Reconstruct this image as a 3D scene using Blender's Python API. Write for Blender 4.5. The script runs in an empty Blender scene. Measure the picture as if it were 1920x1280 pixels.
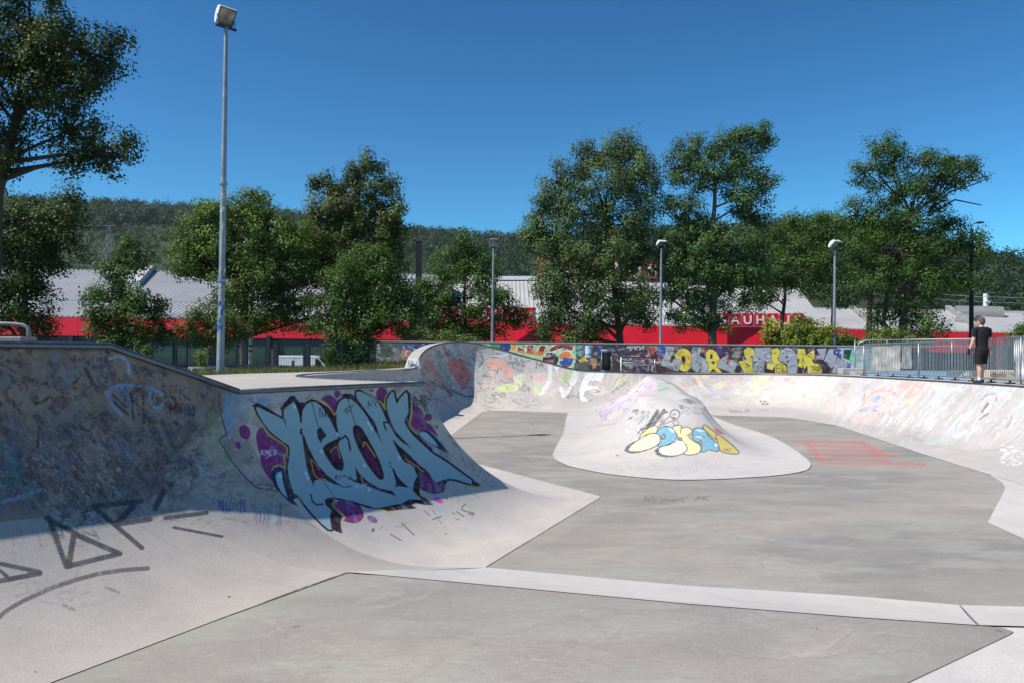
import bpy, math, random
import numpy as np
from mathutils import Vector, Matrix
random.seed(7)
RNG = np.random.default_rng(11)
PI = math.pi
scene = bpy.context.scene
COL = scene.collection

# ---------------------------------------------------------------- camera model
F = 1493.0      # focal length in photo pixels (photo is 1920 wide)
HZ = 671.0      # horizon row in the photo
EZ = 1.95       # eye height above the lower skate floor

def G(px, py, z=0.0):
    """world point at height z seen at photo pixel"""
    Y = F * (EZ - z) / (py - HZ)
    return ((px - 960.0) / F * Y, Y, z)
def D(px, py, Y):
    """world point at distance Y seen at photo pixel"""
    return ((px - 960.0) / F * Y, Y, EZ + (HZ - py) * Y / F)

# ---------------------------------------------------------------- helpers
def lin(c):
    out = []
    for v in c[:3]:
        v = v / 255.0
        out.append(v / 12.92 if v <= 0.04045 else ((v + 0.055) / 1.055) ** 2.4)
    return tuple(out)

def tag(o, label=None, cat=None, group=None, kind=None):
    if label: o['label'] = label
    if cat: o['category'] = cat
    if group: o['group'] = group
    if kind: o['kind'] = kind
    return o

def empty(name, loc=(0, 0, 0), label=None, cat=None, group=None, rz=0.0):
    o = bpy.data.objects.new(name, None)
    o.empty_display_size = 0.2
    o.location = loc
    o.rotation_euler = (0, 0, rz)
    COL.objects.link(o)
    return tag(o, label, cat, group)

def mesh_np(name, V, Fc, mat, parent=None, smooth=False, attrs=None, loc=None):
    """V (n,3); Fc list of faces or (m,k) array"""
    me = bpy.data.meshes.new(name)
    V = np.asarray(V, dtype=np.float32)
    if isinstance(Fc, np.ndarray):
        m, k = Fc.shape
        me.vertices.add(len(V)); me.vertices.foreach_set('co', V.ravel())
        me.loops.add(m * k); me.loops.foreach_set('vertex_index', Fc.astype(np.int32).ravel())
        me.polygons.add(m)
        me.polygons.foreach_set('loop_start', np.arange(0, m * k, k, dtype=np.int32))
        me.polygons.foreach_set('loop_total', np.full(m, k, dtype=np.int32))
        me.update(calc_edges=True)
    else:
        me.from_pydata([tuple(map(float, v)) for v in V], [], [list(f) for f in Fc])
        me.update()
    if smooth:
        me.polygons.foreach_set('use_smooth', np.ones(len(me.polygons), dtype=bool))
    if attrs:
        for an, arr in attrs.items():
            arr = np.asarray(arr, dtype=np.float32)
            if arr.ndim == 2:
                a = me.attributes.new(an, 'FLOAT_COLOR', 'POINT'); a.data.foreach_set('color', arr.ravel())
            else:
                a = me.attributes.new(an, 'FLOAT', 'POINT'); a.data.foreach_set('value', arr)
    me.validate()
    mats = mat if isinstance(mat, (list, tuple)) else [mat]
    for m_ in mats: me.materials.append(m_)
    o = bpy.data.objects.new(name, me)
    if loc: o.location = loc
    COL.objects.link(o)
    if parent: o.parent = parent
    return o

class MB:
    def __init__(s): s.v = []; s.f = []
    def add(s, v, f):
        n = len(s.v); s.v += [tuple(map(float, p)) for p in v]; s.f += [[i + n for i in q] for q in f]; return s
    def box(s, c, d, M=None):
        x, y, z = d[0] / 2, d[1] / 2, d[2] / 2
        v = [Vector((sx * x, sy * y, sz * z)) for sz in (-1, 1) for sy in (-1, 1) for sx in (-1, 1)]
        if M is not None: v = [M @ p for p in v]
        v = [(p[0] + c[0], p[1] + c[1], p[2] + c[2]) for p in v]
        return s.add(v, [(0, 2, 3, 1), (4, 5, 7, 6), (0, 1, 5, 4), (2, 6, 7, 3), (0, 4, 6, 2), (1, 3, 7, 5)])
    def bar(s, a, b, w, h=None):
        """box beam from a to b"""
        a = Vector(a); b = Vector(b); h = h or w
        d = (b - a); L = d.length
        if L < 1e-6: return s
        q = d.to_track_quat('Y', 'Z').to_matrix()
        return s.box((a + b) / 2, (w, L, h), q)
    def tube(s, pts, r, n=8, cap=True):
        pts = [Vector(p) for p in pts]
        rs = r if isinstance(r, (list, tuple)) else [r] * len(pts)
        base = len(s.v); prevx = None
        for i, p in enumerate(pts):
            t = (pts[min(i + 1, len(pts) - 1)] - pts[max(i - 1, 0)])
            if t.length < 1e-9: t = Vector((0, 0, 1))
            t.normalize()
            if prevx is None:
                ref = Vector((0, 0, 1)) if abs(t.z) < 0.9 else Vector((1, 0, 0))
                x = t.cross(ref).normalized()
            else:
                x = (prevx - t * prevx.dot(t))
                x = x.normalized() if x.length > 1e-6 else t.orthogonal().normalized()
            prevx = x; y = t.cross(x)
            for k in range(n):
                a = 2 * PI * k / n
                s.v.append(tuple(p + (x * math.cos(a) + y * math.sin(a)) * rs[i]))
        for i in range(len(pts) - 1):
            for k in range(n):
                k2 = (k + 1) % n
                s.f.append([base + i * n + k, base + i * n + k2, base + (i + 1) * n + k2, base + (i + 1) * n + k])
        if cap:
            s.f.append([base + k for k in range(n)][::-1])
            s.f.append([base + (len(pts) - 1) * n + k for k in range(n)])
        return s
    def ell(s, c, r, nu=12, nv=8, M=None):
        base = len(s.v)
        for j in range(nv + 1):
            th = PI * j / nv
            for i in range(nu):
                ph = 2 * PI * i / nu
                p = Vector((r[0] * math.sin(th) * math.cos(ph), r[1] * math.sin(th) * math.sin(ph), r[2] * math.cos(th)))
                if M is not None: p = M @ p
                s.v.append((p[0] + c[0], p[1] + c[1], p[2] + c[2]))
        for j in range(nv):
            for i in range(nu):
                i2 = (i + 1) % nu
                s.f.append([base + j * nu + i, base + (j + 1) * nu + i, base + (j + 1) * nu + i2, base + j * nu + i2])
        return s
    def prism(s, poly, axis_from, axis_to):
        """extrude a list of 3D points by the vector axis_to-axis_from"""
        d = Vector(axis_to) - Vector(axis_from); n = len(poly)
        v = [Vector(p) for p in poly] + [Vector(p) + d for p in poly]
        f = [list(range(n))[::-1], list(range(n, 2 * n))] + [[i, (i + 1) % n, n + (i + 1) % n, n + i] for i in range(n)]
        return s.add(v, f)
    def build(s, name, mat, parent=None, smooth=False, loc=None):
        o = mesh_np(name, s.v, s.f, mat, parent, smooth, loc=loc)
        return o

def autosmooth(o, ang=40):
    me = o.data
    me.polygons.foreach_set('use_smooth', np.ones(len(me.polygons), dtype=bool))
    try: me.set_sharp_from_angle(angle=math.radians(ang))
    except Exception: pass
    return o

# ---------------------------------------------------------------- materials
def newmat(name):
    m = bpy.data.materials.new(name); m.use_nodes = True
    nt = m.node_tree
    b = nt.nodes['Principled BSDF']
    return m, nt, b
def nd(nt, typ, **kw):
    n = nt.nodes.new(typ)
    for k, v in kw.items():
        if k.startswith('i_'):
            key = k[2:]
            n.inputs[int(key) if key.isdigit() else key].default_value = v
        else: setattr(n, k, v)
    return n
def mixc(nt, a, b, fac, blend='MIX'):
    n = nt.nodes.new('ShaderNodeMix'); n.data_type = 'RGBA'; n.blend_type = blend
    for sock, val in ((6, a), (7, b), (0, fac)):
        if hasattr(val, 'is_linked') or hasattr(val, 'links'): nt.links.new(val, n.inputs[sock])
        else: n.inputs[sock].default_value = val if sock == 0 else (*val[:3], 1)
    return n.outputs[2]
def noise(nt, scale, detail=4, rough=0.6, vec=None, dist=0.0):
    n = nd(nt, 'ShaderNodeTexNoise'); n.inputs['Scale'].default_value = scale
    n.inputs['Detail'].default_value = detail; n.inputs['Roughness'].default_value = rough
    n.inputs['Distortion'].default_value = dist
    if vec is not None: nt.links.new(vec, n.inputs['Vector'])
    return n.outputs['Fac']
def ramp(nt, src, p0, p1, v0=0.0, v1=1.0):
    n = nd(nt, 'ShaderNodeMapRange'); n.inputs[1].default_value = p0; n.inputs[2].default_value = p1
    n.inputs[3].default_value = v0; n.inputs[4].default_value = v1; n.clamp = True
    nt.links.new(src, n.inputs[0]); return n.outputs[0]
def math_(nt, op, a, b=0.5):
    n = nd(nt, 'ShaderNodeMath', operation=op)
    for i, v in enumerate((a, b)):
        if hasattr(v, 'links'): nt.links.new(v, n.inputs[i])
        else: n.inputs[i].default_value = v
    return n.outputs[0]
def worldpos(nt, scale=(1, 1, 1), rot=(0, 0, 0)):
    g = nd(nt, 'ShaderNodeNewGeometry')
    m = nd(nt, 'ShaderNodeMapping'); m.inputs['Scale'].default_value = scale; m.inputs['Rotation'].default_value = rot
    nt.links.new(g.outputs['Position'], m.inputs['Vector']); return m.outputs[0]
def bump(nt, b, h, strength=0.2, dist=0.01):
    n = nd(nt, 'ShaderNodeBump'); n.inputs['Strength'].default_value = strength; n.inputs['Distance'].default_value = dist
    nt.links.new(h, n.inputs['Height']); nt.links.new(n.outputs[0], b.inputs['Normal'])

def concrete(name, base, var=0.18, paint=False, streak=(1, 1, 1), streak_rot=0.0, warm=(1.05, 1.0, 0.95), rough=0.85, spots=0.0, wear=0.5, streak_amt=0.25, broad=0.0):
    m, nt, b = newmat(name)
    p = worldpos(nt); ps = worldpos(nt, streak, (0, 0, streak_rot))
    n1 = noise(nt, 0.45, 5, 0.62, p, 0.4); n2 = noise(nt, 2.6, 5, 0.65, p); n3 = noise(nt, 70, 3, 0.7, p)
    ns = noise(nt, 1.6, 6, 0.68, ps, 0.3)
    c0 = tuple(v * (1 - var) for v in base); c1 = tuple(min(1, v * (1 + var) * w) for v, w in zip(base, warm))
    c = mixc(nt, c0, c1, ramp(nt, n1, 0.3, 0.72))
    if broad:
        nb_ = noise(nt, 0.16, 3, 0.55, worldpos(nt, (1, 1.5, 1), (0, 0, 0.5)), 0.6)
        c = mixc(nt, c, tuple(v * q for v, q in zip(base, (0.62, 0.66, 0.69))), ramp(nt, nb_, 0.42, 0.60, 0, broad))
    c = mixc(nt, c, tuple(v * 0.78 for v in base), ramp(nt, n2, 0.45, 0.8, 0, 0.6))
    c = mixc(nt, c, tuple(v * 0.62 for v in base), ramp(nt, ns, 0.5, 0.8, 0, streak_amt * 2))
    c = mixc(nt, c, tuple(min(1, v * 1.22) for v in base), ramp(nt, ns, 0.42, 0.15, 0, streak_amt))
    g = ramp(nt, n3, 0.3, 0.75, 0.84, 1.14)
    mg = nd(nt, 'ShaderNodeVectorMath', operation='SCALE'); nt.links.new(c, mg.inputs[0]); nt.links.new(g, mg.inputs['Scale'])
    c = mg.outputs[0]
    if broad:
        nc = noise(nt, 1.3, 4, 0.6, worldpos(nt, (0.8, 1.6, 1), (0, 0, -0.3)))
        c = mixc(nt, c, tuple(v * q for v, q in zip(base, (0.90, 0.97, 0.95))), ramp(nt, nc, 0.45, 0.6, 0, 0.8))
        ng_ = noise(nt, 0.75, 6, 0.7, worldpos(nt, (0.7, 1.5, 1), (0, 0, 0.2)), 0.5)
        c = mixc(nt, c, tuple(v * 0.66 for v in base), ramp(nt, ng_, 0.50, 0.70, 0, 0.65))
        c = mixc(nt, c, tuple(min(1, v * 1.2) for v in base), ramp(nt, ng_, 0.44, 0.28, 0, 0.5))
        nf = noise(nt, 11, 4, 0.7, worldpos(nt, (0.5, 1.4, 1)))
        c = mixc(nt, c, tuple(v * 0.76 for v in base), ramp(nt, nf, 0.48, 0.72, 0, 0.75))
        nf2 = noise(nt, 26, 3, 0.7, p)
        c = mixc(nt, c, tuple(min(1, v * 1.32) for v in base), ramp(nt, nf2, 0.56, 0.78, 0, 0.4))
    if spots:
        n4 = noise(nt, 9, 2, 0.5, p)
        c = mixc(nt, c, (0.05, 0.048, 0.045), ramp(nt, n4, 0.76, 0.8, 0, spots))
        n5 = noise(nt, 14, 2, 0.5, worldpos(nt, (1, 1, 1), (0, 0, 1.0)))
        c = mixc(nt, c, (0.55, 0.53, 0.5), ramp(nt, n5, 0.765, 0.8, 0, spots))
    if paint:
        a = nd(nt, 'ShaderNodeAttribute'); a.attribute_name = 'paint'
        nw = noise(nt, 14, 6, 0.72, ps)
        w = ramp(nt, nw, 0.36, 0.56, 1.0 - wear, 1.0)
        al = math_(nt, 'MULTIPLY', a.outputs['Alpha'], w)
        c = mixc(nt, c, a.outputs['Color'], al)
    nt.links.new(c, b.inputs['Base Color'])
    b.inputs['Roughness'].default_value = rough
    b.inputs['Specular IOR Level'].default_value = 0.3
    nb = math_(nt, 'ADD', math_(nt, 'MULTIPLY', n3, 0.5), n2)
    bump(nt, b, nb, 0.25, 0.012)
    return m

def plain(name, base, rough=0.5, metal=0.0, var=0.12, scale=6.0, bmp=0.0, spec=0.4):
    m, nt, b = newmat(name)
    p = worldpos(nt)
    n1 = noise(nt, scale, 5, 0.65, p); n2 = noise(nt, scale * 9, 3, 0.6, p)
    c = mixc(nt, tuple(v * (1 - var) for v in base), tuple(min(1, v * (1 + var)) for v in base), ramp(nt, n1, 0.3, 0.7))
    c = mixc(nt, c, tuple(v * (1 - 1.6 * var) for v in base), ramp(nt, n2, 0.5, 0.75, 0, 0.6))
    nt.links.new(c, b.inputs['Base Color'])
    r = ramp(nt, n1, 0.3, 0.7, max(0, rough - 0.08), min(1, rough + 0.1)); nt.links.new(r, b.inputs['Roughness'])
    b.inputs['Metallic'].default_value = metal; b.inputs['Specular IOR Level'].default_value = spec
    if bmp: bump(nt, b, n2, bmp, 0.01)
    return m

def painted(name, rough=0.6, wear=0.15):
    """albedo from the mesh's own 'paint' attribute (spray paint on a wall)"""
    m, nt, b = newmat(name)
    a = nd(nt, 'ShaderNodeAttribute'); a.attribute_name = 'paint'
    p = worldpos(nt); n1 = noise(nt, 7, 5, 0.7, p); n2 = noise(nt, 40, 3, 0.6, p)
    c = mixc(nt, a.outputs['Color'], (0.25, 0.24, 0.23), ramp(nt, n1, 0.56, 0.75, 0, wear * 2))
    c = mixc(nt, c, (0.02, 0.02, 0.025), ramp(nt, n2, 0.6, 0.8, 0, wear))
    nt.links.new(c, b.inputs['Base Color']); b.inputs['Roughness'].default_value = rough
    bump(nt, b, n2, 0.15, 0.01)
    return m

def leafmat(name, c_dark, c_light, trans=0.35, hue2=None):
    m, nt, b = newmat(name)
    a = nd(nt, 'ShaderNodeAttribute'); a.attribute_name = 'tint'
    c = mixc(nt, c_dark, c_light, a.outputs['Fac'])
    if hue2:
        n1 = noise(nt, 0.35, 3, 0.6, worldpos(nt))
        c = mixc(nt, c, hue2, ramp(nt, n1, 0.52, 0.7, 0, 0.7))
    nt.links.new(c, b.inputs['Base Color'])
    b.inputs['Roughness'].default_value = 0.55; b.inputs['Specular IOR Level'].default_value = 0.25
    t = nd(nt, 'ShaderNodeBsdfTranslucent')
    t2 = mixc(nt, c, (0.25, 0.35, 0.03), 0.35); nt.links.new(t2, t.inputs['Color'])
    mx = nd(nt, 'ShaderNodeMixShader'); mx.inputs[0].default_value = trans
    nt.links.new(b.outputs[0], mx.inputs[1]); nt.links.new(t.outputs[0], mx.inputs[2])
    nt.links.new(mx.outputs[0], nt.nodes['Material Output'].inputs['Surface'])
    return m

M = {}
M['light'] = concrete('light_concrete', (0.55, 0.53, 0.515), 0.10, paint=True, streak=(1, 1, 1), spots=0.0, streak_amt=0.10, wear=0.45)
M['bowl'] = concrete('bowl_concrete', (0.50, 0.475, 0.46), 0.09, paint=True, streak=(0.9, 0.9, 0.35), streak_amt=0.10, wear=0.4)
M['hip'] = concrete('hip_concrete', (0.49, 0.465, 0.445), 0.10, paint=True, streak=(1, 1, 1), streak_amt=0.08, wear=0.12)
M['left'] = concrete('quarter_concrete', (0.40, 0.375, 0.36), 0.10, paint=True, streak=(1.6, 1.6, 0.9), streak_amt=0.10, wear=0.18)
M['dark'] = concrete('dark_floor_concrete', (0.360, 0.332, 0.304), 0.15, paint=True, streak=(0.25, 1.3, 1), streak_rot=0.12, spots=0.5, streak_amt=0.26, wear=0.5, broad=0.95)
M['deck'] = concrete('deck_concrete', (0.43, 0.41, 0.375), 0.10, streak=(1, 1, 1), spots=0.2, streak_amt=0.1)
M['steel'] = plain('coping_steel', (0.16, 0.17, 0.19), 0.42, 0.85, 0.25, 9)
M['galv'] = plain('galvanised_steel', (0.33, 0.345, 0.36), 0.42, 0.75, 0.2, 12)
M['polegalv'] = plain('pole_galvanised', (0.30, 0.31, 0.33), 0.5, 0.55, 0.25, 5)
M['white'] = plain('white_paint', (0.72, 0.72, 0.72), 0.5, 0, 0.08, 4)
M['black'] = plain('black_metal', (0.018, 0.018, 0.02), 0.55, 0.1, 0.3, 6)
M['darksteel'] = plain('dark_steel', (0.03, 0.04, 0.055), 0.5, 0.3, 0.3, 8)
M['teal'] = plain('teal_fence_paint', (0.014, 0.030, 0.040), 0.5, 0.1, 0.25, 5)
M['red'] = plain('red_cladding', (0.72, 0.010, 0.028), 0.45, 0, 0.07, 1.5)
M['signred'] = plain('sign_red', (0.70, 0.01, 0.025), 0.4, 0, 0.05, 2)
M['signwhite'] = plain('sign_white', (0.80, 0.80, 0.80), 0.45, 0, 0.04, 2)
M['greywall'] = plain('grey_wall_panel', (0.085, 0.08, 0.078), 0.7, 0, 0.15, 1.0)
M['darkwall'] = plain('dark_wall', (0.045, 0.045, 0.05), 0.6, 0, 0.2, 1.0)
M['glass'] = plain('window_glass', (0.02, 0.03, 0.035), 0.08, 0, 0.2, 2, spec=0.6)
M['bark'] = plain('bark', (0.075, 0.058, 0.045), 0.9, 0, 0.35, 5, 0.6)
M['barklight'] = plain('bark_light', (0.13, 0.10, 0.075), 0.9, 0, 0.35, 5, 0.6)
M['skin'] = plain('skin', (0.60, 0.36, 0.26), 0.55, 0, 0.08, 20)
M['cloth'] = plain('black_cotton', (0.012, 0.012, 0.015), 0.9, 0, 0.25, 30)
M['shorts'] = plain('black_shorts_cloth', (0.008, 0.008, 0.010), 0.8, 0, 0.25, 30)
M['hair'] = plain('brown_hair', (0.10, 0.065, 0.038), 0.6, 0, 0.35, 60)
M['sock'] = plain('white_sock', (0.75, 0.75, 0.76), 0.9, 0, 0.08, 30)
M['shoe'] = plain('dark_shoe', (0.03, 0.032, 0.04), 0.7, 0, 0.2, 20)
M['glove'] = plain('black_glove', (0.01, 0.01, 0.01), 0.7, 0, 0.2, 20)
M['tyre'] = plain('tyre_rubber', (0.015, 0.015, 0.015), 0.9, 0, 0.2, 20)
M['carwhite'] = plain('van_white_paint', (0.75, 0.76, 0.78), 0.25, 0, 0.03, 1)
M['carsilver'] = plain('car_silver_paint', (0.35, 0.37, 0.40), 0.25, 0.4, 0.05, 1)
M['cardark'] = plain('car_dark_paint', (0.02, 0.022, 0.028), 0.25, 0.2, 0.05, 1)
M['banner'] = plain('banner_cloth', (0.58, 0.56, 0.52), 0.8, 0, 0.06, 3)
M['stone'] = plain('concrete_block', (0.42, 0.40, 0.37), 0.85, 0, 0.15, 5, 0.3)
SUN_E = 51.0; SUN_P = 5.0; SKY_S = 0.08; AIR = 1.0; DUST = 0.3; OZ = 3.0; EXPO = 0.22; HAZE = 0.00008
# ---------------------------------------------------------------- paint on surfaces
def catmull(pts, n=6, closed=True):
    P = np.asarray(pts, float); out = []
    N = len(P)
    rng = range(N) if closed else range(N - 1)
    for i in rng:
        p0 = P[(i - 1) % N] if closed else P[max(i - 1, 0)]
        p1 = P[i]; p2 = P[(i + 1) % N]
        p3 = P[(i + 2) % N] if closed else P[min(i + 2, N - 1)]
        for t in np.linspace(0, 1, n, endpoint=False):
            out.append(0.5 * ((2 * p1) + (-p0 + p2) * t + (2 * p0 - 5 * p1 + 4 * p2 - p3) * t ** 2 + (-p0 + 3 * p1 - 3 * p2 + p3) * t ** 3))
    if not closed: out.append(P[-1])
    return np.array(out)

def vnoise(x, y, seed=0):
    """smooth value noise, numpy"""
    xi = np.floor(x).astype(np.int64); yi = np.floor(y).astype(np.int64)
    xf = x - xi; yf = y - yi
    def h(a, b):
        n = (a * 374761393 + b * 668265263 + seed * 974711) & 0x7fffffff
        n = ((n ^ (n >> 13)) * 1274126177) & 0x7fffffff
        return ((n ^ (n >> 16)) & 0xffff) / 65535.0
    u = xf * xf * (3 - 2 * xf); v = yf * yf * (3 - 2 * yf)
    return (h(xi, yi) * (1 - u) + h(xi + 1, yi) * u) * (1 - v) + (h(xi, yi + 1) * (1 - u) + h(xi + 1, yi + 1) * u) * v
def fbm(x, y, seed=0, o=4):
    s = 0; a = 0.5; t = 0
    for k in range(o):
        s = s + a * vnoise(x * 2 ** k, y * 2 ** k, seed + k); t += a; a *= 0.55
    return s / t

class Paint:
    """paint layers evaluated at surface points; (x,y) are 2-D design coordinates of each surface point"""
    def __init__(s, x, y, rag=None):
        s.x = np.asarray(x, float); s.y = np.asarray(y, float)
        s.c = np.zeros((len(s.x), 4)); s.c[:, :3] = 0.4
        s.rag = rag
    def _blend(s, idx, col, al):
        col = np.asarray(col); a = al if np.ndim(al) else np.full(len(idx), al)
        ab = s.c[idx, 3]; ao = a + ab * (1 - a)
        safe = np.where(ao > 1e-6, ao, 1)
        s.c[idx, :3] = (col * a[:, None] + s.c[idx, :3] * (ab * (1 - a))[:, None]) / safe[:, None]
        s.c[idx, 3] = ao
    def _box(s, P, pad=0):
        lo = P.min(0) - pad; hi = P.max(0) + pad
        return np.nonzero((s.x >= lo[0]) & (s.x <= hi[0]) & (s.y >= lo[1]) & (s.y <= hi[1]))[0]
    def poly(s, pts, col, al=1.0, smooth=0, rag=0.0):
        P = catmull(pts, smooth) if smooth else np.asarray(pts, float)
        idx = s._box(P)
        if not len(idx): return s
        X = s.x[idx]; Y = s.y[idx]; ins = np.zeros(len(idx), bool)
        Q = np.roll(P, -1, 0)
        for (x0, y0), (x1, y1) in zip(P, Q):
            if y0 == y1: continue
            c = ((y0 > Y) != (y1 > Y)) & (X < (x1 - x0) * (Y - y0) / (y1 - y0) + x0)
            ins ^= c
        idx = idx[ins]
        if not len(idx): return s
        a = np.full(len(idx), al)
        if rag and s.rag is not None: a = a * np.clip((s.rag[idx] - rag + 0.12) / 0.24, 0, 1)
        s._blend(idx, lin(col), a); return s
    def line(s, pts, w, col, al=1.0, smooth=0, closed=False, rag=0.0, soft=0.8):
        P = np.asarray(pts, float)
        if smooth: P = catmull(P, smooth, closed)
        if closed: P = np.vstack([P, P[:1]])
        idx = s._box(P, w / 2 + soft)
        if not len(idx): return s
        X = s.x[idx]; Y = s.y[idx]; d = np.full(len(idx), 1e9)
        for (x0, y0), (x1, y1) in zip(P[:-1], P[1:]):
            dx, dy = x1 - x0, y1 - y0; L = dx * dx + dy * dy
            t = np.clip(((X - x0) * dx + (Y - y0) * dy) / (L + 1e-9), 0, 1)
            d = np.minimum(d, np.hypot(X - x0 - t * dx, Y - y0 - t * dy))
        a = np.clip((w / 2 + soft / 2 - d) / soft, 0, 1) * al
        if rag and s.rag is not None: a = a * np.clip((s.rag[idx] - rag + 0.12) / 0.24, 0, 1)
        k = a > 0.003
        s._blend(idx[k], lin(col), a[k]); return s
    def ell(s, cx, cy, rx, ry, rot, col, al=1.0, soft=0.0, rag=0.0):
        r = max(rx, ry) * (1 + soft) + 1
        idx = s._box(np.array([[cx - r, cy - r], [cx + r, cy + r]]))
        if not len(idx): return s
        c, q = math.cos(rot), math.sin(rot)
        X = s.x[idx] - cx; Y = s.y[idx] - cy
        d = np.hypot((X * c + Y * q) / rx, (-X * q + Y * c) / ry)
        a = np.where(d < 1, 1.0, 0.0) if not soft else np.clip((1 + soft - d) / (2 * soft), 0, 1)
        a = a * al
        if rag and s.rag is not None: a = a * np.clip((s.rag[idx] - rag + 0.12) / 0.24, 0, 1)
        k = a > 0.003
        s._blend(idx[k], lin(col), a[k]); return s
    def strokes(s, n, box, ang, da, length, width, pal, al=(0.3, 0.7), seed=1, rag=0.0, bend=0.25, region=None):
        R = random.Random(seed)
        for i in range(n):
            x = R.uniform(box[0], box[2]); y = R.uniform(box[1], box[3])
            if region is not None and not region(x, y): continue
            a = ang + R.gauss(0, da); L = R.uniform(*length); w = R.uniform(*width)
            b = R.gauss(0, bend)
            p = [(x, y)]; 
            for k in range(3):
                x += math.cos(a) * L / 3; y += math.sin(a) * L / 3; a += b; p.append((x, y))
            s.line(p, w, R.choice(pal), R.uniform(*al), rag=rag, soft=max(0.8, w * 0.4))
        return s
    def worn(s, layers, mask=None):
        """old paint that has been skated and scratched off: ragged multi-octave patches"""
        for col, sx, sy, rot, thr, soft, al, seed in layers:
            c, q = math.cos(rot), math.sin(rot)
            u = (s.x * c + s.y * q) / sx; v = (-s.x * q + s.y * c) / sy
            n = fbm(u + 1000 + seed * 7, v + 1000, seed, 6)
            f = fbm(u * 5.3 + 900, v * 2.1 + 900, seed + 31, 3)
            a = np.clip((n - thr) / soft, 0, 1) * np.clip((f - 0.34) / 0.22, 0.15, 1) * al
            if mask is not None: a = a * mask
            k = np.nonzero(a > 0.01)[0]
            s._blend(k, lin(col), a[k])
        return s
    def scrib(s, box, n, col, w=1.0, al=0.8, seed=3):
        """handwritten tag: n connected little letters filling a box (x0,y0,x1,y1)"""
        R = random.Random(seed); x0, y0, x1, y1 = box; dx = (x1 - x0) / n
        for i in range(n):
            xa = x0 + i * dx; p = []
            for k in range(R.choice((4, 5, 6))):
                p.append((xa + R.uniform(0, 0.85) * dx, y0 + R.uniform(0, 1) * (y1 - y0)))
            s.line(catmull(p, 4, False), w, col, al)
        return s
    def text(s, txt, x, y, h, col, w=1.0, al=0.9, slant=0.0, gap=0.25, dirx=(1, 0), diry=(0, -1)):
        """stroke lettering; x,y is the lower-left corner"""
        for ch in txt:
            for st in FONT.get(ch, []):
                p = [(x + (a * 0.6 * dirx[0] + (b + 0) * diry[0]) * h + slant * b * h, y + (a * 0.6 * dirx[1] + b * diry[1]) * h) for a, b in st]
                s.line(p, w, col, al)
            adv = (0.3 if ch in '.I ' else 0.6) + gap
            x += adv * h * dirx[0]; y += adv * h * dirx[1]
        return s

FONT = {
 'A': [[(0, 0), (.5, 1), (1, 0)], [(.2, .4), (.8, .4)]], 'B': [[(0, 0), (0, 1), (.7, .9), (.7, .6), (0, .5), (.9, .4), (.9, .1), (0, 0)]],
 'D': [[(0, 0), (0, 1), (.7, .9), (1, .5), (.7, .1), (0, 0)]], 'E': [[(1, 1), (0, 1), (0, 0), (1, 0)], [(0, .5), (.7, .5)]],
 'F': [[(1, 1), (0, 1), (0, 0)], [(0, .5), (.7, .5)]], 'H': [[(0, 0), (0, 1)], [(1, 0), (1, 1)], [(0, .5), (1, .5)]],
 'I': [[(.2, 0), (.2, 1)]], 'J': [[(.2, 1), (.9, 1), (.7, .1), (.2, 0), (0, .3)]], 'K': [[(0, 0), (0, 1)], [(1, 1), (0, .5), (1, 0)]],
 'M': [[(0, 0), (.1, 1), (.5, .4), (.9, 1), (1, 0)]], 'N': [[(0, 0), (0, 1), (1, 0), (1, 1)]], 'O': [[(.5, 1), (0, .5), (.5, 0), (1, .5), (.5, 1)]],
 'P': [[(0, 0), (0, 1), (.9, .9), (.9, .6), (0, .5)]], 'R': [[(0, 0), (0, 1), (.9, .9), (.9, .6), (0, .5), (1, 0)]],
 'S': [[(1, .9), (.4, 1), (.1, .7), (.8, .4), (.8, .1), (0, 0)]], 'T': [[(0, 1), (1, 1)], [(.5, 1), (.5, 0)]], 'Y': [[(0, 1), (.5, .5), (1, 1)], [(.5, .5), (.5, 0)]],
 'X': [[(0, 0), (1, 1)], [(0, 1), (1, 0)]], '.': [[(.1, 0), (.2, .08)]], 'V': [[(0, 1), (.5, 0), (1, 1)]], 'L': [[(0, 1), (0, 0), (.9, 0)]],
 'U': [[(0, 1), (.1, .1), (.8, .1), (1, 1)]], 'G': [[(1, .8), (.5, 1), (0, .5), (.5, 0), (1, .3), (.6, .4)]],
}
def crop(ox, oy, k):
    return lambda *pts: [(ox + p[0] / k, oy + p[1] / k) for p in pts]

def proj(V):
    V = np.asarray(V, float); Y = np.maximum(V[:, 1], 0.4)
    return 960 + F * V[:, 0] / Y, HZ - F * (V[:, 2] - EZ) / Y

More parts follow.
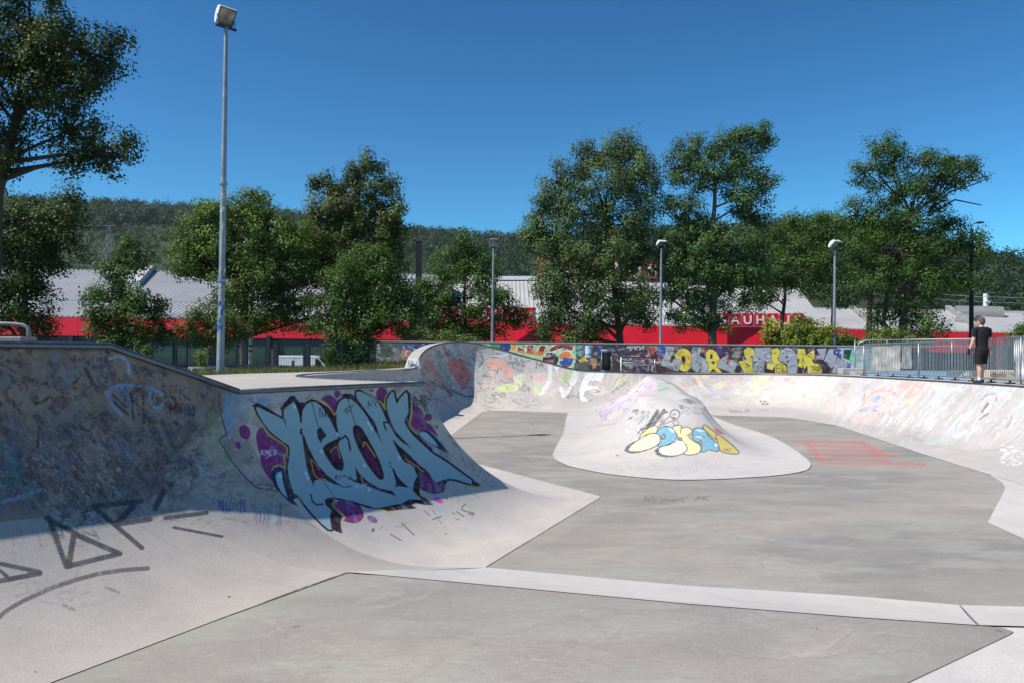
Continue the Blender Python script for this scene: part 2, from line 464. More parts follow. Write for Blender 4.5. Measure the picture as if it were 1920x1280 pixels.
# ---------------------------------------------------------------- lofted concrete transitions
def loft(pairs, nseg, nv, flat=0.1, smooth_u=False, vexp=1.0):
    """pairs: (coping xyz, foot xyz, flat fraction or None); returns V grid (nu, nv, 3); v=0 foot, v=1 coping"""
    C = np.array([p[0] for p in pairs], float); Ft = np.array([p[1] for p in pairs], float)
    fl = np.array([(p[2] if len(p) > 2 and p[2] is not None else flat) for p in pairs], float)
    A = np.hstack([C, Ft, fl[:, None]])
    if isinstance(nseg, int): nseg = [nseg] * (len(pairs) - 1)
    rows = []
    for i in range(len(pairs) - 1):
        ts = np.linspace(0, 1, nseg[i], endpoint=(i == len(pairs) - 2))
        p1, p2 = A[i], A[i + 1]
        if smooth_u:
            p0 = A[max(i - 1, 0)]; p3 = A[min(i + 2, len(A) - 1)]
            for t in ts:
                rows.append(0.5 * ((2 * p1) + (-p0 + p2) * t + (2 * p0 - 5 * p1 + 4 * p2 - p3) * t ** 2 + (-p0 + 3 * p1 - 3 * p2 + p3) * t ** 3))
        else:
            for t in ts: rows.append(p1 * (1 - t) + p2 * t)
    R = np.array(rows); nu = len(R)
    v = np.linspace(0, 1, nv) ** vexp
    out = np.zeros((nu, nv, 3))
    for i in range(nu):
        c, f, ff = R[i, :3], R[i, 3:6], min(max(R[i, 6], 0), 0.95)
        dxy = c[:2] - f[:2]; L = np.hypot(*dxy); h = c[2] - f[2]
        La = L * (1 - ff)
        Rr = (h * h + La * La) / (2 * h)
        if La >= h: th = math.acos(max(-1, (Rr - h) / Rr))
        else: th = math.pi / 2 if La >= h else math.acos(max(-1, (Rr - h) / Rr))
        # arc length parameter over flat + arc (angle from 0 to th), Rr chosen so the arc ends at the coping
        th = math.acos(max(-1.0, min(1.0, (Rr - h) / Rr)))
        Ltot = L * ff + Rr * th
        s = v * Ltot
        d = np.where(s <= L * ff, s, L * ff + Rr * np.sin(np.maximum(s - L * ff, 0) / Rr))
        z = np.where(s <= L * ff, 0, Rr * (1 - np.cos(np.maximum(s - L * ff, 0) / Rr)))
        out[i, :, 0] = f[0] + dxy[0] * d / L; out[i, :, 1] = f[1] + dxy[1] * d / L; out[i, :, 2] = f[2] + z
    return out, R
def gridfaces(nu, nv):
    i = np.arange(nu - 1)[:, None] * nv + np.arange(nv - 1)[None, :]
    return np.stack([i, i + nv, i + nv + 1, i + 1], -1).reshape(-1, 4)
# ================================================================= SKATEPARK
ZD = 1.630       # height of the left deck above the lower floor
ZR = 1.28       # height of the right and back deck
ZN = 0.25       # upper (near) floor
EPS = 0.006

def inpoly(X, Y, P):
    P = np.asarray(P, float); ins = np.zeros(X.shape, bool)
    for (x0, y0), (x1, y1) in zip(P, np.roll(P, -1, 0)):
        if y0 == y1: continue
        ins ^= ((y0 > Y) != (y1 > Y)) & (X < (x1 - x0) * (Y - y0) / (y1 - y0) + x0)
    return ins
def flat_sheet(name, polys, mat, parent=None, kind=None):
    V = []; Fc = []
    for P in polys:
        n = len(V); V += [tuple(p) for p in P]; Fc.append(list(range(n, n + len(P))))
    return tag(mesh_np(name, V, Fc, mat, parent, attrs={'paint': np.zeros((len(V), 4))}), kind=kind)

P1 = G(447, 735, ZD); P2 = G(795, 719, ZD); P3 = G(556, 706, ZD); P4 = G(780, 689.6, ZD)
FA = G(1128, 930, EPS); FB = G(909, 1063, EPS)
F2 = G(650, 1073, ZN + EPS)
Q1 = D(205, 650.5, 6.6); Q0 = D(0, 648.3, 5.85)
F0 = (-1.91, 5.17, ZN + EPS); FM = (-3.69, 1.59, ZN + EPS); QM = (-5.6, 2.54, Q0[2])
FMB = (-7.2, -5.5, ZN + EPS); QMB = (-9.1, -4.6, Q0[2])

# the big piece runs over both faces of the corner
def neon(pt):
    # worn ground
    hmk = np.clip((940 - py) / 50.0, 0, 1) * np.clip((px - 400) / 20.0, 0, 1) * np.clip((860 - px) / 40.0, 0, 1)
    pt.worn([((118, 112, 116), 50, 36, .6, .47, .12, .5, 221), ((100, 118, 136), 46, 30, .4, .57, .05, .45, 222), ((96, 90, 92), 20, 12, .8, .58, .05, .45, 223)], hmk)
    pt.strokes(90, (415, 735, 800, 900), 1.1, 0.6, (20, 60), (5, 16), [(116, 112, 118), (104, 98, 96), (126, 120, 112), (108, 116, 128)], (0.15, 0.35), 51, rag=0.42)
    pt.poly([(415, 736), (560, 736), (700, 728), (700, 745), (560, 752), (470, 760), (440, 800), (425, 810)], (104, 156, 196), 0.5, rag=0.45)
    pt.poly([(418, 740), (440, 738), (436, 790), (440, 815), (425, 812)], (84, 146, 190), 0.5, rag=0.42)
    pt.ell(480, 750, 22, 7, 0, (70, 130, 190), 0.6, 0.5, 0.35)
    pt.poly([(560, 734), (640, 730), (640, 744), (600, 748)], (176, 168, 130), 0.4, rag=0.4)
    pt.poly([(388, 775), (410, 790), (418, 815), (424, 830), (470, 890), (430, 890), (400, 850)], (112, 140, 84), 0.25, rag=0.4)
    pt.poly([(768, 745), (800, 765), (818, 790), (815, 783), (805, 800), (785, 780)], (126, 168, 92), 0.6, rag=0.3)
    pt.strokes(40, (770, 740, 800, 760), 1.2, 0.4, (6, 16), (1.5, 3), [(50, 46, 60), (80, 74, 78)], (0.4, 0.8), 52)
    pt.line(catmull([(411, 735), (412, 760), (418, 790), (424, 812), (417, 818), (412, 826), (418, 836), (440, 870), (480, 912), (510, 915)], 6, False), 2.6, (58, 62, 74), 0.9, rag=0.2)
    pt.line(catmull([(480, 908), (505, 908), (525, 918), (500, 918)], 5, False), 4, (80, 82, 84), 0.6)
    PUR = (120, 26, 112); PLUM = (48, 24, 40); BLU = (140, 172, 182); YEL = (196, 168, 44); NAV = (22, 46, 88)
    A = crop(400, 720, 6.857); B = crop(640, 720, 6.857); C = crop(480, 860, 6.857); Dd = crop(660, 840, 6.857)
    # purple clouds
    pt.poly(A((550, 680), (570, 590), (630, 550), (720, 640), (800, 700), (940, 800), (985, 900), (960, 1060), (800, 1050), (750, 1120), (740, 1220), (700, 1180), (640, 1080), (605, 980), (600, 900), (570, 820)), PUR, 0.95, 4)
    pt.ell(*A((405, 612))[0], 10.5, 14, -0.3, PUR, 0.95); pt.ell(*A((318, 780))[0], 5, 7.5, -0.4, PUR, 0.95); pt.ell(*A((497, 935))[0], 1.8, 3, -0.4, PUR, 0.9)
    pt.poly(B((890, 240), (960, 270), (1020, 310), (1060, 390), (1090, 480), (1150, 520), (1220, 620), (1240, 680), (1130, 590), (1000, 600), (960, 620), (880, 560), (870, 500), (905, 400)), PUR, 0.95, 4)
    pt.ell(*B((1118, 418))[0], 7, 7.5, 0, PUR, 0.95); pt.ell(*B((1228, 542))[0], 2.6, 3.2, 0, PUR, 0.9)
    pt.ell(*B((520, 115))[0], 11, 11, 0, PUR, 0.95); pt.poly(B((440, 150), (600, 150), (560, 240), (545, 260)), PUR, 0.95)
    pt.poly(A((1380, 200), (1430, 150), (1500, 135), (1560, 170), (1590, 230), (1560, 370), (1500, 300), (1440, 240)), PUR, 0.95, 4)
    pt.ell(*A((1590, 120))[0], 5.5, 7, 0, PUR, 0.9); pt.ell(697, 731, 4, 3, 0, PUR, 0.8)
    pt.poly(Dd((870, 330), (950, 300), (1050, 400), (1180, 470), (1190, 540), (1120, 580), (1000, 575), (890, 520), (870, 450)), PUR, 0.97, 4)
    pt.poly(C((960, 560), (1100, 530), (1250, 550), (1340, 600), (1385, 700), (1370, 770), (1300, 820), (1200, 815), (1110, 780), (1150, 740), (1050, 640)), PUR, 0.97, 4)
    pt.ell(*C((1495, 770))[0], 10.5, 5.6, 0.5, PUR, 0.95); pt.ell(*C((1507, 910))[0], 3, 3.8, 0, PUR, 0.9)
    pt.ell(*Dd((1110, 665))[0], 9.3, 4.8, 0.45, (196, 72, 184), 0.95)
    # the letters: outline of the pale blue body
    BODY = (A((545, 295), (578, 290), (905, 450), (905, 330), (935, 295), (1030, 215), (1062, 265), (1100, 380), (1125, 490), (1137, 430), (1150, 330), (1190, 260), (1250, 220), (1320, 225), (1385, 275), (1445, 360), (1500, 450), (1560, 570), (1600, 660), (1606, 700))
            + A((1640, 700), (1605, 600), (1585, 480), (1585, 370), (1592, 290), (1620, 220), (1680, 180), (1730, 175))
            + B((60, 180), (130, 190), (200, 250), (280, 340), (340, 430), (400, 540), (460, 640), (525, 770), (480, 620), (425, 470), (370, 410), (300, 310), (230, 220), (192, 150), (195, 92), (240, 85), (330, 130), (430, 190), (490, 250), (530, 340), (580, 460), (640, 560), (700, 660), (780, 740), (860, 790), (925, 850), (850, 760), (760, 670), (690, 590), (640, 480), (600, 370), (582, 260), (590, 190), (635, 110), (670, 90), (690, 180), (712, 250), (760, 170), (830, 95), (850, 130), (860, 250), (865, 360), (820, 440), (810, 480), (850, 560), (920, 650), (1010, 740), (1110, 830), (1180, 890), (1280, 950), (1400, 1030), (1560, 1150), (1680, 1234))
            + Dd((1540, 410), (1535, 462), (1440, 430), (1330, 395), (1230, 385), (1140, 410), (1090, 440), (1050, 410), (1000, 330), (940, 262), (900, 240), (840, 350), (800, 430), (780, 540), (840, 600), (905, 660), (820, 655), (740, 650), (690, 680), (640, 705), (500, 730), (350, 765), (290, 760), (150, 720), (0, 670))
            + C((1250, 540), (1100, 505), (1000, 490), (920, 500), (880, 530), (900, 590), (940, 625), (970, 660), (950, 720), (955, 800), (975, 905), (930, 900), (850, 830), (760, 740), (680, 650), (610, 560), (550, 470), (525, 455), (490, 440), (450, 340), (420, 220), (405, 100))
            + A((955, 1050), (975, 960), (985, 850), (970, 780), (900, 740), (790, 650), (720, 590), (650, 490), (580, 380)))
    # dark drop shadow / outlines
    pt.line(BODY, 7.5, PLUM, 1.0, closed=True)
    for q in (A((485, 280), (555, 235), (625, 260), (905, 425), (860, 300), (985, 150), (1040, 140), (1110, 230), (1180, 230), (1250, 185), (1330, 200), (1480, 290), (1580, 420), (1600, 220), (1690, 115), (1780, 120), (1900, 240), (1700, 560), (1600, 690), (1100, 480), (1000, 200), (905, 420), (600, 300)),
              B((-40, 130), (60, 120), (180, 150), (180, 75), (240, 80), (430, 180), (560, 330), (700, 640), (560, 470), (400, 420), (300, 290), (200, 180)),
              B((640, 70), (690, 90), (715, 200), (840, 62), (890, 120), (890, 330), (870, 500), (960, 640), (1160, 810), (1180, 880), (1110, 830), (800, 480), (860, 350), (840, 100), (712, 260), (660, 90)),
              Dd((310, 755), (480, 725), (690, 680), (750, 645), (830, 655), (905, 660), (1055, 725), (940, 728), (820, 700), (770, 725), (835, 770), (600, 790), (460, 806)),
              Dd((840, 350), (890, 330), (910, 400), (880, 450), (870, 560), (900, 610), (1060, 722), (905, 665), (830, 600), (775, 540), (800, 430)),
              Dd((1085, 445), (1140, 400), (1200, 380), (1310, 385), (1540, 465), (1400, 420), (1290, 405), (1230, 425), (1195, 470), (1160, 465)),
              Dd((1545, 405), (1600, 430), (1662, 470), (1610, 490), (1538, 472)),
              C((860, 570), (890, 510), (960, 488), (1060, 490), (1020, 520), (985, 560), (1080, 680), (1112, 740), (1090, 800), (1095, 880), (1115, 960), (1040, 930), (970, 905), (945, 800), (955, 700), (960, 660), (905, 605), (850, 590)),
              C((340, 200), (405, 100), (430, 260), (470, 400), (520, 460), (560, 490), (530, 500), (480, 520), (410, 440), (370, 330))):
        pt.poly(q, PLUM, 1.0)
    pt.poly(BODY, BLU, 1.0)
    pt.strokes(60, (480, 740, 880, 960), 1.15, 0.3, (20, 60), (3, 9), [(152, 184, 192), (126, 160, 174), (146, 178, 188)], (0.12, 0.3), 60)
    # counters and slits
    for q, sm in ((A((1330, 610), (1345, 560), (1385, 555), (1420, 600), (1457, 655), (1405, 705), (1380, 758), (1345, 690)), 0),
              (A((1412, 820), (1450, 770), (1540, 720), (1615, 690), (1640, 705), (1605, 770), (1640, 880), (1675, 1000), (1670, 1085), (1640, 1105), (1570, 1085), (1500, 1000), (1440, 900)), 3),
              (A((1140, 640), (1165, 650), (1220, 800), (1300, 960)) + C((800, 80), (920, 210), (1060, 310), (1115, 358), (1000, 318), (900, 268), (800, 258), (750, 282), (740, 312), (758, 385), (700, 250), (650, 100)) + A((1190, 1000), (1160, 800)), 0),
              (B((148, 560), (165, 530), (210, 522), (270, 570), (340, 690), (420, 830), (500, 1000), (545, 1150), (545, 1205), (520, 1225), (480, 1210), (400, 1120), (300, 970), (210, 800), (160, 660)), 3),
              (Dd((42, 235), (100, 330), (200, 420), (350, 510), (520, 545), (565, 615), (515, 588), (400, 560), (250, 500), (100, 450), (0, 412), (62, 405)), 0),
              (Dd((512, 255), (540, 258), (580, 350), (650, 430), (735, 505), (600, 482), (556, 497), (565, 430), (545, 350)), 0),
              (B((655, 705), (690, 730), (740, 790), (830, 860), (930, 960), (1000, 1030)) + Dd((900, 235), (905, 262), (840, 352), (790, 230), (740, 192), (690, 183), (640, 130), (590, 40)), 0),
              (A((905, 430), (922, 440), (935, 560), (920, 520)), 0), (A((1110, 470), (1132, 400), (1140, 470), (1130, 500)), 0)):
        pt.poly(q, PLUM, 1.0, sm)
    pt.line(B((20, 690), (50, 655), (85, 690), (115, 820)), 3, PLUM, 1.0); pt.line(A((1640, 700), (1700, 660), (1740, 720), (1760, 850)), 3, PLUM)
    pt.line(B((600, 490), (545, 480), (550, 520), (575, 580)), 3, PLUM); pt.line(C((708, 455), (722, 540), (780, 585), (860, 575)), 3, PLUM)
    pt.line(B((80, 180), (130, 350), (185, 520)), 1.5, PLUM, 0.9); pt.line(A((1260, 215), (1310, 400), (1355, 555)), 1.5, PLUM, 0.9); pt.line(C((860, 265), (930, 370), (1010, 490)), 1.2, PLUM, 0.9)
    pt.line(C((1110, 350), (1150, 360), (1220, 345)), 2.5, PLUM, 0.8, rag=0.3); pt.line(C((1210, 240), (1290, 290)), 2.5, PLUM, 0.8)
    for q in ((1130, 580, 2.2), (1130, 620, 3)): pt.ell(*A(q[:2])[0], q[2], q[2] * 1.3, 0, PLUM)
    for q in ((485, 187), (500, 230)): pt.ell(*Dd(q)[0], 1.8, 2, 0, PLUM)
    for q in (A((1490, 870), (1580, 790), (1612, 860), (1632, 950), (1590, 1005), (1540, 960)), B((278, 770), (300, 745), (335, 780), (400, 880), (470, 1020), (500, 1130), (490, 1190), (420, 1100), (340, 970), (290, 850)),
              C((715, 30), (745, 45), (820, 150), (905, 258), (800, 240), (765, 222)), Dd((130, 380), (200, 430), (340, 510), (480, 550), (400, 550), (250, 490), (140, 440)), Dd((650, 70), (760, 150), (880, 260), (1000, 400), (930, 360), (880, 290), (790, 210), (700, 160))):
        pt.poly(q, (98, 20, 80), 0.95)
    for P, w in ((A((490, 330), (560, 430), (640, 545), (730, 655), (830, 722), (945, 812), (940, 905), (905, 905), (920, 1060), (850, 1038), (790, 1052), (755, 1095)), 2.6),
                 (B((905, 250), (905, 400), (878, 520), (905, 570), (962, 625), (1000, 585)), 2.4), (A((1310, 190), (1400, 205), (1480, 270), (1555, 390), (1582, 340)), 2.2),
                 (B((280, 75), (430, 180), (545, 255), (560, 190), (590, 120)), 2.0), (A((1500, 870), (1580, 795), (1615, 870), (1630, 950)), 1.6), (B((280, 800), (285, 755), (305, 740), (345, 790), (440, 930)), 2.2),
                 (C((705, 10), (765, 225), (900, 255)), 1.8), (C((705, 0), (760, 50), (820, 140)), 1.4), (Dd((120, 365), (135, 430)), 2.5), (Dd((690, 130), (720, 160), (770, 180), (800, 215), (850, 230), (890, 290)), 2.0),
                 (C((1040, 540), (980, 575), (1030, 640), (1100, 720), (1150, 745), (1100, 790)), 2.2), (C((1540, 645), (1640, 655), (1700, 680), (1780, 672)), 2.6), (Dd((880, 520), (870, 560), (900, 605), (960, 640)), 2.0),
                 (Dd((1530, 480), (1610, 495), (1670, 470)), 3.0)):
        pt.line(catmull(P, 3, False), w, YEL, 0.9)
    pt.poly(B((500, 215), (545, 250), (560, 240), (580, 325), (540, 300)), YEL, 0.95)
    # wings
    pt.poly(C((190, 230), (200, 160), (230, 110), (290, 90), (375, 120), (350, 200), (372, 330), (410, 440), (480, 520), (545, 608), (450, 570), (370, 500), (270, 390), (210, 290)), NAV, 1.0)
    pt.poly(C((248, 215), (285, 165), (330, 160), (345, 300), (408, 505), (330, 430), (280, 340)), (150, 182, 194), 1.0)
    pt.poly(B((972, 640), (1000, 595), (1060, 578), (1130, 600), (1210, 670), (1300, 780), (1388, 888), (1280, 842), (1160, 775), (1050, 705), (990, 665)), NAV, 1.0)
    pt.poly(B((985, 630), (1040, 602), (1100, 622), (1170, 690), (1252, 802), (1160, 765), (1060, 700)), (150, 182, 194), 1.0)
    # small tags on the piece
    pt.text('KMEG', 490, 852, 9, (225, 205, 235), 1.5, 0.9); pt.line([(498, 858), (508, 853)], 1.4, (225, 205, 235), 0.8)
    pt.scrib((598, 764, 618, 783), 4, (30, 28, 40), 1.5, 0.9, 61); pt.text('AVN', 690, 764, 13, (34, 30, 44), 1.4, 0.9, dirx=(0.95, -0.3), diry=(-0.2, -0.95)); pt.line(catmull(A((1800, 270), (1700, 320), (1710, 355), (1770, 320)), 4, False), 2.0, PLUM, 0.9)
    pt.scrib((628, 889, 660, 898), 6, (30, 34, 50), 1.4, 0.9, 62); pt.scrib((664, 905, 690, 915), 5, (200, 220, 240), 1.3, 0.7, 66)
    for q in (A((1600, 640)), A((1390, 860)), B((350, 500)), B((390, 560)), C((640, 180)), C((660, 240)), C((310, 215)), Dd((160, 220)), Dd((610, 120)), Dd((220, 525)), A((1045, 285))):
        pt.ell(q[0][0], q[0][1], 2.2, 4, -0.5, (205, 228, 242), 0.8, 0.5)
    # black / red handwriting on the sunny apron
    pt.line(Dd((490, 1100), (630, 1180)), 2.2, (100, 96, 96), 0.9, rag=0.2); pt.line(Dd((640, 960), (800, 1112)), 2.4, (90, 88, 88), 0.9, rag=0.2); pt.line(Dd((560, 1005), (640, 1005), (690, 960)), 2, (120, 110, 112), 0.8, rag=0.25)
    pt.line(Dd((930, 800), (1000, 860)), 2.2, (110, 104, 104), 0.8); pt.line(Dd((1030, 780), (1150, 960)), 1.8, (110, 104, 104), 0.7, rag=0.3); pt.line(Dd((1040, 910), (1150, 870)), 2.4, (80, 78, 80), 0.85)
    pt.line(catmull(Dd((1460, 715), (1410, 760), (1440, 800), (1560, 830), (1560, 850), (1500, 840)), 4, False), 2.4, (100, 98, 98), 0.9); pt.line(Dd((1345, 810), (1440, 875)), 2.2, (92, 90, 90), 0.85)
    pt.line(Dd((1280, 820), (1330, 840)), 1.8, (110, 104, 104), 0.8); pt.ell(*Dd((1360, 910))[0], 2.2, 1.6, 0, (80, 76, 78), 0.9); pt.ell(*Dd((1220, 640))[0], 2, 1.6, 0, (80, 76, 78), 0.9)
    pt.line(catmull(Dd((1280, 610), (1320, 600), (1370, 640), (1380, 680), (1330, 650)), 4, False), 1.6, (150, 146, 148), 0.7); pt.line(Dd((350, 1040), (400, 990)), 1.8, (110, 104, 104), 0.7)
    for P in (((780, 880), (880, 830)), ((780, 1000), (820, 960), (800, 900)), ((1180, 880), (1300, 980), (1360, 960), (1330, 1010)), ((400, 1110), (440, 1130)), ((900, 1110), (1000, 1080), (1070, 1040)), ((960, 1100), (1060, 1080)), ((1190, 850), (1260, 900))):
        pt.line(catmull(Dd(*P), 4, False), 1.7, (216, 150, 150), 0.6)
    pt.strokes(36, (760, 930, 860, 990), -0.4, 0.8, (4, 14), (1, 1.8), [(214, 160, 158), (140, 134, 136)], (0.25, 0.55), 63)
    pt.ell(*Dd((1208, 1095))[0], 1.8, 1.4, 0, (60, 56, 50), 0.9)
    pt.line([(795, 719), (830, 776), (870, 832), (931, 888), (1000, 905), (1128, 930)], 2, (120, 116, 112), 0.3)
    pt.line(catmull(B((1400, 650), (1480, 770), (1560, 950), (1600, 1050)), 4, False), 1.6, (60, 56, 60), 0.6, rag=0.3); pt.line(catmull(B((1380, 640), (1470, 800)), 4, False), 1.4, (60, 56, 60), 0.6, rag=0.3)
    pt.strokes(30, (830, 800, 930, 900), 0.9, 0.15, (20, 50), (1.5, 4), [(90, 86, 86), (104, 100, 100)], (0.15, 0.35), 64, rag=0.4)

def seamdirt(pt, nu, nv, n=2, col=(112, 105, 96), al=0.6):
    j = np.arange(nu * nv) % nv
    idx = np.nonzero(j < n)[0]
    r_ = pt.rag[idx] if pt.rag is not None else 0.5
    pt._blend(idx, lin(col), al * np.clip((r_ - 0.35) / 0.3, 0.1, 1)); return pt
# ------------------------------------------------- left quarter pipe
V, R = loft([(QMB, FMB), (QM, FM), (Q0, F0), (Q1, F2, .03), (P1, FB, .2)], [20, 340, 300, 330], 430, flat=0.0, vexp=0.85)
nu, nv = V.shape[:2]; VV = V.reshape(-1, 3); px, py = proj(VV)
rag = fbm(px / 11.0, py / 9.0, 5)
pt = Paint(px, py, rag)
pal_old = [(60, 48, 62), (45, 38, 50), (88, 96, 120), (70, 90, 120), (112, 128, 140), (96, 70, 72), (120, 60, 55), (60, 70, 90), (130, 130, 132), (50, 45, 50), (84, 70, 96)]
up = lambda x, y: y < 985 - 0.05 * abs(x - 200)
# old paint on the steep part, its brown tone darkened to deepen the shade
pt.poly([(-60, 640), (205, 648), (447, 735), (420, 770), (395, 800), (330, 860), (280, 940), (160, 960), (-60, 985)], (138, 116, 102), 0.85)
mk = np.clip((990 - 0.10 * np.abs(px - 200) - py) / 60.0, 0, 1) * np.clip((455 - px - 0.25 * (py - 735)) / 70.0, 0, 1)
pt.worn([((104, 90, 82), 90, 60, 0.2, .46, .16, .5, 201), ((124, 112, 104), 60, 40, 0.4, .50, .10, .5, 202), ((86, 98, 114), 70, 44, 0.5, .56, .06, .5, 203), ((66, 52, 60), 44, 34, 0.7, .56, .05, .6, 204),
         ((112, 128, 142), 40, 30, 0.8, .59, .05, .55, 205), ((60, 50, 54), 26, 18, 0.9, .60, .05, .65, 206), ((110, 62, 56), 26, 16, 0.6, .635, .04, .6, 207), ((60, 84, 100), 36, 24, 0.7, .61, .04, .6, 208), ((46, 40, 44), 14, 9, 0.9, .62, .04, .7, 209)], mk)
lo = mk * np.clip((py - 760) / 110.0, 0, 1) * np.clip((330 - px) / 120.0, 0, 1)
pt.worn([((98, 84, 90), 34, 18, 0.8, .50, .06, .6, 211), ((136, 134, 138), 24, 10, 0.9, .56, .05, .6, 212), ((62, 52, 58), 22, 12, 0.7, .56, .05, .6, 213), ((132, 76, 66), 22, 11, 0.7, .59, .04, .6, 214), ((84, 98, 128), 28, 13, 0.5, .595, .04, .6, 215), ((178, 174, 172), 14, 5, 0.9, .62, .04, .7, 216), ((48, 42, 46), 12, 6, 1.0, .62, .04, .7, 217)], lo)
pt.strokes(40, (-40, 690, 380, 900), 0.9, 0.9, (8, 36), (1.0, 2.5), pal_old, (0.3, 0.6), 23, rag=0.45)
pt.strokes(90, (250, 860, 540, 990), -0.15, 0.25, (20, 90), (2, 7), [(92, 88, 92), (112, 104, 100), (80, 78, 84)], (0.12, 0.3), 27, rag=0.45)
# older readable pieces
pt.poly([(-40, 800), (18, 830), (60, 900), (76, 915), (70, 925), (0, 945), (-40, 950)], (60, 110, 118), 0.55, rag=0.4)
pt.line([(-10, 944), (40, 930), (74, 918)], 7, (130, 150, 190), 0.7, rag=0.4)
for x0, y0, x1, y1, w in ((-5, 676, 62, 712, 5), (34, 680, 56, 680, 5), (70, 838, 72, 800, 5), (160, 690, 185, 735, 8), (120, 730, 148, 708, 5), (145, 795, 168, 806, 7), (68, 755, 90, 745, 6), (85, 750, 105, 775, 6)):
    pt.line([(x0, y0), ((x0 + x1) / 2, (y0 + y1) / 2 + 3), (x1, y1)], w, (38, 30, 42), 0.7, rag=0.42)
pt.poly([(112, 712), (128, 696), (140, 690), (136, 712), (124, 735), (118, 730)], (92, 132, 165), 0.55, rag=0.35)
pt.line(catmull([(205, 672), (225, 666), (240, 680), (242, 698)], 6, False), 6, (130, 175, 205), 0.75, rag=0.3)
for P in ([(200, 735), (222, 722), (240, 722), (262, 722)], [(228, 724), (240, 745), (252, 765)], [(275, 725), (300, 735), (306, 752), (296, 765), (280, 752), (282, 735)], [(200, 735), (212, 760), (228, 778)]):
    pt.line(catmull(P, 5, False), 6.5, (108, 158, 195), 0.65, rag=0.36)
for P in ([(246, 735), (250, 782)], [(268, 730), (270, 792)], [(248, 733), (268, 728)], [(212, 740), (236, 762)], [(214, 752), (240, 776)]):
    pt.line(P, 5, (46, 40, 56), 0.8, rag=0.36)
pt.text('SEK', 300, 745, 22, (52, 47, 54), 1.8, 0.75)
pt.scrib((318, 752, 366, 782), 6, (44, 40, 50), 2.0, 0.75, 8)
pt.scrib((130, 668, 202, 678), 9, (66, 60, 78), 2.5, 0.6, 9)
pt.poly([(392, 768), (415, 790), (408, 830), (440, 880), (400, 876), (378, 842), (384, 800)], (112, 140, 84), 0.35, rag=0.4)
# dark ragged line and a brown one under the coping
pt.line([(-40, 654), (90, 656), (200, 657)], 3, (52, 40, 36), 0.6, rag=0.45)
pt.line([(205, 657), (330, 702), (425, 738)], 4, (120, 100, 88), 0.5)
# blue pen tags on the apron
pt.scrib((408, 934, 462, 962), 8, (58, 80, 150), 2.4, 0.75, 31); pt.scrib((470, 940, 530, 985), 8, (60, 76, 140), 1.6, 0.6, 32)
pt.scrib((480, 978, 560, 996), 9, (120, 120, 170), 1.2, 0.45, 33)
# brushed patch
pt.strokes(50, (60, 940, 185, 1015), 0.9, 0.4, (10, 40), (2, 8), [(96, 94, 108), (70, 68, 76), (150, 150, 160), (120, 160, 165)], (0.3, 0.7), 41, rag=0.42)
pt.strokes(60, (105, 955, 182, 990), -0.2, 0.3, (10, 26), (1, 3), [(50, 50, 54), (190, 200, 205), (80, 80, 84)], (0.4, 0.9), 42, rag=0.45)
pt.strokes(40, (5, 975, 50, 1050), 0.9, 0.4, (3, 12), (1, 2.5), [(60, 52, 50), (120, 60, 55)], (0.4, 0.8), 43, rag=0.5)
# grey tape letters
TG = (70, 70, 74)
k = crop(0, 860, 4)
for a, b, w in (((368, 440), (495, 800), 11), ((350, 440), (560, 555), 10), ((560, 560), (890, 705), 10), ((555, 560), (515, 800), 12), ((500, 805), (900, 708), 10),
                ((705, 360), (1065, 665), 9), ((700, 350), (1060, 315), 9), ((1010, 335), (880, 480), 12), ((860, 492), (1130, 450), 9), ((1225, 240), (1165, 370), 11),
                ((1240, 440), (1550, 402), 8), ((1305, 512), (1665, 580), 5.5), ((-40, 775), (295, 845), 9), ((-60, 925), (300, 855), 10), ((-20, 815), (60, 890), 8)):
    pt.line(k(a, b), w, TG, 0.94, soft=1.0)
pt.line(catmull(k((-40, 1215), (60, 1130), (200, 1050), (430, 950), (700, 870), (900, 835), (1110, 818)), 8, False), 8.5, TG, 0.8, soft=1.0, rag=0.22)
pt.line(catmull(k((300, 1060), (450, 1090), (600, 1100), (780, 1070), (890, 1005)), 6, False), 6, (140, 140, 146), 0.4, rag=0.35)
pt.line(k((470, 1095), (560, 1130)), 6, (96, 96, 100), 0.6, rag=0.35); pt.line(k((800, 965), (900, 1000)), 6, (88, 88, 92), 0.6, rag=0.35)
pt.strokes(40, (20, 1085, 140, 1130), -0.3, 0.3, (10, 40), (2, 5), [(150, 150, 155), (120, 120, 124)], (0.2, 0.5), 44, rag=0.45)
neon(pt)
# construction joints and the ragged edge at the floor
pt.line(catmull([(262, 985), (340, 1030), (430, 1070), (560, 1103)], 6, False), 2.5, (150, 146, 142), 0.45)
pt.line([(100, 1280), (560, 1104), (650, 1073)], 3, (54, 50, 46), 0.85, rag=0.3)
pt.line([(650, 1073), (909, 1063)], 2.0, (120, 116, 112), 0.35)
for q in ((430, 1118, 4), (67, 1258, 4.5)): pt.ell(q[0], q[1], q[2], 1.6, 0, (50, 48, 46), 0.9)
quarter = empty('quarter_pipe', (Q0[0], Q0[1], 0), 'tall shaded concrete quarter pipe with worn paint and grey tape letters', 'skate ramp')
def ch(o, parent):
    """parent without moving"""
    o.parent = parent; o.matrix_parent_inverse = Matrix.Translation(-Vector(parent.location)); return o
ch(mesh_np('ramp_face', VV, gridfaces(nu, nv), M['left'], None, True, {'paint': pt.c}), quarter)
mb = MB(); cope = [QMB, QM, Q0, Q1, P1]
mb.tube([(p[0], p[1], p[2] + 0.01) for p in cope], 0.029, 8)
ch(mb.build('coping', M['steel'], None, True), quarter)
out = Vector((-0.90, 0.43, 0))
def off(p, d): return (p[0] + out[0] * d, p[1] + out[1] * d, p[2])
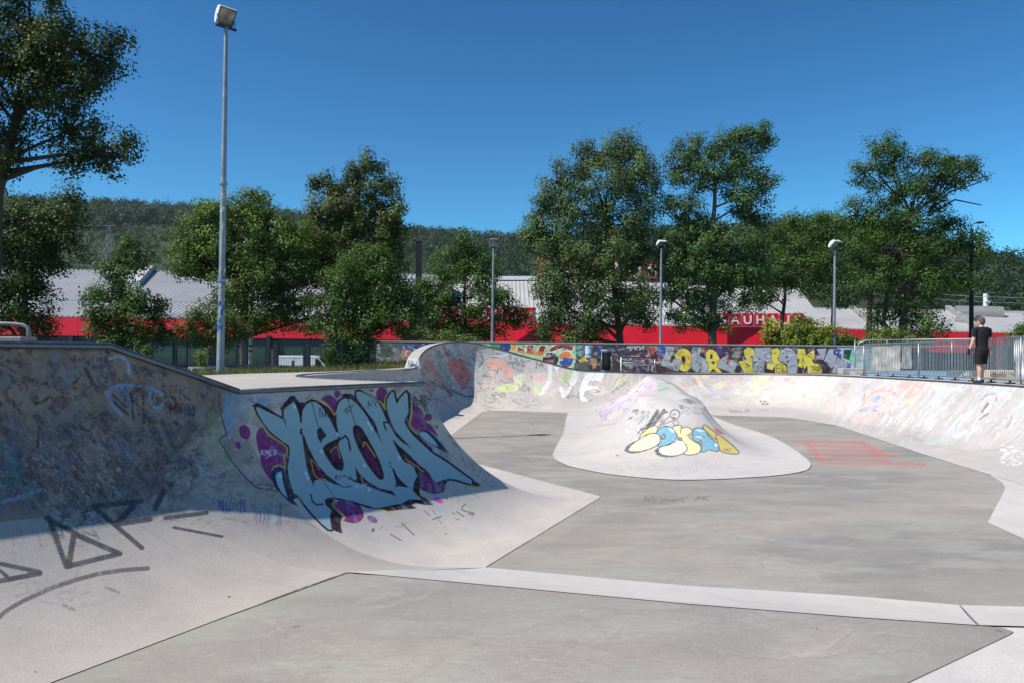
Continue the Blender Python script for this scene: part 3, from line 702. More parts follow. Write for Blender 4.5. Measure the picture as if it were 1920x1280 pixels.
dk = [[cope[i], cope[i + 1], off(cope[i + 1], 2.4), off(cope[i], 2.4)] for i in range(4)]
mb = MB()
for q in dk: mb.prism([(p[0], p[1], p[2] + 0.012) for p in q], (0, 0, 0), (0, 0, -0.18))
for i in range(4):
    a, b = off(cope[i], 2.38), off(cope[i + 1], 2.38)
    mb.prism([(a[0], a[1], a[2] - .17), (b[0], b[1], b[2] - .17), (b[0], b[1], 0), (a[0], a[1], 0)], (0, 0, 0), (-0.09, 0.043, 0))
ch(mb.build('deck', M['deck']), quarter)

# ------------------------------------------------- hip ramp with the big piece
V, R = loft([(P1, FB, .2), (P2, FA, .12)], [640], 470, flat=0.12)
nu, nv = V.shape[:2]; VV = V.reshape(-1, 3); px, py = proj(VV)
rag = fbm(px / 8.0, py / 7.0, 9)
pt = Paint(px, py, rag)
neon(pt)
hip = empty('hip_ramp', (P2[0], P2[1], 0), 'shaded concrete hip ramp carrying a big pale blue and purple graffiti piece', 'skate ramp')
seamdirt(pt, nu, nv, 2)
ch(mesh_np('ramp_face', VV, gridfaces(nu, nv), M['hip'], None, True, {'paint': pt.c}), hip)
mb = MB(); mb.tube([(p[0], p[1], p[2] + 0.008) for p in (P1, P2, P3)], 0.027, 8)
ch(mb.build('coping', M['steel'], None, True), hip)
# deck of the hip and the strip along the bay up to the grass
DL = [G(352, 705, ZD), G(470, 700.5, ZD), G(620, 696.5, ZD), G(700, 693, ZD), G(774, 688, ZD)]
zt = ZD + 0.012
poly = [(p[0], p[1], zt) for p in (P1, P2, P3, P4)] + [(p[0], p[1], zt) for p in reversed(DL)] + [(P1[0] - 2.3, P1[1] + 1.4, zt)]
mb = MB(); mb.prism(poly, (0, 0, 0), (0, 0, -0.2))
ch(mb.build('deck', M['deck']), hip)

# ------------------------------------------------- the bowl wall (bay, wave wall, back wall, right wall)
pairs = [
 (P2, FA, .12), (P3, (-1.75, 17.2, EPS), .3), ((-3.5, 19.5, ZD), (-1.52, 20.2, EPS), .25), (P4, (-1.2, 26.4, EPS), .2),
 (D(789, 667, 28.2), (-1.12, 27.7, EPS), .1), (D(806, 652, 29.6), (-1.08, 28.6, EPS), .05), (D(835, 643.5, 30.9), (-0.98, 29.2, EPS), .03), (D(870, 642, 31.7), (-0.55, 29.4, EPS), .03),
 (D(905, 647, 32.1), (0.0, 29.3, EPS), .08), (D(940, 655, 32.3), (0.5, 29.1, EPS), .12), (D(973, 665, 32.45), (1.0, 28.9, EPS), .2), (D(1007, 674, 32.55), (1.5, 28.6, EPS), .3),
 (D(1040, 683, 32.65), (1.95, 28.3, EPS), .4), (D(1073, 691, 32.8), (2.6, 28.2, EPS), .5), (D(1107, 695, 33.0), (3.3, 28.1, EPS), .55), (D(1173, 697.5, 33.3), (4.7, 27.9, EPS), .6), (D(1237, 699.5, 33.6), (6.2, 27.5, EPS), .62),
 (D(1280, 700.5, 33.75), (7.2, 27.0, EPS), .66), (D(1400, 701, 33.8), (8.2, 26.5, EPS), .70), (D(1475, 702, 32.9), (8.97, 26.0, EPS), .66), (D(1530, 703, 31.4), (9.2, 25.0, EPS), .6), (D(1575, 704.5, 29.8), (9.3, 24.0, EPS), .5),
 (D(1663, 709, 26.3), (9.35, 22.9, EPS), .35), (D(1750, 714, 23.3), (9.0, 20.4, EPS), .32), (D(1813, 718, 21.3), (8.66, 18.2, EPS), .32), (D(1913, 724.5, 18.7), (8.3, 15.8, EPS), .32),
 ((11.7, 15.5, ZR), (7.96, 13.2, EPS), .32), ((11.5, 12.5, ZR), (7.75, 11.0, EPS), .35), ((11.2, 8.0, ZR), (7.6, 7.5, EPS), .35)]
seg = [40, 60, 130, 60, 34, 40, 44, 44, 44, 40, 40, 40, 40, 40, 70, 60, 50, 110, 80, 60, 60, 80, 80, 70, 90, 60, 20, 20]
V, R = loft(pairs, seg, 170, smooth_u=True)
# keep the sharp hip edge: first row exactly on it
nu, nv = V.shape[:2]; VV = V.reshape(-1, 3); px, py = proj(VV)
rag = fbm(px / 7.0, py / 5.0, 15)
pt = Paint(px, py, rag)
vis = (px > 540)
H = crop(760, 630, 6.857); K = crop(1000, 640, 6.857)
ZB = crop(1560, 690, 5.333); ZC = crop(1260, 690, 5.053)
# bay wall
pt.strokes(60, (560, 695, 800, 760), 1.2, 0.3, (10, 40), (2, 6), [(110, 108, 116), (96, 120, 150), (130, 126, 124), (84, 80, 88)], (0.2, 0.5), 70, rag=0.4)
pt.ell(690, 718, 8, 5, 0, (96, 150, 190), 0.5, 0.5, 0.3); pt.scrib((716, 702, 730, 720), 3, (160, 160, 200), 1.4, 0.6, 71)
hm_ = np.clip((px - 880) / 10.0, 0, 1) * np.clip((1240 - px) / 40.0, 0, 1) * np.clip((752 - py) / 14.0, 0, 1)
pt.worn([((214, 200, 190), 30, 14, .4, .48, .08, .4, 251), ((150, 150, 156), 20, 9, .8, .60, .04, .55, 252), ((96, 96, 104), 14, 6, .9, .63, .03, .6, 253), ((214, 222, 180), 26, 12, .3, .62, .04, .5, 254), ((226, 180, 168), 26, 12, .2, .63, .04, .5, 255)], hm_)
lm_ = np.clip((px - 785) / 10.0, 0, 1) * np.clip((890 - px) / 10.0, 0, 1) * np.clip((750 - py) / 20.0, 0, 1)
pt.worn([((150, 134, 126), 26, 16, .9, .45, .1, .5, 261), ((110, 104, 116), 20, 9, .9, .56, .05, .6, 262), ((176, 110, 98), 22, 14, .8, .60, .04, .5, 263), ((70, 64, 74), 14, 6, .9, .60, .03, .6, 264)], lm_)
# left end of the wave wall
pt.poly(H((240, 300), (330, 330), (420, 480), (470, 560), (420, 560), (330, 450)), (206, 120, 104), 0.75, rag=0.25)
pt.poly(H((400, 330), (460, 310), (520, 380), (580, 480), (600, 560), (560, 640), (480, 520), (420, 430)), (150, 170, 165), 0.7, rag=0.2)
pt.line(catmull(H((420, 350), (470, 330), (520, 400), (500, 430), (440, 380)), 4), 1.4, (50, 50, 56), 0.8)
pt.poly(H((540, 300), (640, 270), (740, 330), (830, 430), (850, 520), (790, 620), (740, 700), (640, 560), (560, 420)), (206, 104, 92), 0.8, rag=0.2)
pt.strokes(40, (835, 672, 880, 730), 0.2, 0.5, (4, 12), (1, 2), [(150, 40, 50), (60, 46, 60), (190, 90, 80)], (0.4, 0.8), 72)
pt.poly(H((380, 520), (480, 600), (600, 740), (590, 750), (470, 650), (360, 570)), (150, 142, 96), 0.7, rag=0.25)
pt.line(H((330, 570), (600, 745)), 2.5, (58, 52, 54), 0.7, rag=0.3); pt.line(H((480, 620), (600, 745)), 3, (50, 46, 52), 0.8, rag=0.3)
pt.line(catmull(H((600, 700), (700, 740), (800, 770), (870, 770)), 4, False), 3, (54, 52, 72), 0.8, rag=0.25)
pt.poly(H((560, 130), (700, 130), (720, 190), (620, 260), (560, 200)), (170, 166, 186), 0.6, rag=0.35)
pt.strokes(26, (780, 645, 890, 690), 0.9, 0.8, (5, 22), (1.2, 4), [(90, 90, 110), (150, 146, 160), (140, 128, 92), (70, 66, 84), (180, 150, 130)], (0.25, 0.6), 73, rag=0.42)
pt.line(catmull(H((280, 700), (340, 750), (300, 820), (370, 790), (410, 860), (400, 800), (520, 850)), 5, False), 1.8, (60, 74, 100), 0.8)
pt.strokes(26, (800, 720, 890, 752), 0.5, 0.4, (6, 22), (1, 3), [(70, 66, 78), (96, 92, 90), (54, 60, 86)], (0.3, 0.6), 74, rag=0.4)
# sunny middle of the wave wall
pt.poly(H((860, 130), (920, 110), (920, 190), (870, 220)), (196, 120, 78), 0.75, rag=0.25)
pt.poly(H((910, 130), (1100, 130), (1110, 180), (920, 180)), (206, 196, 160), 0.6, rag=0.3)
pt.strokes(60, (860, 655, 990, 690), 0.7, 0.7, (5, 24), (1.2, 4.5), [(96, 100, 108), (70, 76, 84), (130, 132, 138), (210, 205, 200), (86, 90, 100)], (0.3, 0.75), 75, rag=0.42)
pt.poly(H((1040, 370), (1080, 290), (1180, 270), (1290, 330), (1360, 420), (1400, 480), (1330, 560), (1250, 480), (1240, 400), (1160, 440)), (226, 158, 138), 0.8, rag=0.25)
pt.line(catmull(H((1040, 290), (1110, 250), (1200, 255), (1280, 250), (1330, 200)), 5, False), 4, (205, 212, 214), 0.8, rag=0.2); pt.line(catmull(H((1030, 300), (1100, 260), (1200, 268)), 5, False), 1.6, (70, 74, 78), 0.8)
pt.poly(H((1330, 330), (1440, 300), (1550, 380), (1520, 460), (1420, 440), (1350, 390)), (120, 124, 130), 0.75, rag=0.4)
pt.line(H((1180, 440), (1060, 430)), 1.4, (100, 90, 90), 0.7); pt.line(catmull(H((980, 500), (1080, 520), (1150, 560), (1150, 620)), 4, False), 1.8, (90, 60, 70), 0.8)
pt.poly(H((1060, 440), (1150, 440), (1200, 530), (1180, 640), (1120, 700), (990, 640), (980, 560), (1100, 560)), (218, 190, 176), 0.6, rag=0.3)
pt.strokes(60, (885, 690, 960, 755), 0.4, 0.9, (3, 14), (1, 2.8), [(80, 76, 88), (120, 116, 120), (196, 200, 130), (150, 120, 140), (60, 58, 66)], (0.3, 0.7), 76, rag=0.42)
pt.poly(H((1150, 660), (1300, 600), (1400, 620), (1450, 690), (1300, 720), (1130, 710)), (206, 220, 140), 0.7, rag=0.35)
pt.poly(H((1380, 500), (1500, 490), (1500, 640), (1420, 700), (1400, 600)), (226, 226, 180), 0.65, rag=0.3)
pt.strokes(80, (890, 740, 1010, 765), 0.1, 0.4, (5, 20), (0.8, 2), [(96, 94, 98), (150, 146, 146), (120, 116, 122)], (0.3, 0.6), 77, rag=0.4)
# big white letters V and E, green and pink ground
pt.poly(K((0, 400), (180, 400), (330, 350), (520, 360), (600, 380), (1150, 390), (1100, 560), (1000, 640), (860, 690), (600, 640), (330, 640), (0, 690)), (226, 206, 196), 0.6, rag=0.3)
pt.poly(K((30, 420), (160, 410), (170, 480), (60, 520), (20, 480)), (222, 168, 156), 0.7, rag=0.3)
pt.poly(K((20, 560), (80, 520), (130, 560), (140, 640), (60, 690), (10, 640)), (196, 222, 160), 0.75, rag=0.3)
pt.poly(K((370, 350), (520, 360), (480, 520), (430, 560), (330, 520)), (200, 220, 160), 0.7, rag=0.3); pt.ell(*K((430, 440))[0], 6, 7, 0, (176, 150, 120), 0.5, 0.5, 0.3)
pt.poly(K((180, 160), (250, 170), (240, 500), (130, 680), (60, 690), (190, 480)), (236, 234, 230), 0.7, rag=0.2)
pt.poly(K((260, 320), (340, 320), (300, 380)), (240, 240, 240), 0.85)
pt.poly(K((520, 380), (600, 380), (560, 500), (440, 700), (370, 720), (330, 600), (350, 560), (430, 640)), (240, 240, 234), 0.85, rag=0.15)
pt.poly(K((670, 400), (915, 400), (880, 500), (720, 500), (690, 560), (850, 580), (800, 620), (660, 640), (640, 700), (720, 770), (600, 760), (590, 620)), (242, 242, 240), 0.9, rag=0.12)
pt.line(K((420, 715), (500, 620), (510, 570), (450, 560)), 1.5, (90, 90, 96), 0.75); pt.line(K((670, 640), (780, 610), (860, 640), (790, 650)), 1.6, (70, 70, 76), 0.75)
pt.line(K((420, 710), (520, 690), (580, 720)), 1.3, (90, 88, 90), 0.7); pt.line(K((590, 640), (570, 690), (610, 760)), 1.5, (90, 96, 96), 0.7); pt.line(K((700, 770), (760, 740)), 1.5, (80, 80, 84), 0.7)
pt.scrib((1004, 676, 1022, 695), 3, (60, 60, 64), 1.2, 0.85, 78); pt.scrib((950, 678, 985, 690), 4, (90, 90, 96), 1.1, 0.7, 79)
pt.strokes(90, (1000, 690, 1160, 740), 1.0, 0.9, (4, 16), (1, 2.6), [(110, 108, 112), (170, 150, 150), (160, 190, 140), (226, 226, 220), (140, 150, 170)], (0.2, 0.5), 80, rag=0.42)
pt.poly(K((1050, 400), (1260, 400), (1200, 500), (1100, 560), (1020, 620), (950, 640)), (214, 218, 170), 0.55, rag=0.35)
pt.strokes(40, (1130, 698, 1225, 720), 1.9, 0.2, (8, 26), (1, 2.4), [(130, 132, 140), (214, 206, 170), (110, 116, 130)], (0.3, 0.6), 81, rag=0.4)
# back wall between the spine and the right corner
pt.poly(ZC((0, 60), (240, 60), (240, 220), (120, 200), (0, 190)), (190, 166, 164), 0.6, rag=0.38)
pt.poly(ZC((210, 75), (240, 70), (300, 170), (270, 190)), (236, 210, 140), 0.85, rag=0.15); pt.line(ZC((205, 95), (250, 190), (235, 270)), 1.4, (110, 96, 90), 0.7)
pt.ell(*ZC((310, 78))[0], 12, 5, 0, (230, 168, 160), 0.7, 0.6, 0.3); pt.poly(ZC((370, 160), (440, 130), (520, 110), (500, 180), (430, 200)), (240, 222, 160), 0.7, rag=0.25); pt.ell(*ZC((510, 150))[0], 7, 7, 0, (236, 176, 156), 0.6, 0.5, 0.3)
pt.ell(*ZC((450, 220))[0], 12, 3, 0, (180, 196, 226), 0.6, 0.5, 0.3)
pt.poly(ZC((740, 70), (950, 70), (900, 120), (800, 190), (710, 180), (780, 140)), (206, 214, 156), 0.7, rag=0.25); pt.line(ZC((950, 75), (800, 195), (720, 175)), 1.4, (130, 126, 100), 0.7)
pt.poly(ZC((890, 130), (970, 110), (980, 160), (900, 160)), (236, 196, 150), 0.7, rag=0.25); pt.line(ZC((1060, 100), (1230, 70), (1200, 95), (1060, 110)), 1.4, (150, 140, 120), 0.7)
pt.poly(ZC((1150, 160), (1260, 80), (1370, 75), (1300, 150), (1200, 190)), (186, 204, 226), 0.6, rag=0.25); pt.poly(ZC((1380, 110), (1400, 80), (1470, 80), (1440, 130), (1390, 150)), (232, 224, 224), 0.7, rag=0.2); pt.line(ZC((1480, 85), (1440, 130), (1380, 145), (1380, 100)), 1.3, (120, 110, 100), 0.7)
pt.poly(ZC((1400, 180), (1480, 90), (1600, 90), (1520, 190), (1430, 220)), (236, 228, 190), 0.6, rag=0.3); pt.line(ZC((640, 110), (670, 65)), 1.4, (140, 120, 110), 0.6); pt.line(ZC((340, 75), (500, 105)), 1.3, (150, 130, 120), 0.6)
pt.poly(ZC((540, 220), (700, 235), (820, 240), (800, 265), (600, 240)), (232, 212, 180), 0.55, rag=0.3)
bm_ = np.clip((px - 1235) / 40.0, 0, 1) * np.clip((1640 - px) / 80.0, 0, 1) * np.clip((765 - py) / 30.0, 0, 1)
pt.worn([((206, 190, 184), 46, 16, .2, .46, .1, .5, 241), ((226, 212, 190), 40, 14, .5, .55, .05, .55, 242), ((198, 206, 220), 40, 14, -.3, .58, .05, .5, 243), ((224, 190, 182), 34, 12, .3, .60, .04, .55, 244), ((208, 212, 180), 34, 12, -.4, .61, .04, .5, 245), ((150, 144, 142), 12, 4, .6, .64, .03, .5, 246)], bm_)
for q in ((840, 310), (880, 308)): pt.ell(*ZC(q)[0], 2.2, 1.5, 0, (80, 72, 72), 0.9)
pt.ell(*ZC((882, 333))[0], 7.2, 2.6, 0, (80, 72, 72), 0.9); pt.ell(*ZC((882, 331))[0], 4.6, 1.2, 0, (196, 186, 182), 0.9)
pt.strokes(30, (1365, 766, 1405, 773), 0.0, 0.5, (2, 7), (0.8, 1.4), [(110, 106, 104)], (0.4, 0.7), 84); pt.line(ZC((1240, 265), (1265, 240)), 1.5, (110, 80, 80), 0.7); pt.line(ZC((825, 395), (900, 400), (915, 385)), 1.2, (120, 116, 114), 0.6)
# right wall: smears running down the transition
dn = 2.25
rm = np.clip((px - 1540) / 90.0, 0, 1) * np.clip((py - 703) / 6.0, 0, 1) * np.clip((850 - 0.0 * px - py) / 70.0, 0, 1) * (VV[:, 1] > 5)
pt.worn([((190, 184, 182), 40, 12, dn, .44, .12, .5, 231), ((206, 214, 222), 44, 10, dn, .54, .06, .55, 232), ((196, 180, 176), 40, 9, dn, .57, .05, .6, 233), ((170, 170, 176), 36, 7, dn, .58, .05, .6, 234), ((232, 228, 228), 30, 6, dn, .59, .04, .75, 235), ((190, 198, 206), 50, 9, dn, .60, .04, .6, 236), ((150, 146, 148), 24, 4.5, dn, .63, .03, .6, 237), ((214, 176, 170), 30, 8, dn, .63, .04, .5, 238), ((206, 200, 168), 30, 8, dn, .64, .04, .5, 239)], rm)
pt.poly(ZB((100, 130), (200, 150), (120, 280), (60, 280)), (172, 150, 148), 0.6, rag=0.4)
pt.poly(ZB((320, 350), (380, 260), (480, 230), (600, 260), (640, 330), (560, 430), (400, 470), (300, 450)), (224, 190, 178), 0.75, rag=0.3)
pt.line(catmull(ZB((310, 360), (370, 270), (470, 220), (600, 230), (650, 280)), 5, False), 4, (216, 150, 144), 0.7, rag=0.3)
for q in ((430, 310), (330, 410), (430, 400), (460, 290)): pt.ell(*ZB(q)[0], 8, 5, -0.6, (128, 166, 196), 0.75, 0.4, 0.35)
pt.strokes(40, (1615, 735, 1680, 780), 2.2, 0.5, (4, 14), (1, 3), [(190, 110, 110), (120, 150, 190), (226, 206, 190), (160, 90, 96)], (0.4, 0.8), 87, rag=0.4)
pt.poly(ZB((260, 440), (420, 480), (380, 560), (180, 540)), (228, 190, 180), 0.6, rag=0.42); pt.poly(ZB((640, 200), (700, 140), (830, 140), (760, 200), (700, 190)), (224, 160, 152), 0.7, rag=0.35)
pt.poly(ZB((830, 140), (940, 140), (900, 220), (780, 300), (720, 300)), (224, 150, 142), 0.7, rag=0.35); pt.poly(ZB((740, 330), (880, 250), (900, 280), (760, 370)), (222, 208, 160), 0.6, rag=0.35)
pt.poly(ZB((980, 160), (1180, 180), (1260, 200), (1080, 330), (900, 420), (1040, 250)), (190, 206, 224), 0.6, rag=0.35); pt.poly(ZB((1260, 250), (1400, 180), (1400, 230), (1260, 360), (1200, 420)), (166, 160, 156), 0.6, rag=0.38)
pt.poly(ZB((1560, 190), (1750, 200), (1700, 240), (1560, 220)), (150, 206, 206), 0.6, rag=0.35); pt.poly(ZB((1780, 220), (1920, 250), (1920, 310), (1800, 270)), (166, 176, 150), 0.6, rag=0.3)
pt.line(catmull(ZB((1480, 320), (1560, 260), (1640, 260), (1640, 320)), 4, False), 4, (120, 116, 116), 0.6, rag=0.35); pt.line(ZB((1500, 430), (1560, 350)), 4, (70, 66, 72), 0.8, rag=0.25); pt.line(ZB((1480, 505), (1560, 450)), 4, (90, 110, 120), 0.8, rag=0.25)
pt.poly(ZB((1520, 430), (1580, 360), (1600, 380), (1540, 450)), (240, 238, 240), 0.85); pt.poly(ZB((1200, 680), (1340, 610), (1360, 640), (1240, 700)), (238, 236, 238), 0.7, rag=0.35)
pt.strokes(50, (1880, 835, 1920, 872), 2.9, 0.3, (3, 8), (1, 1.8), [(245, 245, 245)], (0.5, 0.9), 89)
pt.poly(ZB((920, 740), (1180, 680), (1150, 720), (960, 780)), (170, 212, 214), 0.55, rag=0.38)
pt.line(catmull(ZB((1500, 830), (1700, 790), (1850, 690), (1920, 620)), 5, False), 2.2, (140, 140, 144), 0.6, rag=0.3); pt.line(catmull(ZB((1740, 590), (1790, 520), (1790, 460)), 5, False), 2.6, (110, 110, 116), 0.6, rag=0.3)
pt.strokes(30, (1690, 808, 1735, 825), -0.2, 0.3, (5, 16), (1.5, 4), [(170, 156, 152)], (0.3, 0.6), 90)
pt.c[~vis, 3] *= 0.5
bowl = empty('skate_bowl', (5.0, 33.0, 0), 'pale painted concrete bowl wall with a tall wave hump and a long right side', 'skate bowl')
seamdirt(pt, nu, nv, 2)
ch(mesh_np('bowl_wall', VV, gridfaces(nu, nv), M['bowl'], None, True, {'paint': pt.c}), bowl)
# coping + deck strip outside it
cop = R[:, :3]
sel = cop[::6]
mb = MB(); mb.tube([(p[0], p[1], p[2] + 0.008) for p in sel], 0.03, 6); ch(mb.build('coping', M['steel'], None, True), bowl)
i0 = sum(seg[:3])
cc = cop[i0 - 2::4]; n = len(cc)
Vd = []; Fd = []
for i in range(n):
    t = cc[min(i + 1, n - 1)] - cc[max(i - 1, 0)]; t = t / (np.hypot(t[0], t[1]) + 1e-9)
    nrm = np.array([-t[1], t[0]])
    fade = min(1, max(0, (i - 66) / 40.0))
    w = 0.42 + 1.6 * fade
    a = cc[i]; b = a[:2] + nrm * w
    zt_ = a[2] + 0.012
    gz = 1.2
    Vd += [(a[0], a[1], zt_), (b[0], b[1], zt_ - 0.0), (b[0], b[1], min(gz, zt_ - .1)), (a[0] + nrm[0] * .05, a[1] + nrm[1] * .05, zt_ - 0.1)]
for i in range(n - 1):
    for k_ in range(3): Fd.append([4 * i + k_, 4 * i + k_ + 1, 4 * i + 4 + k_ + 1, 4 * i + 4 + k_])
ch(mesh_np('deck', Vd, Fd, M['deck']), bowl)

# ------------------------------------------------- spine / volcano
S = lambda x, y, z: (x, y, z)
e2 = 0.012
vp = [((5.6, 33.3, 1.20), (2.6, 33.3, e2), .1), ((4.95, 28.0, 1.19), (1.97, 28.2, e2), .12), ((3.85, 21.5, 1.14), (1.35, 21.0, e2), .15), ((3.00, 18.7, 1.09), (0.95, 17.4, e2), .12), ((2.90, 17.9, 1.03), (0.81, 15.8, e2), .12),
      ((2.97, 17.35, 0.97), (0.95, 14.6, e2), .16), ((3.07, 17.05, 0.94), (1.25, 13.9, e2), .2), ((3.2, 16.85, 0.92), (1.67, 13.3, e2), .24), ((3.36, 16.72, 0.91), (2.15, 12.92, e2), .25), ((3.53, 16.66, 0.905), (2.66, 12.72, e2), .26), ((3.69, 16.66, 0.905), (3.2, 12.77, e2), .26),
      ((3.84, 16.70, 0.91), (3.79, 12.94, e2), .26), ((3.97, 16.78, 0.915), (4.43, 13.22, e2), .26), ((4.06, 16.9, 0.92), (5.03, 13.72, e2), .26), ((4.11, 17.05, 0.95), (5.45, 14.5, e2), .24), ((4.12, 17.25, 1.0), (5.70, 15.4, e2), .22), ((4.08, 17.6, 1.08), (5.99, 16.8, e2), .18), ((4.04, 18.2, 1.13), (6.2, 18.0, e2), .18),
      ((4.22, 19.5, 1.14), (6.4, 19.4, e2), .2), ((4.55, 21.6, 1.15), (6.5, 21.5, e2), .2), ((4.8, 23.3, 1.16), (6.5, 23.3, e2), .2), ((5.25, 27.0, 1.18), (6.75, 26.8, e2), .2), ((5.9, 33.3, 1.2), (7.3, 33.3, e2), .2)]
vs = [16, 40, 40, 14, 26, 26, 30, 34, 34, 34, 36, 36, 34, 28, 24, 24, 24, 24, 20, 16, 24, 20]
V, R = loft(vp, vs, 190, smooth_u=True)
nu, nv = V.shape[:2]
# close the crest with a rounded top
top = R[:, :3].copy()
yy = np.clip(top[:, 1], 17.15, 33.3); cx_ = np.interp(yy, [17.25, 18.2, 21.5, 28.0, 33.3], [3.58, 3.56, 4.2, 5.1, 5.75])
cen = np.stack([cx_, np.maximum(top[:, 1], 17.2), np.interp(top[:, 1], [16.6, 17.4, 18.2, 19.0], [0.97, 1.02, 1.10, 1.14]) * (top[:, 1] < 19) + (top[:, 2] + 0.01) * (top[:, 1] >= 19)], 1)
V = np.concatenate([V, ((V[:, -1] + cen) / 2 + np.array([0, 0, .012]))[:, None], cen[:, None]], 1); nv += 2
VV = V.reshape(-1, 3); px, py = proj(VV)
rag = fbm(px / 6.0, py / 4.5, 19)
pt = Paint(px, py, rag)
E = crop(1140, 740, 6.857)
pt.poly([(1030, 780), (1190, 730), (1215, 800), (1180, 835), (1040, 860)], (176, 172, 172), 0.35, rag=0.2)
pt.poly([(1385, 820), (1500, 840), (1530, 870), (1500, 868), (1420, 850)], (190, 190, 198), 0.3)  # light shade of the right flank put in as a blue-grey tint
# purple arrows streaming down the left flank
for x0, y0, x1, y1, w, c in ((1190, 712, 1118, 772, 3.5, (206, 190, 226)), (1200, 716, 1126, 776, 3, (196, 172, 220)), (1212, 714, 1150, 770, 3, (214, 180, 214)), (1228, 708, 1205, 738, 3.4, (214, 160, 206)), (1222, 712, 1200, 740, 2.4, (226, 150, 206)),
                          (1192, 720, 1160, 752, 3.4, (240, 238, 246)), (1182, 724, 1140, 766, 2.2, (222, 214, 232)), (1206, 724, 1136, 785, 2, (226, 214, 170)), (1200, 738, 1140, 786, 1.6, (230, 216, 180)), (1172, 728, 1120, 770, 1.2, (196, 160, 176)), (1176, 735, 1124, 776, 1.3, (150, 130, 180)), (1184, 745, 1150, 772, 3.5, (198, 178, 226)), (1170, 752, 1130, 778, 2.2, (176, 160, 206))):
    pt.line(catmull([(x0, y0), ((x0 + x1) / 2 + 4, (y0 + y1) / 2 + 3), (x1, y1)], 5, False), w, c, 0.85, rag=0.15)
pt.strokes(40, (1120, 715, 1205, 780), 2.45, 0.15, (8, 26), (0.8, 1.6), [(130, 120, 150), (160, 140, 190), (214, 190, 150)], (0.4, 0.7), 91)
for q in ((1118, 770), (1127, 779), (1136, 784), (1155, 745), (1174, 737), (1175, 765), (1182, 749), (1195, 733), (1170, 768), (1146, 752)): pt.ell(q[0], q[1], 2.2, 1.8, 0, (120, 116, 150), 0.8, 0.4)
pt.poly([(1232, 714), (1248, 716), (1262, 732), (1246, 736), (1230, 728)], (168, 204, 184), 0.7, rag=0.3); pt.scrib((1232, 716, 1256, 734), 3, (90, 120, 110), 1.0, 0.6, 92)
pt.strokes(50, (1180, 715, 1240, 740), 2.2, 0.3, (5, 16), (1, 3), [(140, 140, 150), (190, 186, 190)], (0.3, 0.6), 93, rag=0.4)
# dark top patch, black brush marks, stick figure
pt.poly(E((870, 70), (1060, 30), (1120, 90), (1170, 150), (1060, 110), (960, 95)), (74, 74, 80), 0.85, rag=0.15)
pt.strokes(40, (1272, 755, 1310, 775), 0.1, 0.3, (4, 10), (1, 2.6), [(120, 118, 120), (150, 148, 150), (100, 98, 102)], (0.4, 0.8), 94, rag=0.35)
pt.poly(E((910, 115), (970, 115), (960, 170), (920, 175)), (110, 108, 112), 0.8, rag=0.2)
pt.poly(E((1130, 100), (1240, 230), (1380, 400), (1300, 340), (1180, 210)), (130, 128, 130), 0.5, rag=0.35)
for P, w in ((((640, 200), (560, 320), (500, 430)), 6), (((720, 195), (640, 300), (570, 390)), 7), (((640, 220), (520, 400)), 4), (((760, 215), (700, 240), (620, 340)), 4), (((600, 380), (480, 420), (370, 465)), 3.5), (((520, 370), (430, 440), (380, 495)), 2.5)):
    pt.line(catmull(E(*P), 4, False), w, (72, 72, 78), 0.9, rag=0.25)
pt.strokes(30, (1205, 768, 1250, 800), 2.2, 0.2, (8, 26), (1.2, 3), [(84, 84, 90), (110, 108, 112)], (0.4, 0.8), 95, rag=0.35)
pt.poly(E((770, 235), (860, 190), (930, 240), (920, 320), (850, 330), (700, 390), (690, 380)), (196, 180, 172), 0.6)
th = np.linspace(0, 2 * PI, 24); pt.line([(1140 + (862 + 62 * math.cos(a)) / 6.857, 740 + (245 + 60 * math.sin(a)) / 6.857) for a in th], 2.6, (96, 92, 94), 0.9)
pt.line([(1140 + (872 + 34 * math.cos(a)) / 6.857, 740 + (355 + 32 * math.sin(a)) / 6.857) for a in th], 2.2, (110, 110, 100), 0.85)
pt.line(E((790, 270), (690, 375), (740, 365), (850, 320)), 2.2, (100, 94, 94), 0.85); pt.ell(*E((850, 245))[0], 3.4, 1.4, -0.3, (80, 74, 76), 0.9); pt.ell(*E((845, 290))[0], 2, 2, 0, (80, 74, 76), 0.9)
for q in ((350, 200, 6, 2.2), (290, 295, 5, 2), (450, 215, 4, 1.6)): pt.ell(*E(q[:2])[0], q[2], q[3], -0.5, (96, 94, 98), 0.85, 0.3, 0.3)
pt.line(E((320, 190), (390, 195), (360, 240)), 2, (90, 88, 92), 0.85); pt.scrib((1212, 756, 1232, 766), 3, (130, 128, 130), 1.2, 0.7, 96); pt.line(E((450, 250), (530, 200)), 1.2, (190, 120, 110), 0.6)
pt.strokes(12, (1170, 795, 1205, 815), -0.5, 0.2, (4, 10), (0.9, 1.6), [(240, 240, 240)], (0.5, 0.9), 97, rag=0.35); pt.poly(E((1340, 390), (1400, 420), (1505, 500), (1480, 512), (1400, 480)), (190, 60, 72), 0.85, rag=0.1)
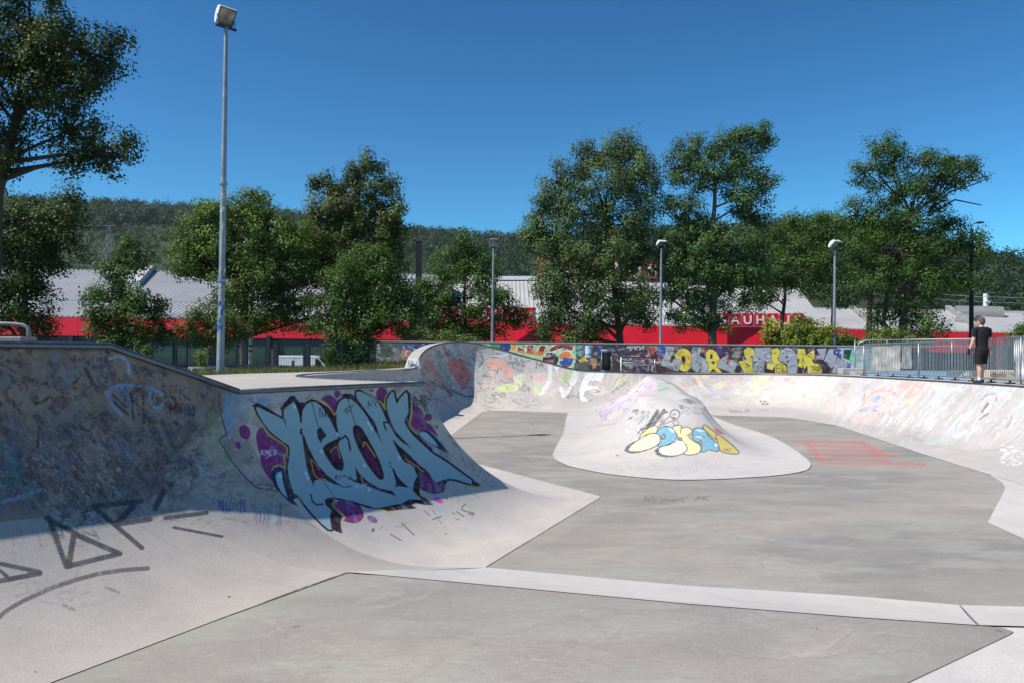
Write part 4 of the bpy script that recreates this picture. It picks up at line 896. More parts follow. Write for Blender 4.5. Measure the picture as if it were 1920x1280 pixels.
# bubble letters
GR = (88, 88, 92); PALE = (232, 222, 178); YL = (200, 182, 80); BL = (100, 166, 188)
blobs = [
 (((205, 715), (240, 650), (320, 600), (420, 560), (470, 520), (440, 600), (300, 690), (420, 725), (560, 680), (480, 720), (380, 745), (280, 752)), GR, 0),
 (((590, 715), (640, 670), (660, 740), (760, 780), (900, 785), (820, 800), (700, 798), (630, 770)), GR, 0),
 (((400, 570), (430, 500), (510, 430), (590, 395), (630, 415), (625, 480), (560, 520), (480, 560)), (222, 212, 130), 4),
 (((625, 480), (680, 420), (760, 400), (840, 430), (880, 500), (870, 570), (800, 620), (700, 655), (640, 655), (665, 590)), BL, 4),
 (((835, 420), (860, 395), (940, 392), (950, 425), (1000, 408), (1060, 430), (1082, 470), (1040, 520), (1060, 560), (1120, 600), (1180, 640), (1197, 700), (1150, 750), (1040, 768), (960, 740), (980, 640), (930, 580), (885, 500)), (240, 226, 160), 4),
 (((650, 700), (690, 660), (780, 640), (870, 595), (950, 585), (1005, 640), (1015, 700), (960, 750), (860, 780), (740, 776), (670, 750)), (232, 230, 196), 4),
 (((1220, 405), (1250, 383), (1330, 440), (1400, 500), (1400, 570), (1330, 530), (1260, 460)), YL, 4),
 (((1085, 480), (1110, 430), (1180, 418), (1250, 450), (1300, 530), (1360, 580), (1420, 650), (1425, 710), (1380, 722), (1290, 700), (1240, 728), (1190, 720), (1205, 640), (1120, 590), (1090, 560)), BL, 4),
 (((1385, 515), (1430, 510), (1540, 590), (1640, 680), (1685, 745), (1600, 755), (1480, 735), (1435, 690), (1410, 600)), YL, 4),
 (((260, 705), (300, 640), (400, 570), (500, 505), (600, 488), (660, 520), (668, 590), (620, 650), (520, 695), (400, 725), (300, 722)), PALE, 4)]
for P, c, sm in blobs:
    Q = E(*P)
    pt.poly(Q, c, 0.98, sm)
    if sm: pt.line(catmull(Q, 4), 2.4, GR, 0.92, closed=True)
pt.line(catmull(E((480, 530), (540, 495), (620, 490)), 4, False), 2, GR, 0.9); pt.line(E((945, 395), (930, 490)), 2.4, GR, 0.9); pt.line(catmull(E((1095, 520), (1160, 515), (1240, 545)), 4, False), 2, GR, 0.9)
pt.poly(E((1030, 490), (1075, 470), (1080, 530), (1040, 525), (990, 525)), (150, 146, 140), 0.9)
for q, rx, ry, r in (((712, 535), 4.2, 6.5, 0.5), ((1190, 610), 3.4, 5.5, -0.2), ((925, 560), 5, 3.4, 0)): pt.ell(*E(q)[0], rx, ry, r, GR, 0.95); pt.ell(*E(q)[0], rx * .4, ry * .4, r, (150, 170, 176), 0.8)
for q, rx, ry, r in (((820, 450), 6, 2, 0.6), ((1180, 455), 7, 1.6, 0.2), ((1170, 535), 6, 1.4, 0.2), ((600, 430), 3, 4, 0.3), ((930, 600), 9, 1.6, 0.2), ((1390, 640), 3, 3, 0.5)): pt.ell(*E(q)[0], rx, ry, r, (240, 246, 244), 0.7, 0.5)
pt.text('NAS', 1357, 845.5, 6, (80, 70, 50), 1.0, 0.9)
# pen scribbles on the apron
pt.strokes(90, (1145, 862, 1385, 890), 0.2, 0.9, (4, 14), (0.8, 1.3), [(140, 140, 170), (220, 176, 150), (150, 146, 160), (170, 168, 180)], (0.35, 0.65), 98)
for P in (((450, 740), (540, 810), (460, 860)), ((1200, 830), (1300, 760)), ((400, 880), (560, 800), (720, 800))): pt.line(E(*P), 1.6, (232, 180, 150), 0.5)
pt.ell(*E((1390, 800))[0], 5, 4, 0, (236, 180, 150), 0.6, 0.6, 0.3); pt.ell(*E((1100, 360))[0], 4, 5, 0, (226, 180, 150), 0.6, 0.6, 0.3)
pt.ell(*E((115, 775))[0], 2.4, 1.4, -0.4, (60, 58, 60), 0.9); pass
pt.line(catmull([(1100, 800), (1130, 796), (1165, 792)], 4, False), 1.2, (100, 98, 98), 0.6, rag=0.3)
pt.line(catmull([(1037, 855), (1120, 845), (1180, 834)], 4, False), 1.4, (170, 168, 168), 0.4)
volc = empty('volcano_ramp', (3.7, 17.2, 0), 'pale concrete spine ramp ending in a cone with yellow and blue bubble letters', 'skate ramp')
seamdirt(pt, nu, nv, 2)
ch(mesh_np('ramp_face', VV, gridfaces(nu, nv), M['light'], None, True, {'paint': pt.c}), volc)

# ------------------------------------------------- floors
def floor_patch(x0, y0, x1, y1, nx, ny, z, fn):
    ys = np.linspace(y0, y1, ny); xs = np.linspace(x0, x1, nx)
    PX, PY = np.meshgrid(xs, ys, indexing='ij')
    Yw = F * (EZ - z) / (PY - HZ); Xw = (PX - 960) / F * Yw
    p = Paint(PX.ravel(), PY.ravel(), fbm(PX.ravel() / 6, PY.ravel() / 2.5, 33)); fn(p)
    return np.stack([Xw.ravel(), Yw.ravel(), np.full(Xw.size, z)], 1), gridfaces(nx, ny), p.c
VL = [np.array([(-7, 5.0, 0), (13, 5.0, 0), (13, 36, 0), (-7, 36, 0)], float)]; FL = [np.array([[0, 1, 2, 3]])]; CL = [np.zeros((4, 4))]
def addp(r):
    n = sum(len(v) for v in VL); keep = r[2][r[1]][:, :, 3].max(1) > 0.01
    f = r[1][keep]; VL.append(r[0]); FL.append(f + n); CL.append(r[2])
def red(p):
    Z8 = crop(1280, 780, 2.56); RD = (186, 104, 98)
    for a, b, w in (((540, 118), (870, 124), 3.5), ((590, 140), (900, 146), 3.2), ((600, 160), (960, 166), 3.2), ((625, 182), (1000, 186), 3.2), ((640, 205), (980, 208), 3.2), ((670, 224), (1165, 232), 3.4)):
        p.line(Z8(a, b), w * 1.5, RD, 0.55, rag=0.3, soft=2.5)
    for q in (((800, 120), (880, 120), (960, 170), (1060, 195), (900, 180), (850, 150)), ((900, 170), (1060, 190), (1000, 195), (930, 190)), ((920, 205), (1000, 218), (1165, 222), (1165, 238), (960, 226)), ((545, 112), (620, 130), (680, 215), (650, 215), (600, 150))):
        p.poly(Z8(*q), RD, 0.5, rag=0.3)
addp(floor_patch(1480, 816, 1745, 876, 330, 90, 0.0007, red))
def scuffs(p):
    for P in ([(1100, 1090), (1180, 1030), (1300, 1000), (1440, 985)], [(1250, 1088), (1330, 1060), (1480, 1040), (1640, 1035)], [(1540, 1060), (1640, 1000), (1720, 975)], [(1010, 1030), (1100, 985), (1220, 965)]):
        p.line(catmull(P, 5, False), 2.2, (118, 112, 106), 0.35, rag=0.42, soft=2)
    p.line(catmull([(1420, 1048), (1428, 1056), (1432, 1066)], 4, False), 1.1, (96, 92, 88), 0.7)
    for P in ([(1000, 960), (1200, 975), (1420, 972), (1640, 990), (1840, 985)], [(1130, 905), (1300, 925), (1520, 915), (1700, 925)]):
        p.line(catmull(P, 5, False), 5, (128, 122, 116), 0.22, rag=0.45, soft=4)
    p.strokes(70, (980, 940, 1880, 1110), 0.05, 0.12, (30, 120), (2, 7), [(140, 134, 128), (126, 121, 116), (182, 174, 166)], (0.1, 0.3), 131, rag=0.45)
    p.strokes(40, (960, 900, 1880, 1120), 0.0, 3, (1.5, 3), (0.9, 1.6), [(214, 210, 204), (88, 85, 80)], (0.4, 0.8), 132)
def mata(p):
    for P in ([(1208, 940), (1211, 930), (1217, 938), (1224, 929), (1228, 940)], [(1238, 941), (1250, 932)], [(1240, 934), (1262, 939)], [(1262, 937), (1290, 931)], [(1276, 934), (1282, 940)], [(1300, 938), (1312, 929), (1330, 938)], [(1306, 934), (1330, 930)], [(1320, 929), (1316, 937)]):
        p.line(P, 1.6, (84, 82, 80), 0.8, rag=0.3)
addp(floor_patch(1200, 925, 1340, 945, 210, 60, 0.0014, mata))
fp_ = floor_patch(960, 900, 1890, 1128, 620, 200, 0.0007, scuffs)
fx_, fy_ = proj(fp_[0]); ok_ = fy_ < np.interp(fx_, [909, 1280, 1600, 1799, 1920], [1063, 1098, 1118, 1135, 1144]) - 2.5
addp((fp_[0], fp_[1][ok_[fp_[1]].all(1)], fp_[2]))
def crack(p):
    p.line(catmull([(935, 788), (960, 793), (990, 790), (1000, 797)], 4, False), 1.2, (90, 88, 86), 0.7)
    p.strokes(60, (850, 775, 1060, 885), 0.02, 0.05, (20, 80), (1.2, 4), [(120, 117, 112), (140, 136, 132), (108, 105, 101)], (0.15, 0.35), 99)
addp(floor_patch(850, 772, 1075, 888, 260, 110, 0.0007, crack))
mesh_fl = mesh_np('floor', np.concatenate(VL), [list(q) for f in FL for q in f], M['dark'], None, False, {'paint': np.concatenate(CL)}); tag(mesh_fl, kind='structure')

# strip (short bank between the two floors)
near = [(648, 1072.5), (712, 1078), (1280, 1131.5), (1612, 1158), (1835, 1172.6)]
far = [(907, 1062.5), (912, 1064.5), (1280, 1098), (1600, 1118), (1799, 1135)]
nb = [G(*p, ZN) for p in near] + [(9.5, 4.55, ZN)]; fb = [G(*p, 0) for p in far] + [(11.5, 5.55, 0)]
Vs = []; Fs = []; rows = 12
for i in range(len(nb)):
    for j in range(rows + 1):
        t = j / rows
        Vs.append((fb[i][0] * (1 - t) + nb[i][0] * t, fb[i][1] * (1 - t) + nb[i][1] * t, 0.008 + (ZN - 0.002) * (t ** (1.0 if i == 0 else 1.5))))
fs = []
for i in range(len(nb) - 1):
    for j in range(rows): fs.append([i * (rows + 1) + j, (i + 1) * (rows + 1) + j, (i + 1) * (rows + 1) + j + 1, i * (rows + 1) + j + 1])
tag(mesh_np('floor_bank', Vs, fs, M['light'], None, True, {'paint': np.zeros((len(Vs), 4))}), kind='structure')
# joints scored across the bank
tipw = G(1901, 1184, ZN); rs = G(1700, 1280, ZN)
zl = ZN - 0.004
flat_sheet('near_floor_apron', [[(-9, -8, zl), (12, -8, zl), (12, 4.3, zl)] + [(p[0], p[1], zl) for p in reversed(nb)] + [(F2[0], F2[1], zl), (F0[0], F0[1], zl), (FM[0], FM[1], zl), (FMB[0], FMB[1], zl)]], M['light'], kind='structure')
zn = ZN + 0.001
ext = (tipw[0] - (tipw[0] - rs[0]) * 6, tipw[1] - (tipw[1] - rs[1]) * 6)
Vn = [(F2[0], F2[1], zn)] + [(p[0], p[1], zn) for p in nb[1:5]] + [(G(1880, 1176, ZN)[0], G(1880, 1176, ZN)[1], zn), (tipw[0], tipw[1], zn), (G(1893, 1189, ZN)[0], G(1893, 1189, ZN)[1], zn), (rs[0], rs[1], zn), (ext[0], ext[1], zn), (FMB[0], FMB[1], zn), (FM[0], FM[1], zn), (F0[0], F0[1], zn)]
# marks at the tip of the wedge
VN = [np.array(Vn)]; FN = [list(range(len(Vn)))]; CN = [np.zeros((len(Vn), 4))]
def tipmark(p):
    Z8 = crop(1280, 780, 2.56)
    p.ell(*Z8((1520, 1030))[0], 8, 2.4, 0.2, (70, 67, 62), 0.6, 0.4, 0.3)
    p.line(Z8((1430, 1012), (1560, 1022), (1588, 1036), (1580, 1046), (1440, 1112)), 1.2, (110, 106, 100), 0.45)
    p.line(Z8((0, 902), (420, 928), (850, 968), (1430, 1008)), 1.6, (112, 108, 102), 0.5, rag=0.35)
    p.strokes(30, (1720, 1185, 1812, 1215), -0.1, 0.4, (4, 16), (1.5, 4), [(112, 108, 104), (104, 100, 96)], (0.12, 0.25), 101, rag=0.4)
    p.strokes(80, (420, 1110, 1800, 1279), 0.03, 0.15, (40, 160), (3, 10), [(138, 132, 126), (124, 119, 113), (186, 178, 168)], (0.1, 0.28), 133, rag=0.45)
    p.strokes(36, (420, 1110, 1800, 1279), 0.0, 3, (2, 4), (1.0, 1.8), [(214, 210, 204), (84, 80, 76)], (0.4, 0.8), 134)
    p.line(catmull([(760, 1279), (900, 1200), (1120, 1150), (1300, 1142)], 5, False), 3, (128, 122, 116), 0.3, rag=0.45, soft=3)
    p.ell(1531, 1178, 3, 1.2, 0, (50, 48, 46), 0.9); p.ell(1475, 1194, 2, 1, 0, (60, 58, 56), 0.9)
    p.strokes(26, (1290, 1140, 1850, 1270), 0.0, 3, (1, 2.2), (0.8, 1.3), [(96, 92, 88), (206, 202, 196)], (0.3, 0.55), 102)
r = floor_patch(500, 1085, 1903, 1279, 900, 150, zn + 0.0007, tipmark)
in_ = inpoly(r[0][:, 0], r[0][:, 1], [(q[0], q[1]) for q in Vn])
n0 = len(Vn); keep = (r[2][r[1]][:, :, 3].max(1) > 0.01) & in_[r[1]].all(1)
V2 = r[0]; F2_ = (r[1][keep] + n0)
tag(mesh_np('near_floor', np.concatenate([VN[0], V2]), [FN[0]] + [list(q) for q in F2_], M['dark'], None, False, {'paint': np.concatenate([CN[0], r[2]])}), kind='structure')
pr = [G(1858, 891, 0), G(1880, 905, 0), G(1885, 914, 0), G(1880, 926, 0), G(1852, 979, 0), G(1920, 1010, 0), (6.3, 6.3, 0), (12, 6.0, 0), (12, 13.5, 0)]
flat_sheet('floor_apron', [[(p[0], p[1], 0.004) for p in pr]], M['light'], kind='structure')
mb = MB()
for a, b in ((G(1799, 1135, 0), G(1835, 1172.6, ZN)),):
    mb.bar((a[0], a[1], a[2] + .009), (b[0], b[1], b[2] + .006), 0.006, 0.003)
tag(mb.build('floor_joint', plain('joint_grey', (0.16, 0.155, 0.15), .9)), kind='structure')
# ================================================================= GROUND
def sst(a, b, x):
    t = np.clip((x - a) / (b - a), 0, 1); return t * t * (3 - 2 * t)
def ground_z(x, y):
    x = np.asarray(x, float); y = np.asarray(y, float)
    lx = np.minimum(-5.9 + 0.2 * (y - 14.5), -3.2)
    u = lx - x
    up = 1.25 + 0.30 * (1 - sst(-3.0, 3.0, x))
    up = up + 0.03 * sst(0.2, 1.6, u)
    pk = sst(3.2, 8.0, u) * sst(6, 12, y)
    far = sst(46, 58, y)
    z = up * (1 - pk) + 0.0 * pk
    return z * (1 - far) + 0.0 * far
def gz(x, y): return float(ground_z(x, y))
park = [(QMB[0], QMB[1]), (QM[0], QM[1]), (Q0[0], Q0[1]), (Q1[0], Q1[1]), (P1[0], P1[1]), (P2[0], P2[1]), (P3[0], P3[1])] + [(p[0], p[1]) for p in cc[:: 3]] + [(11.2, 8.0), (11.2, -9), (-9.1, -9)]
def stretch(a, b, step, lo, hi):
    c = list(np.arange(a, b + 1e-6, step)); s = step; v = b
    right = []
    while v < hi: s *= 1.35; v += s; right.append(min(v, hi))
    s = step; v = a; left = []
    while v > lo: s *= 1.35; v -= s; left.append(max(v, lo))
    return np.array(left[::-1] + c + right)
xs = stretch(-16, 20, 0.3, -4000, 4000); ys = stretch(-10, 46, 0.3, -600, 5000)
X, Y = np.meshgrid(xs, ys, indexing='ij')
Z = ground_z(X, Y) + 0.03 * (vnoise(X * 0.7 + 300, Y * 0.7 + 300, 2) - 0.5) * (np.abs(X) < 60)
ins = inpoly(X, Y, park)
fc = gridfaces(len(xs), len(ys))
kill = ins.ravel()[fc].any(1)
dk_in = inpoly(X, Y, [(P1[0] - 4.6, P1[1] - 9), (P1[0], P1[1]), (P3[0] + .3, P3[1]), (-3.4, 26.5), (-4.3, 26.5), (-6.2, 14.2)])
Z = np.where(dk_in, np.minimum(Z, 1.45), Z)
fc = fc[~kill]
m, nt, b = newmat('ground_grass_asphalt')
p = worldpos(nt); n1 = noise(nt, 0.5, 5, 0.65, p); n2 = noise(nt, 6, 5, 0.7, p)
gcol = mixc(nt, (0.07, 0.085, 0.022), (0.17, 0.15, 0.055), ramp(nt, n2, 0.35, 0.7)); gcol = mixc(nt, gcol, (0.20, 0.17, 0.09), ramp(nt, n1, 0.5, 0.75, 0, 0.6))
acol = mixc(nt, (0.06, 0.06, 0.062), (0.10, 0.098, 0.095), ramp(nt, n2, 0.3, 0.7))
a = nd(nt, 'ShaderNodeAttribute'); a.attribute_name = 'grass'
nt.links.new(mixc(nt, acol, gcol, a.outputs['Fac']), b.inputs['Base Color']); b.inputs['Roughness'].default_value = 0.95; bump(nt, b, n2, 0.4, 0.03)
lxx = np.minimum(-5.9 + 0.2 * (Y - 14.5), -3.2); uu = lxx - X
gr = np.clip(sst(-1, 0.2, uu) * (1 - sst(5.5, 6.5, uu)) + sst(37, 39, Y) * (1 - sst(52, 56, Y)) + sst(130, 150, Y) + sst(-9, -14, X) * 0, 0, 1)
gr = np.where((X > 10.5) & (Y < 36), 0.0, gr)
ground = mesh_np('ground', np.stack([X.ravel(), Y.ravel(), Z.ravel()], 1), fc, m, None, True, {'grass': gr.ravel()}); tag(ground, kind='structure')

# grass blades on the bank behind the deck
def blades(n, fx, hmin, hmax, seed):
    R = np.random.default_rng(seed); Vb = []; 
    pts = fx(R, n)
    x, y = pts[:, 0], pts[:, 1]; z = ground_z(x, y) - 0.02
    h = R.uniform(hmin, hmax, n) * R.choice([0.5, 0.8, 1.0, 1.35], n); w = R.uniform(0.004, 0.011, n); a = R.uniform(0, 2 * PI, n)
    lx, ly = R.normal(0, 0.28, n) * h, R.normal(0, 0.28, n) * h
    dx, dy = np.cos(a) * w, np.sin(a) * w
    Vv = np.empty((n, 5, 3))
    Vv[:, 0] = np.stack([x - dx, y - dy, z], 1); Vv[:, 1] = np.stack([x + dx, y + dy, z], 1)
    Vv[:, 2] = np.stack([x + dx * .8 + lx * .4, y + dy * .8 + ly * .4, z + h * .6], 1); Vv[:, 3] = np.stack([x + lx, y + ly, z + h], 1); Vv[:, 4] = np.stack([x - dx * .8 + lx * .4, y - dy * .8 + ly * .4, z + h * .6], 1)
    t = np.repeat(R.uniform(0, 1, n), 5)
    return Vv.reshape(-1, 3), np.arange(n * 5).reshape(n, 5), t
def bankpts(R, n):
    y = R.uniform(13.6, 31, n); d = np.abs(R.normal(0, 1.6, n)) + 0.03
    lx = np.interp(y, [q[1] for q in DL], [q[0] for q in DL]); return np.stack([lx - d, y], 1)
Vb, Fb_, Tb = blades(30000, bankpts, 0.05, 0.17, 5)
M['grass'] = leafmat('grass_blades', (0.045, 0.07, 0.015), (0.30, 0.26, 0.11), 0.25)
tag(mesh_np('grass', Vb, Fb_, M['grass'], None, False, {'tint': Tb}), kind='stuff')
def wallpts(R, n):
    y = R.uniform(36.5, 41.5, n); x = R.uniform(-11, -2.5, n); return np.stack([x, y], 1)
Vb, Fb_, Tb = blades(5000, wallpts, 0.1, 0.4, 6)
tag(mesh_np('grass', Vb, Fb_, M['grass'], None, False, {'tint': Tb}), kind='stuff')

# painted ground beyond the railing
def paintsheet(name, poly, col, label=None):
    m_ = plain('ground_paint_' + name, lin(col), 0.8, 0, 0.12, 1.2)
    return tag(mesh_np(name, poly, [list(range(len(poly)))], m_), kind='structure')
zp = ZR + 0.02
paintsheet('pavement', [(p[0], p[1], zp - .01) for p in (G(1600, 703, ZR), G(1990, 727, ZR), (22, 20, 0), (30, 38, 0), G(1590, 695, ZR))], (172, 168, 162))
paintsheet('pavement', [(p[0], p[1], zp) for p in (G(1622, 704, ZR), G(1812, 713.5, ZR), G(1795, 696.5, ZR), G(1700, 694.6, ZR), G(1612, 695.5, ZR))], (132, 172, 206))

# ================================================================= MURAL WALL
def wall_grid(name, A_, B_, zt0, zt1, nx, nz, fn, mat, thick=0.18, parent=None):
    xs_ = np.linspace(0, 1, nx); zs_ = np.linspace(0, 1, nz)
    U, W = np.meshgrid(xs_, zs_, indexing='ij')
    Xw = A_[0] + (B_[0] - A_[0]) * U; Yw = A_[1] + (B_[1] - A_[1]) * U; zt = zt0 + (zt1 - zt0) * U; zb = A_[2] + (B_[2] - A_[2]) * U
    Zw = zb + (zt - zb) * W
    Vw = np.stack([Xw.ravel(), Yw.ravel(), Zw.ravel()], 1); px, py = proj(Vw)
    p = Paint(px, py, fbm(px / 5, py / 4, 44)); p.c[:, 3] = 1; p.c[:, :3] = (0.16, 0.155, 0.15); fn(p)
    Fw = gridfaces(nx, nz).tolist(); n = len(Vw)
    d = np.array([-(B_[1] - A_[1]), B_[0] - A_[0], 0]); d = d / np.linalg.norm(d) * thick
    cor = [0, (nx - 1) * nz, nx * nz - 1, nz - 1]
    Vb_ = [Vw[c_] + d for c_ in cor]
    V_ = np.concatenate([Vw, [Vw[c_] for c_ in cor], Vb_])
    f0, b0 = n, n + 4
    Fw += [[b0, b0 + 3, b0 + 2, b0 + 1], [f0 + 3, f0 + 2, b0 + 2, b0 + 3], [f0, f0 + 3, b0 + 3, b0], [f0 + 1, b0 + 1, b0 + 2, f0 + 2]]
    cadd = np.tile([0.35, 0.34, 0.33, 1], (8, 1))
    return mesh_np(name, V_, Fw, mat, parent, False, {'paint': np.concatenate([p.c, cadd])})
WL = D(704, 690, 42.0); WR = D(1645, 699, 37.6); ztl = D(704, 640.5, 42)[2]; ztr = D(1645, 650, 37.6)[2]
def mural(p):
    Fz = crop(1220, 635, 9.6); Gz = crop(1400, 635, 9.6); Hz = crop(960, 630, 6.857); Lz = crop(700, 630, 7.385)
    p.poly([(690, 630), (860, 630), (860, 700), (690, 700)], (66, 88, 120), 1); p.poly([(860, 630), (1080, 630), (1080, 705), (860, 705)], (170, 206, 150), 1); p.poly([(1080, 630), (1245, 630), (1245, 710), (1080, 710)], (58, 48, 58), 1)
    p.poly([(1225, 630), (1600, 630), (1600, 710), (1225, 710)], (62, 34, 54), 1); p.poly([(1570, 630), (1660, 630), (1660, 710), (1570, 710)], (180, 184, 184), 1)
    # far left: dark scene with coloured dots
    p.poly(Lz((30, 80), (330, 70), (420, 300), (240, 420), (30, 400)), (70, 84, 92), 1); p.strokes(40, (703, 640, 745, 690), 1.2, 0.8, (4, 12), (1.5, 4), [(44, 60, 44), (98, 116, 124), (40, 60, 80), (120, 110, 60)], (0.5, 0.9), 111)
    p.poly(Lz((60, 90), (80, 90), (80, 190), (60, 190)), (170, 190, 196), 0.8); p.line(Lz((40, 270), (120, 320), (210, 300)), 3, (120, 150, 170), 0.8); p.poly(Lz((300, 160), (350, 150), (400, 290), (370, 380), (280, 360)), (120, 122, 134), 0.8)
    p.poly(Lz((480, 90), (900, 80), (860, 200), (700, 240), (560, 210)), (30, 60, 130), 1); p.strokes(60, (755, 640, 815, 665), 0.6, 1, (3, 9), (1, 2.5), [(40, 90, 170), (110, 160, 210), (24, 40, 96), (180, 200, 210)], (0.5, 0.9), 112)
    p.strokes(130, (752, 655, 795, 675), 0.5, 2, (1, 3), (1.4, 2.8), [(206, 60, 60), (226, 190, 60), (230, 226, 220), (90, 150, 60), (216, 120, 50), (190, 90, 130)], (0.8, 1), 113)
    p.poly(Lz((500, 300), (660, 290), (640, 340), (500, 340)), (70, 160, 70), 1)
    # roots / orange letters
    WT = (214, 232, 214)
    p.poly(Hz((0, 80), (60, 90), (40, 200), (0, 180)), (226, 150, 70), 1); p.poly([(912, 640), (950, 641), (958, 655), (925, 652)], (70, 150, 90), 1); p.ell(948, 650, 10, 8, 0, (40, 60, 140), 1)
    BR = (136, 42, 38); OR = (222, 110, 52)
    for P in (((70, 125), (165, 160), (165, 215), (60, 190)), ((188, 105), (282, 105), (272, 200), (186, 205)), ((368, 108), (452, 110), (410, 205), (318, 205)), ((480, 150), (560, 108), (700, 98), (806, 102), (780, 192), (640, 158), (540, 190), (500, 212), (468, 190))):
        p.poly(Hz(*P), BR, 1); p.line(Hz(*P), 2.2, WT, 1, closed=True)
    for P in (((60, 175), (160, 190), (160, 225), (60, 195)), ((186, 180), (410, 195), (390, 250), (300, 235), (186, 215)),):
        p.poly(Hz(*P), OR, 1)
    p.strokes(50, (972, 646, 1075, 660), 1.2, 0.2, (3, 8), (0.8, 1.6), [(100, 24, 30), (170, 60, 44)], (0.4, 0.8), 114)
    p.ell(*Hz((695, 295))[0], 15.5, 17, 0, WT, 1); p.ell(*Hz((695, 295))[0], 13.2, 14.8, 0, (34, 88, 178), 1)
    p.poly(Hz((600, 280), (620, 220), (690, 195), (760, 225), (785, 285), (690, 270)), (238, 132, 50), 1, 3); p.poly(Hz((610, 285), (660, 290), (640, 315), (600, 315)), WT, 1); p.ell(*Hz((700, 375))[0], 5, 2.5, 0, (190, 60, 60), 0.8)
    p.ell(*Hz((497, 295))[0], 16.5, 14.5, 0, WT, 1); p.ell(*Hz((497, 295))[0], 15, 13, 0, (30, 32, 42), 1)
    p.text('R.I.P.', Hz((420, 262))[0][0], Hz((420, 262))[0][1], 4.2, (240, 240, 240), 1.0, 1, gap=0.12); p.text('U.FIRE', Hz((420, 335))[0][0], Hz((420, 335))[0][1], 5.0, (220, 130, 130), 1.0, 0.95, gap=0.1)
    p.poly(Hz((855, 305), (920, 265), (985, 310), (910, 382)), (222, 190, 70), 1); p.poly(Hz((820, 110), (920, 110), (900, 260), (830, 230)), (120, 190, 190), 0.8, rag=0.4); p.strokes(50, (1080, 645, 1110, 672), 0.5, 1.2, (3, 8), (1, 2), [(30, 110, 130), (150, 200, 190), (40, 50, 60), (226, 200, 90)], (0.6, 0.95), 115)
    for q in ((905, 300), (935, 320), (905, 330)): p.ell(*Hz(q)[0], 1.4, 1.2, 0, (60, 50, 30), 1)
    p.poly(Hz((800, 340), (1000, 320), (1000, 460), (800, 460)), (92, 92, 90), 1)
    # dark middle: mixed paints, with the trees' shade put into their tone
    p.strokes(170, (1105, 640, 1245, 700), 0.6, 1.2, (4, 16), (2, 7), [(34, 26, 34), (78, 54, 40), (54, 40, 66), (28, 44, 84), (96, 66, 50), (40, 36, 40), (90, 40, 60)], (0.5, 0.95), 116)
    p.poly(Hz((1010, 280), (1090, 280), (1080, 400), (1040, 420)), (198, 140, 76), 0.9); p.poly(Hz((1100, 120), (1190, 110), (1180, 260), (1110, 240)), (36, 70, 140), 0.9, rag=0.3)
    p.strokes(70, (1165, 664, 1235, 690), 0.1, 0.6, (3, 12), (1.5, 4), [(110, 40, 80), (140, 120, 130), (80, 30, 66), (200, 180, 180), (90, 110, 130)], (0.5, 0.9), 117)
    p.scrib((1176, 646, 1208, 658), 6, (196, 196, 200), 1.4, 0.9, 118); p.scrib((1214, 646, 1234, 664), 4, (206, 90, 66), 2, 0.95, 119); p.poly([(1234, 646), (1250, 646), (1244, 664), (1234, 664)], (44, 80, 160), 1)
    # silver and yellow letters
    SV = (164, 168, 178); YY = (226, 204, 72); K0 = (26, 20, 30)
    def let(P, c): p.line(P, 2.6, K0, 1, closed=True); p.poly(P, c, 1); p.line(P, 0.9, tuple(min(255, int(v * 1.2)) for v in c), 0.5, closed=True)
    let(Fz((280, 130), (410, 140), (390, 260), (325, 400), (375, 440), (430, 350), (545, 380), (530, 480), (490, 575), (180, 465), (210, 380), (270, 260)), SV)
    let(catmull(Fz((440, 320), (480, 220), (560, 172), (650, 190), (720, 260), (746, 360), (730, 470), (680, 550), (600, 577), (520, 535), (548, 460), (545, 380)), 3), YY)
    p.ell(*Fz((690, 330))[0], 5, 5, 0, (226, 130, 50), 0.7, 0.6); p.ell(*Fz((540, 230))[0], 6, 4, 0, (150, 150, 50), 0.7, 0.6); p.ell(*Fz((590, 375))[0], 4, 8.6, 0, (70, 26, 34), 1)
    let(Fz((750, 300), (740, 200), (760, 150), (900, 150), (880, 310), (1000, 370), (1040, 420), (1030, 600), (900, 590), (930, 480), (830, 600), (740, 520), (735, 400)), SV); p.poly(Fz((815, 390), (930, 440), (900, 500)), (66, 28, 44), 1); p.ell(*Fz((960, 200))[0], 5, 5, 0, (170, 70, 84), 0.8)
    let(Fz((1000, 380), (1000, 250), (1040, 190), (1120, 195), (1190, 260), (1245, 370), (1190, 480), (1270, 595), (1200, 595), (1130, 520), (1040, 600), (1050, 450)), YY); p.poly(Fz((1070, 270), (1115, 265), (1117, 352), (1072, 352)), (74, 34, 40), 1); p.poly(Fz((1088, 395), (1160, 398), (1130, 462)), (74, 34, 40), 1); p.ell(*Fz((1200, 400))[0], 3, 4, 0, (226, 140, 60), 0.7, 0.6)
    let(Fz((1330, 310), (1395, 280), (1350, 450), (1420, 462), (1445, 370), (1560, 430), (1490, 612), (1200, 502), (1250, 370)), SV); p.poly(Fz((1400, 290), (1425, 300), (1420, 460), (1350, 450)), (130, 44, 44), 1)
    p.poly(Fz((1440, 190), (1640, 210), (1600, 340), (1480, 340)), (150, 148, 130), 0.7, rag=0.4); p.poly(Fz((1170, 140), (1300, 140), (1290, 300), (1200, 280)), (96, 48, 120), 0.9)
    let(Fz((1680, 200), (1750, 150), (1850, 180), (1892, 302), (1780, 300), (1820, 350), (1840, 605), (1690, 612), (1585, 400), (1740, 380), (1690, 280)), (206, 190, 70))
    let(Gz((145, 160), (440, 165), (430, 280), (455, 430), (345, 400), (310, 350), (320, 605), (120, 605), (130, 460), (210, 390), (108, 390), (110, 320), (165, 290)), SV)
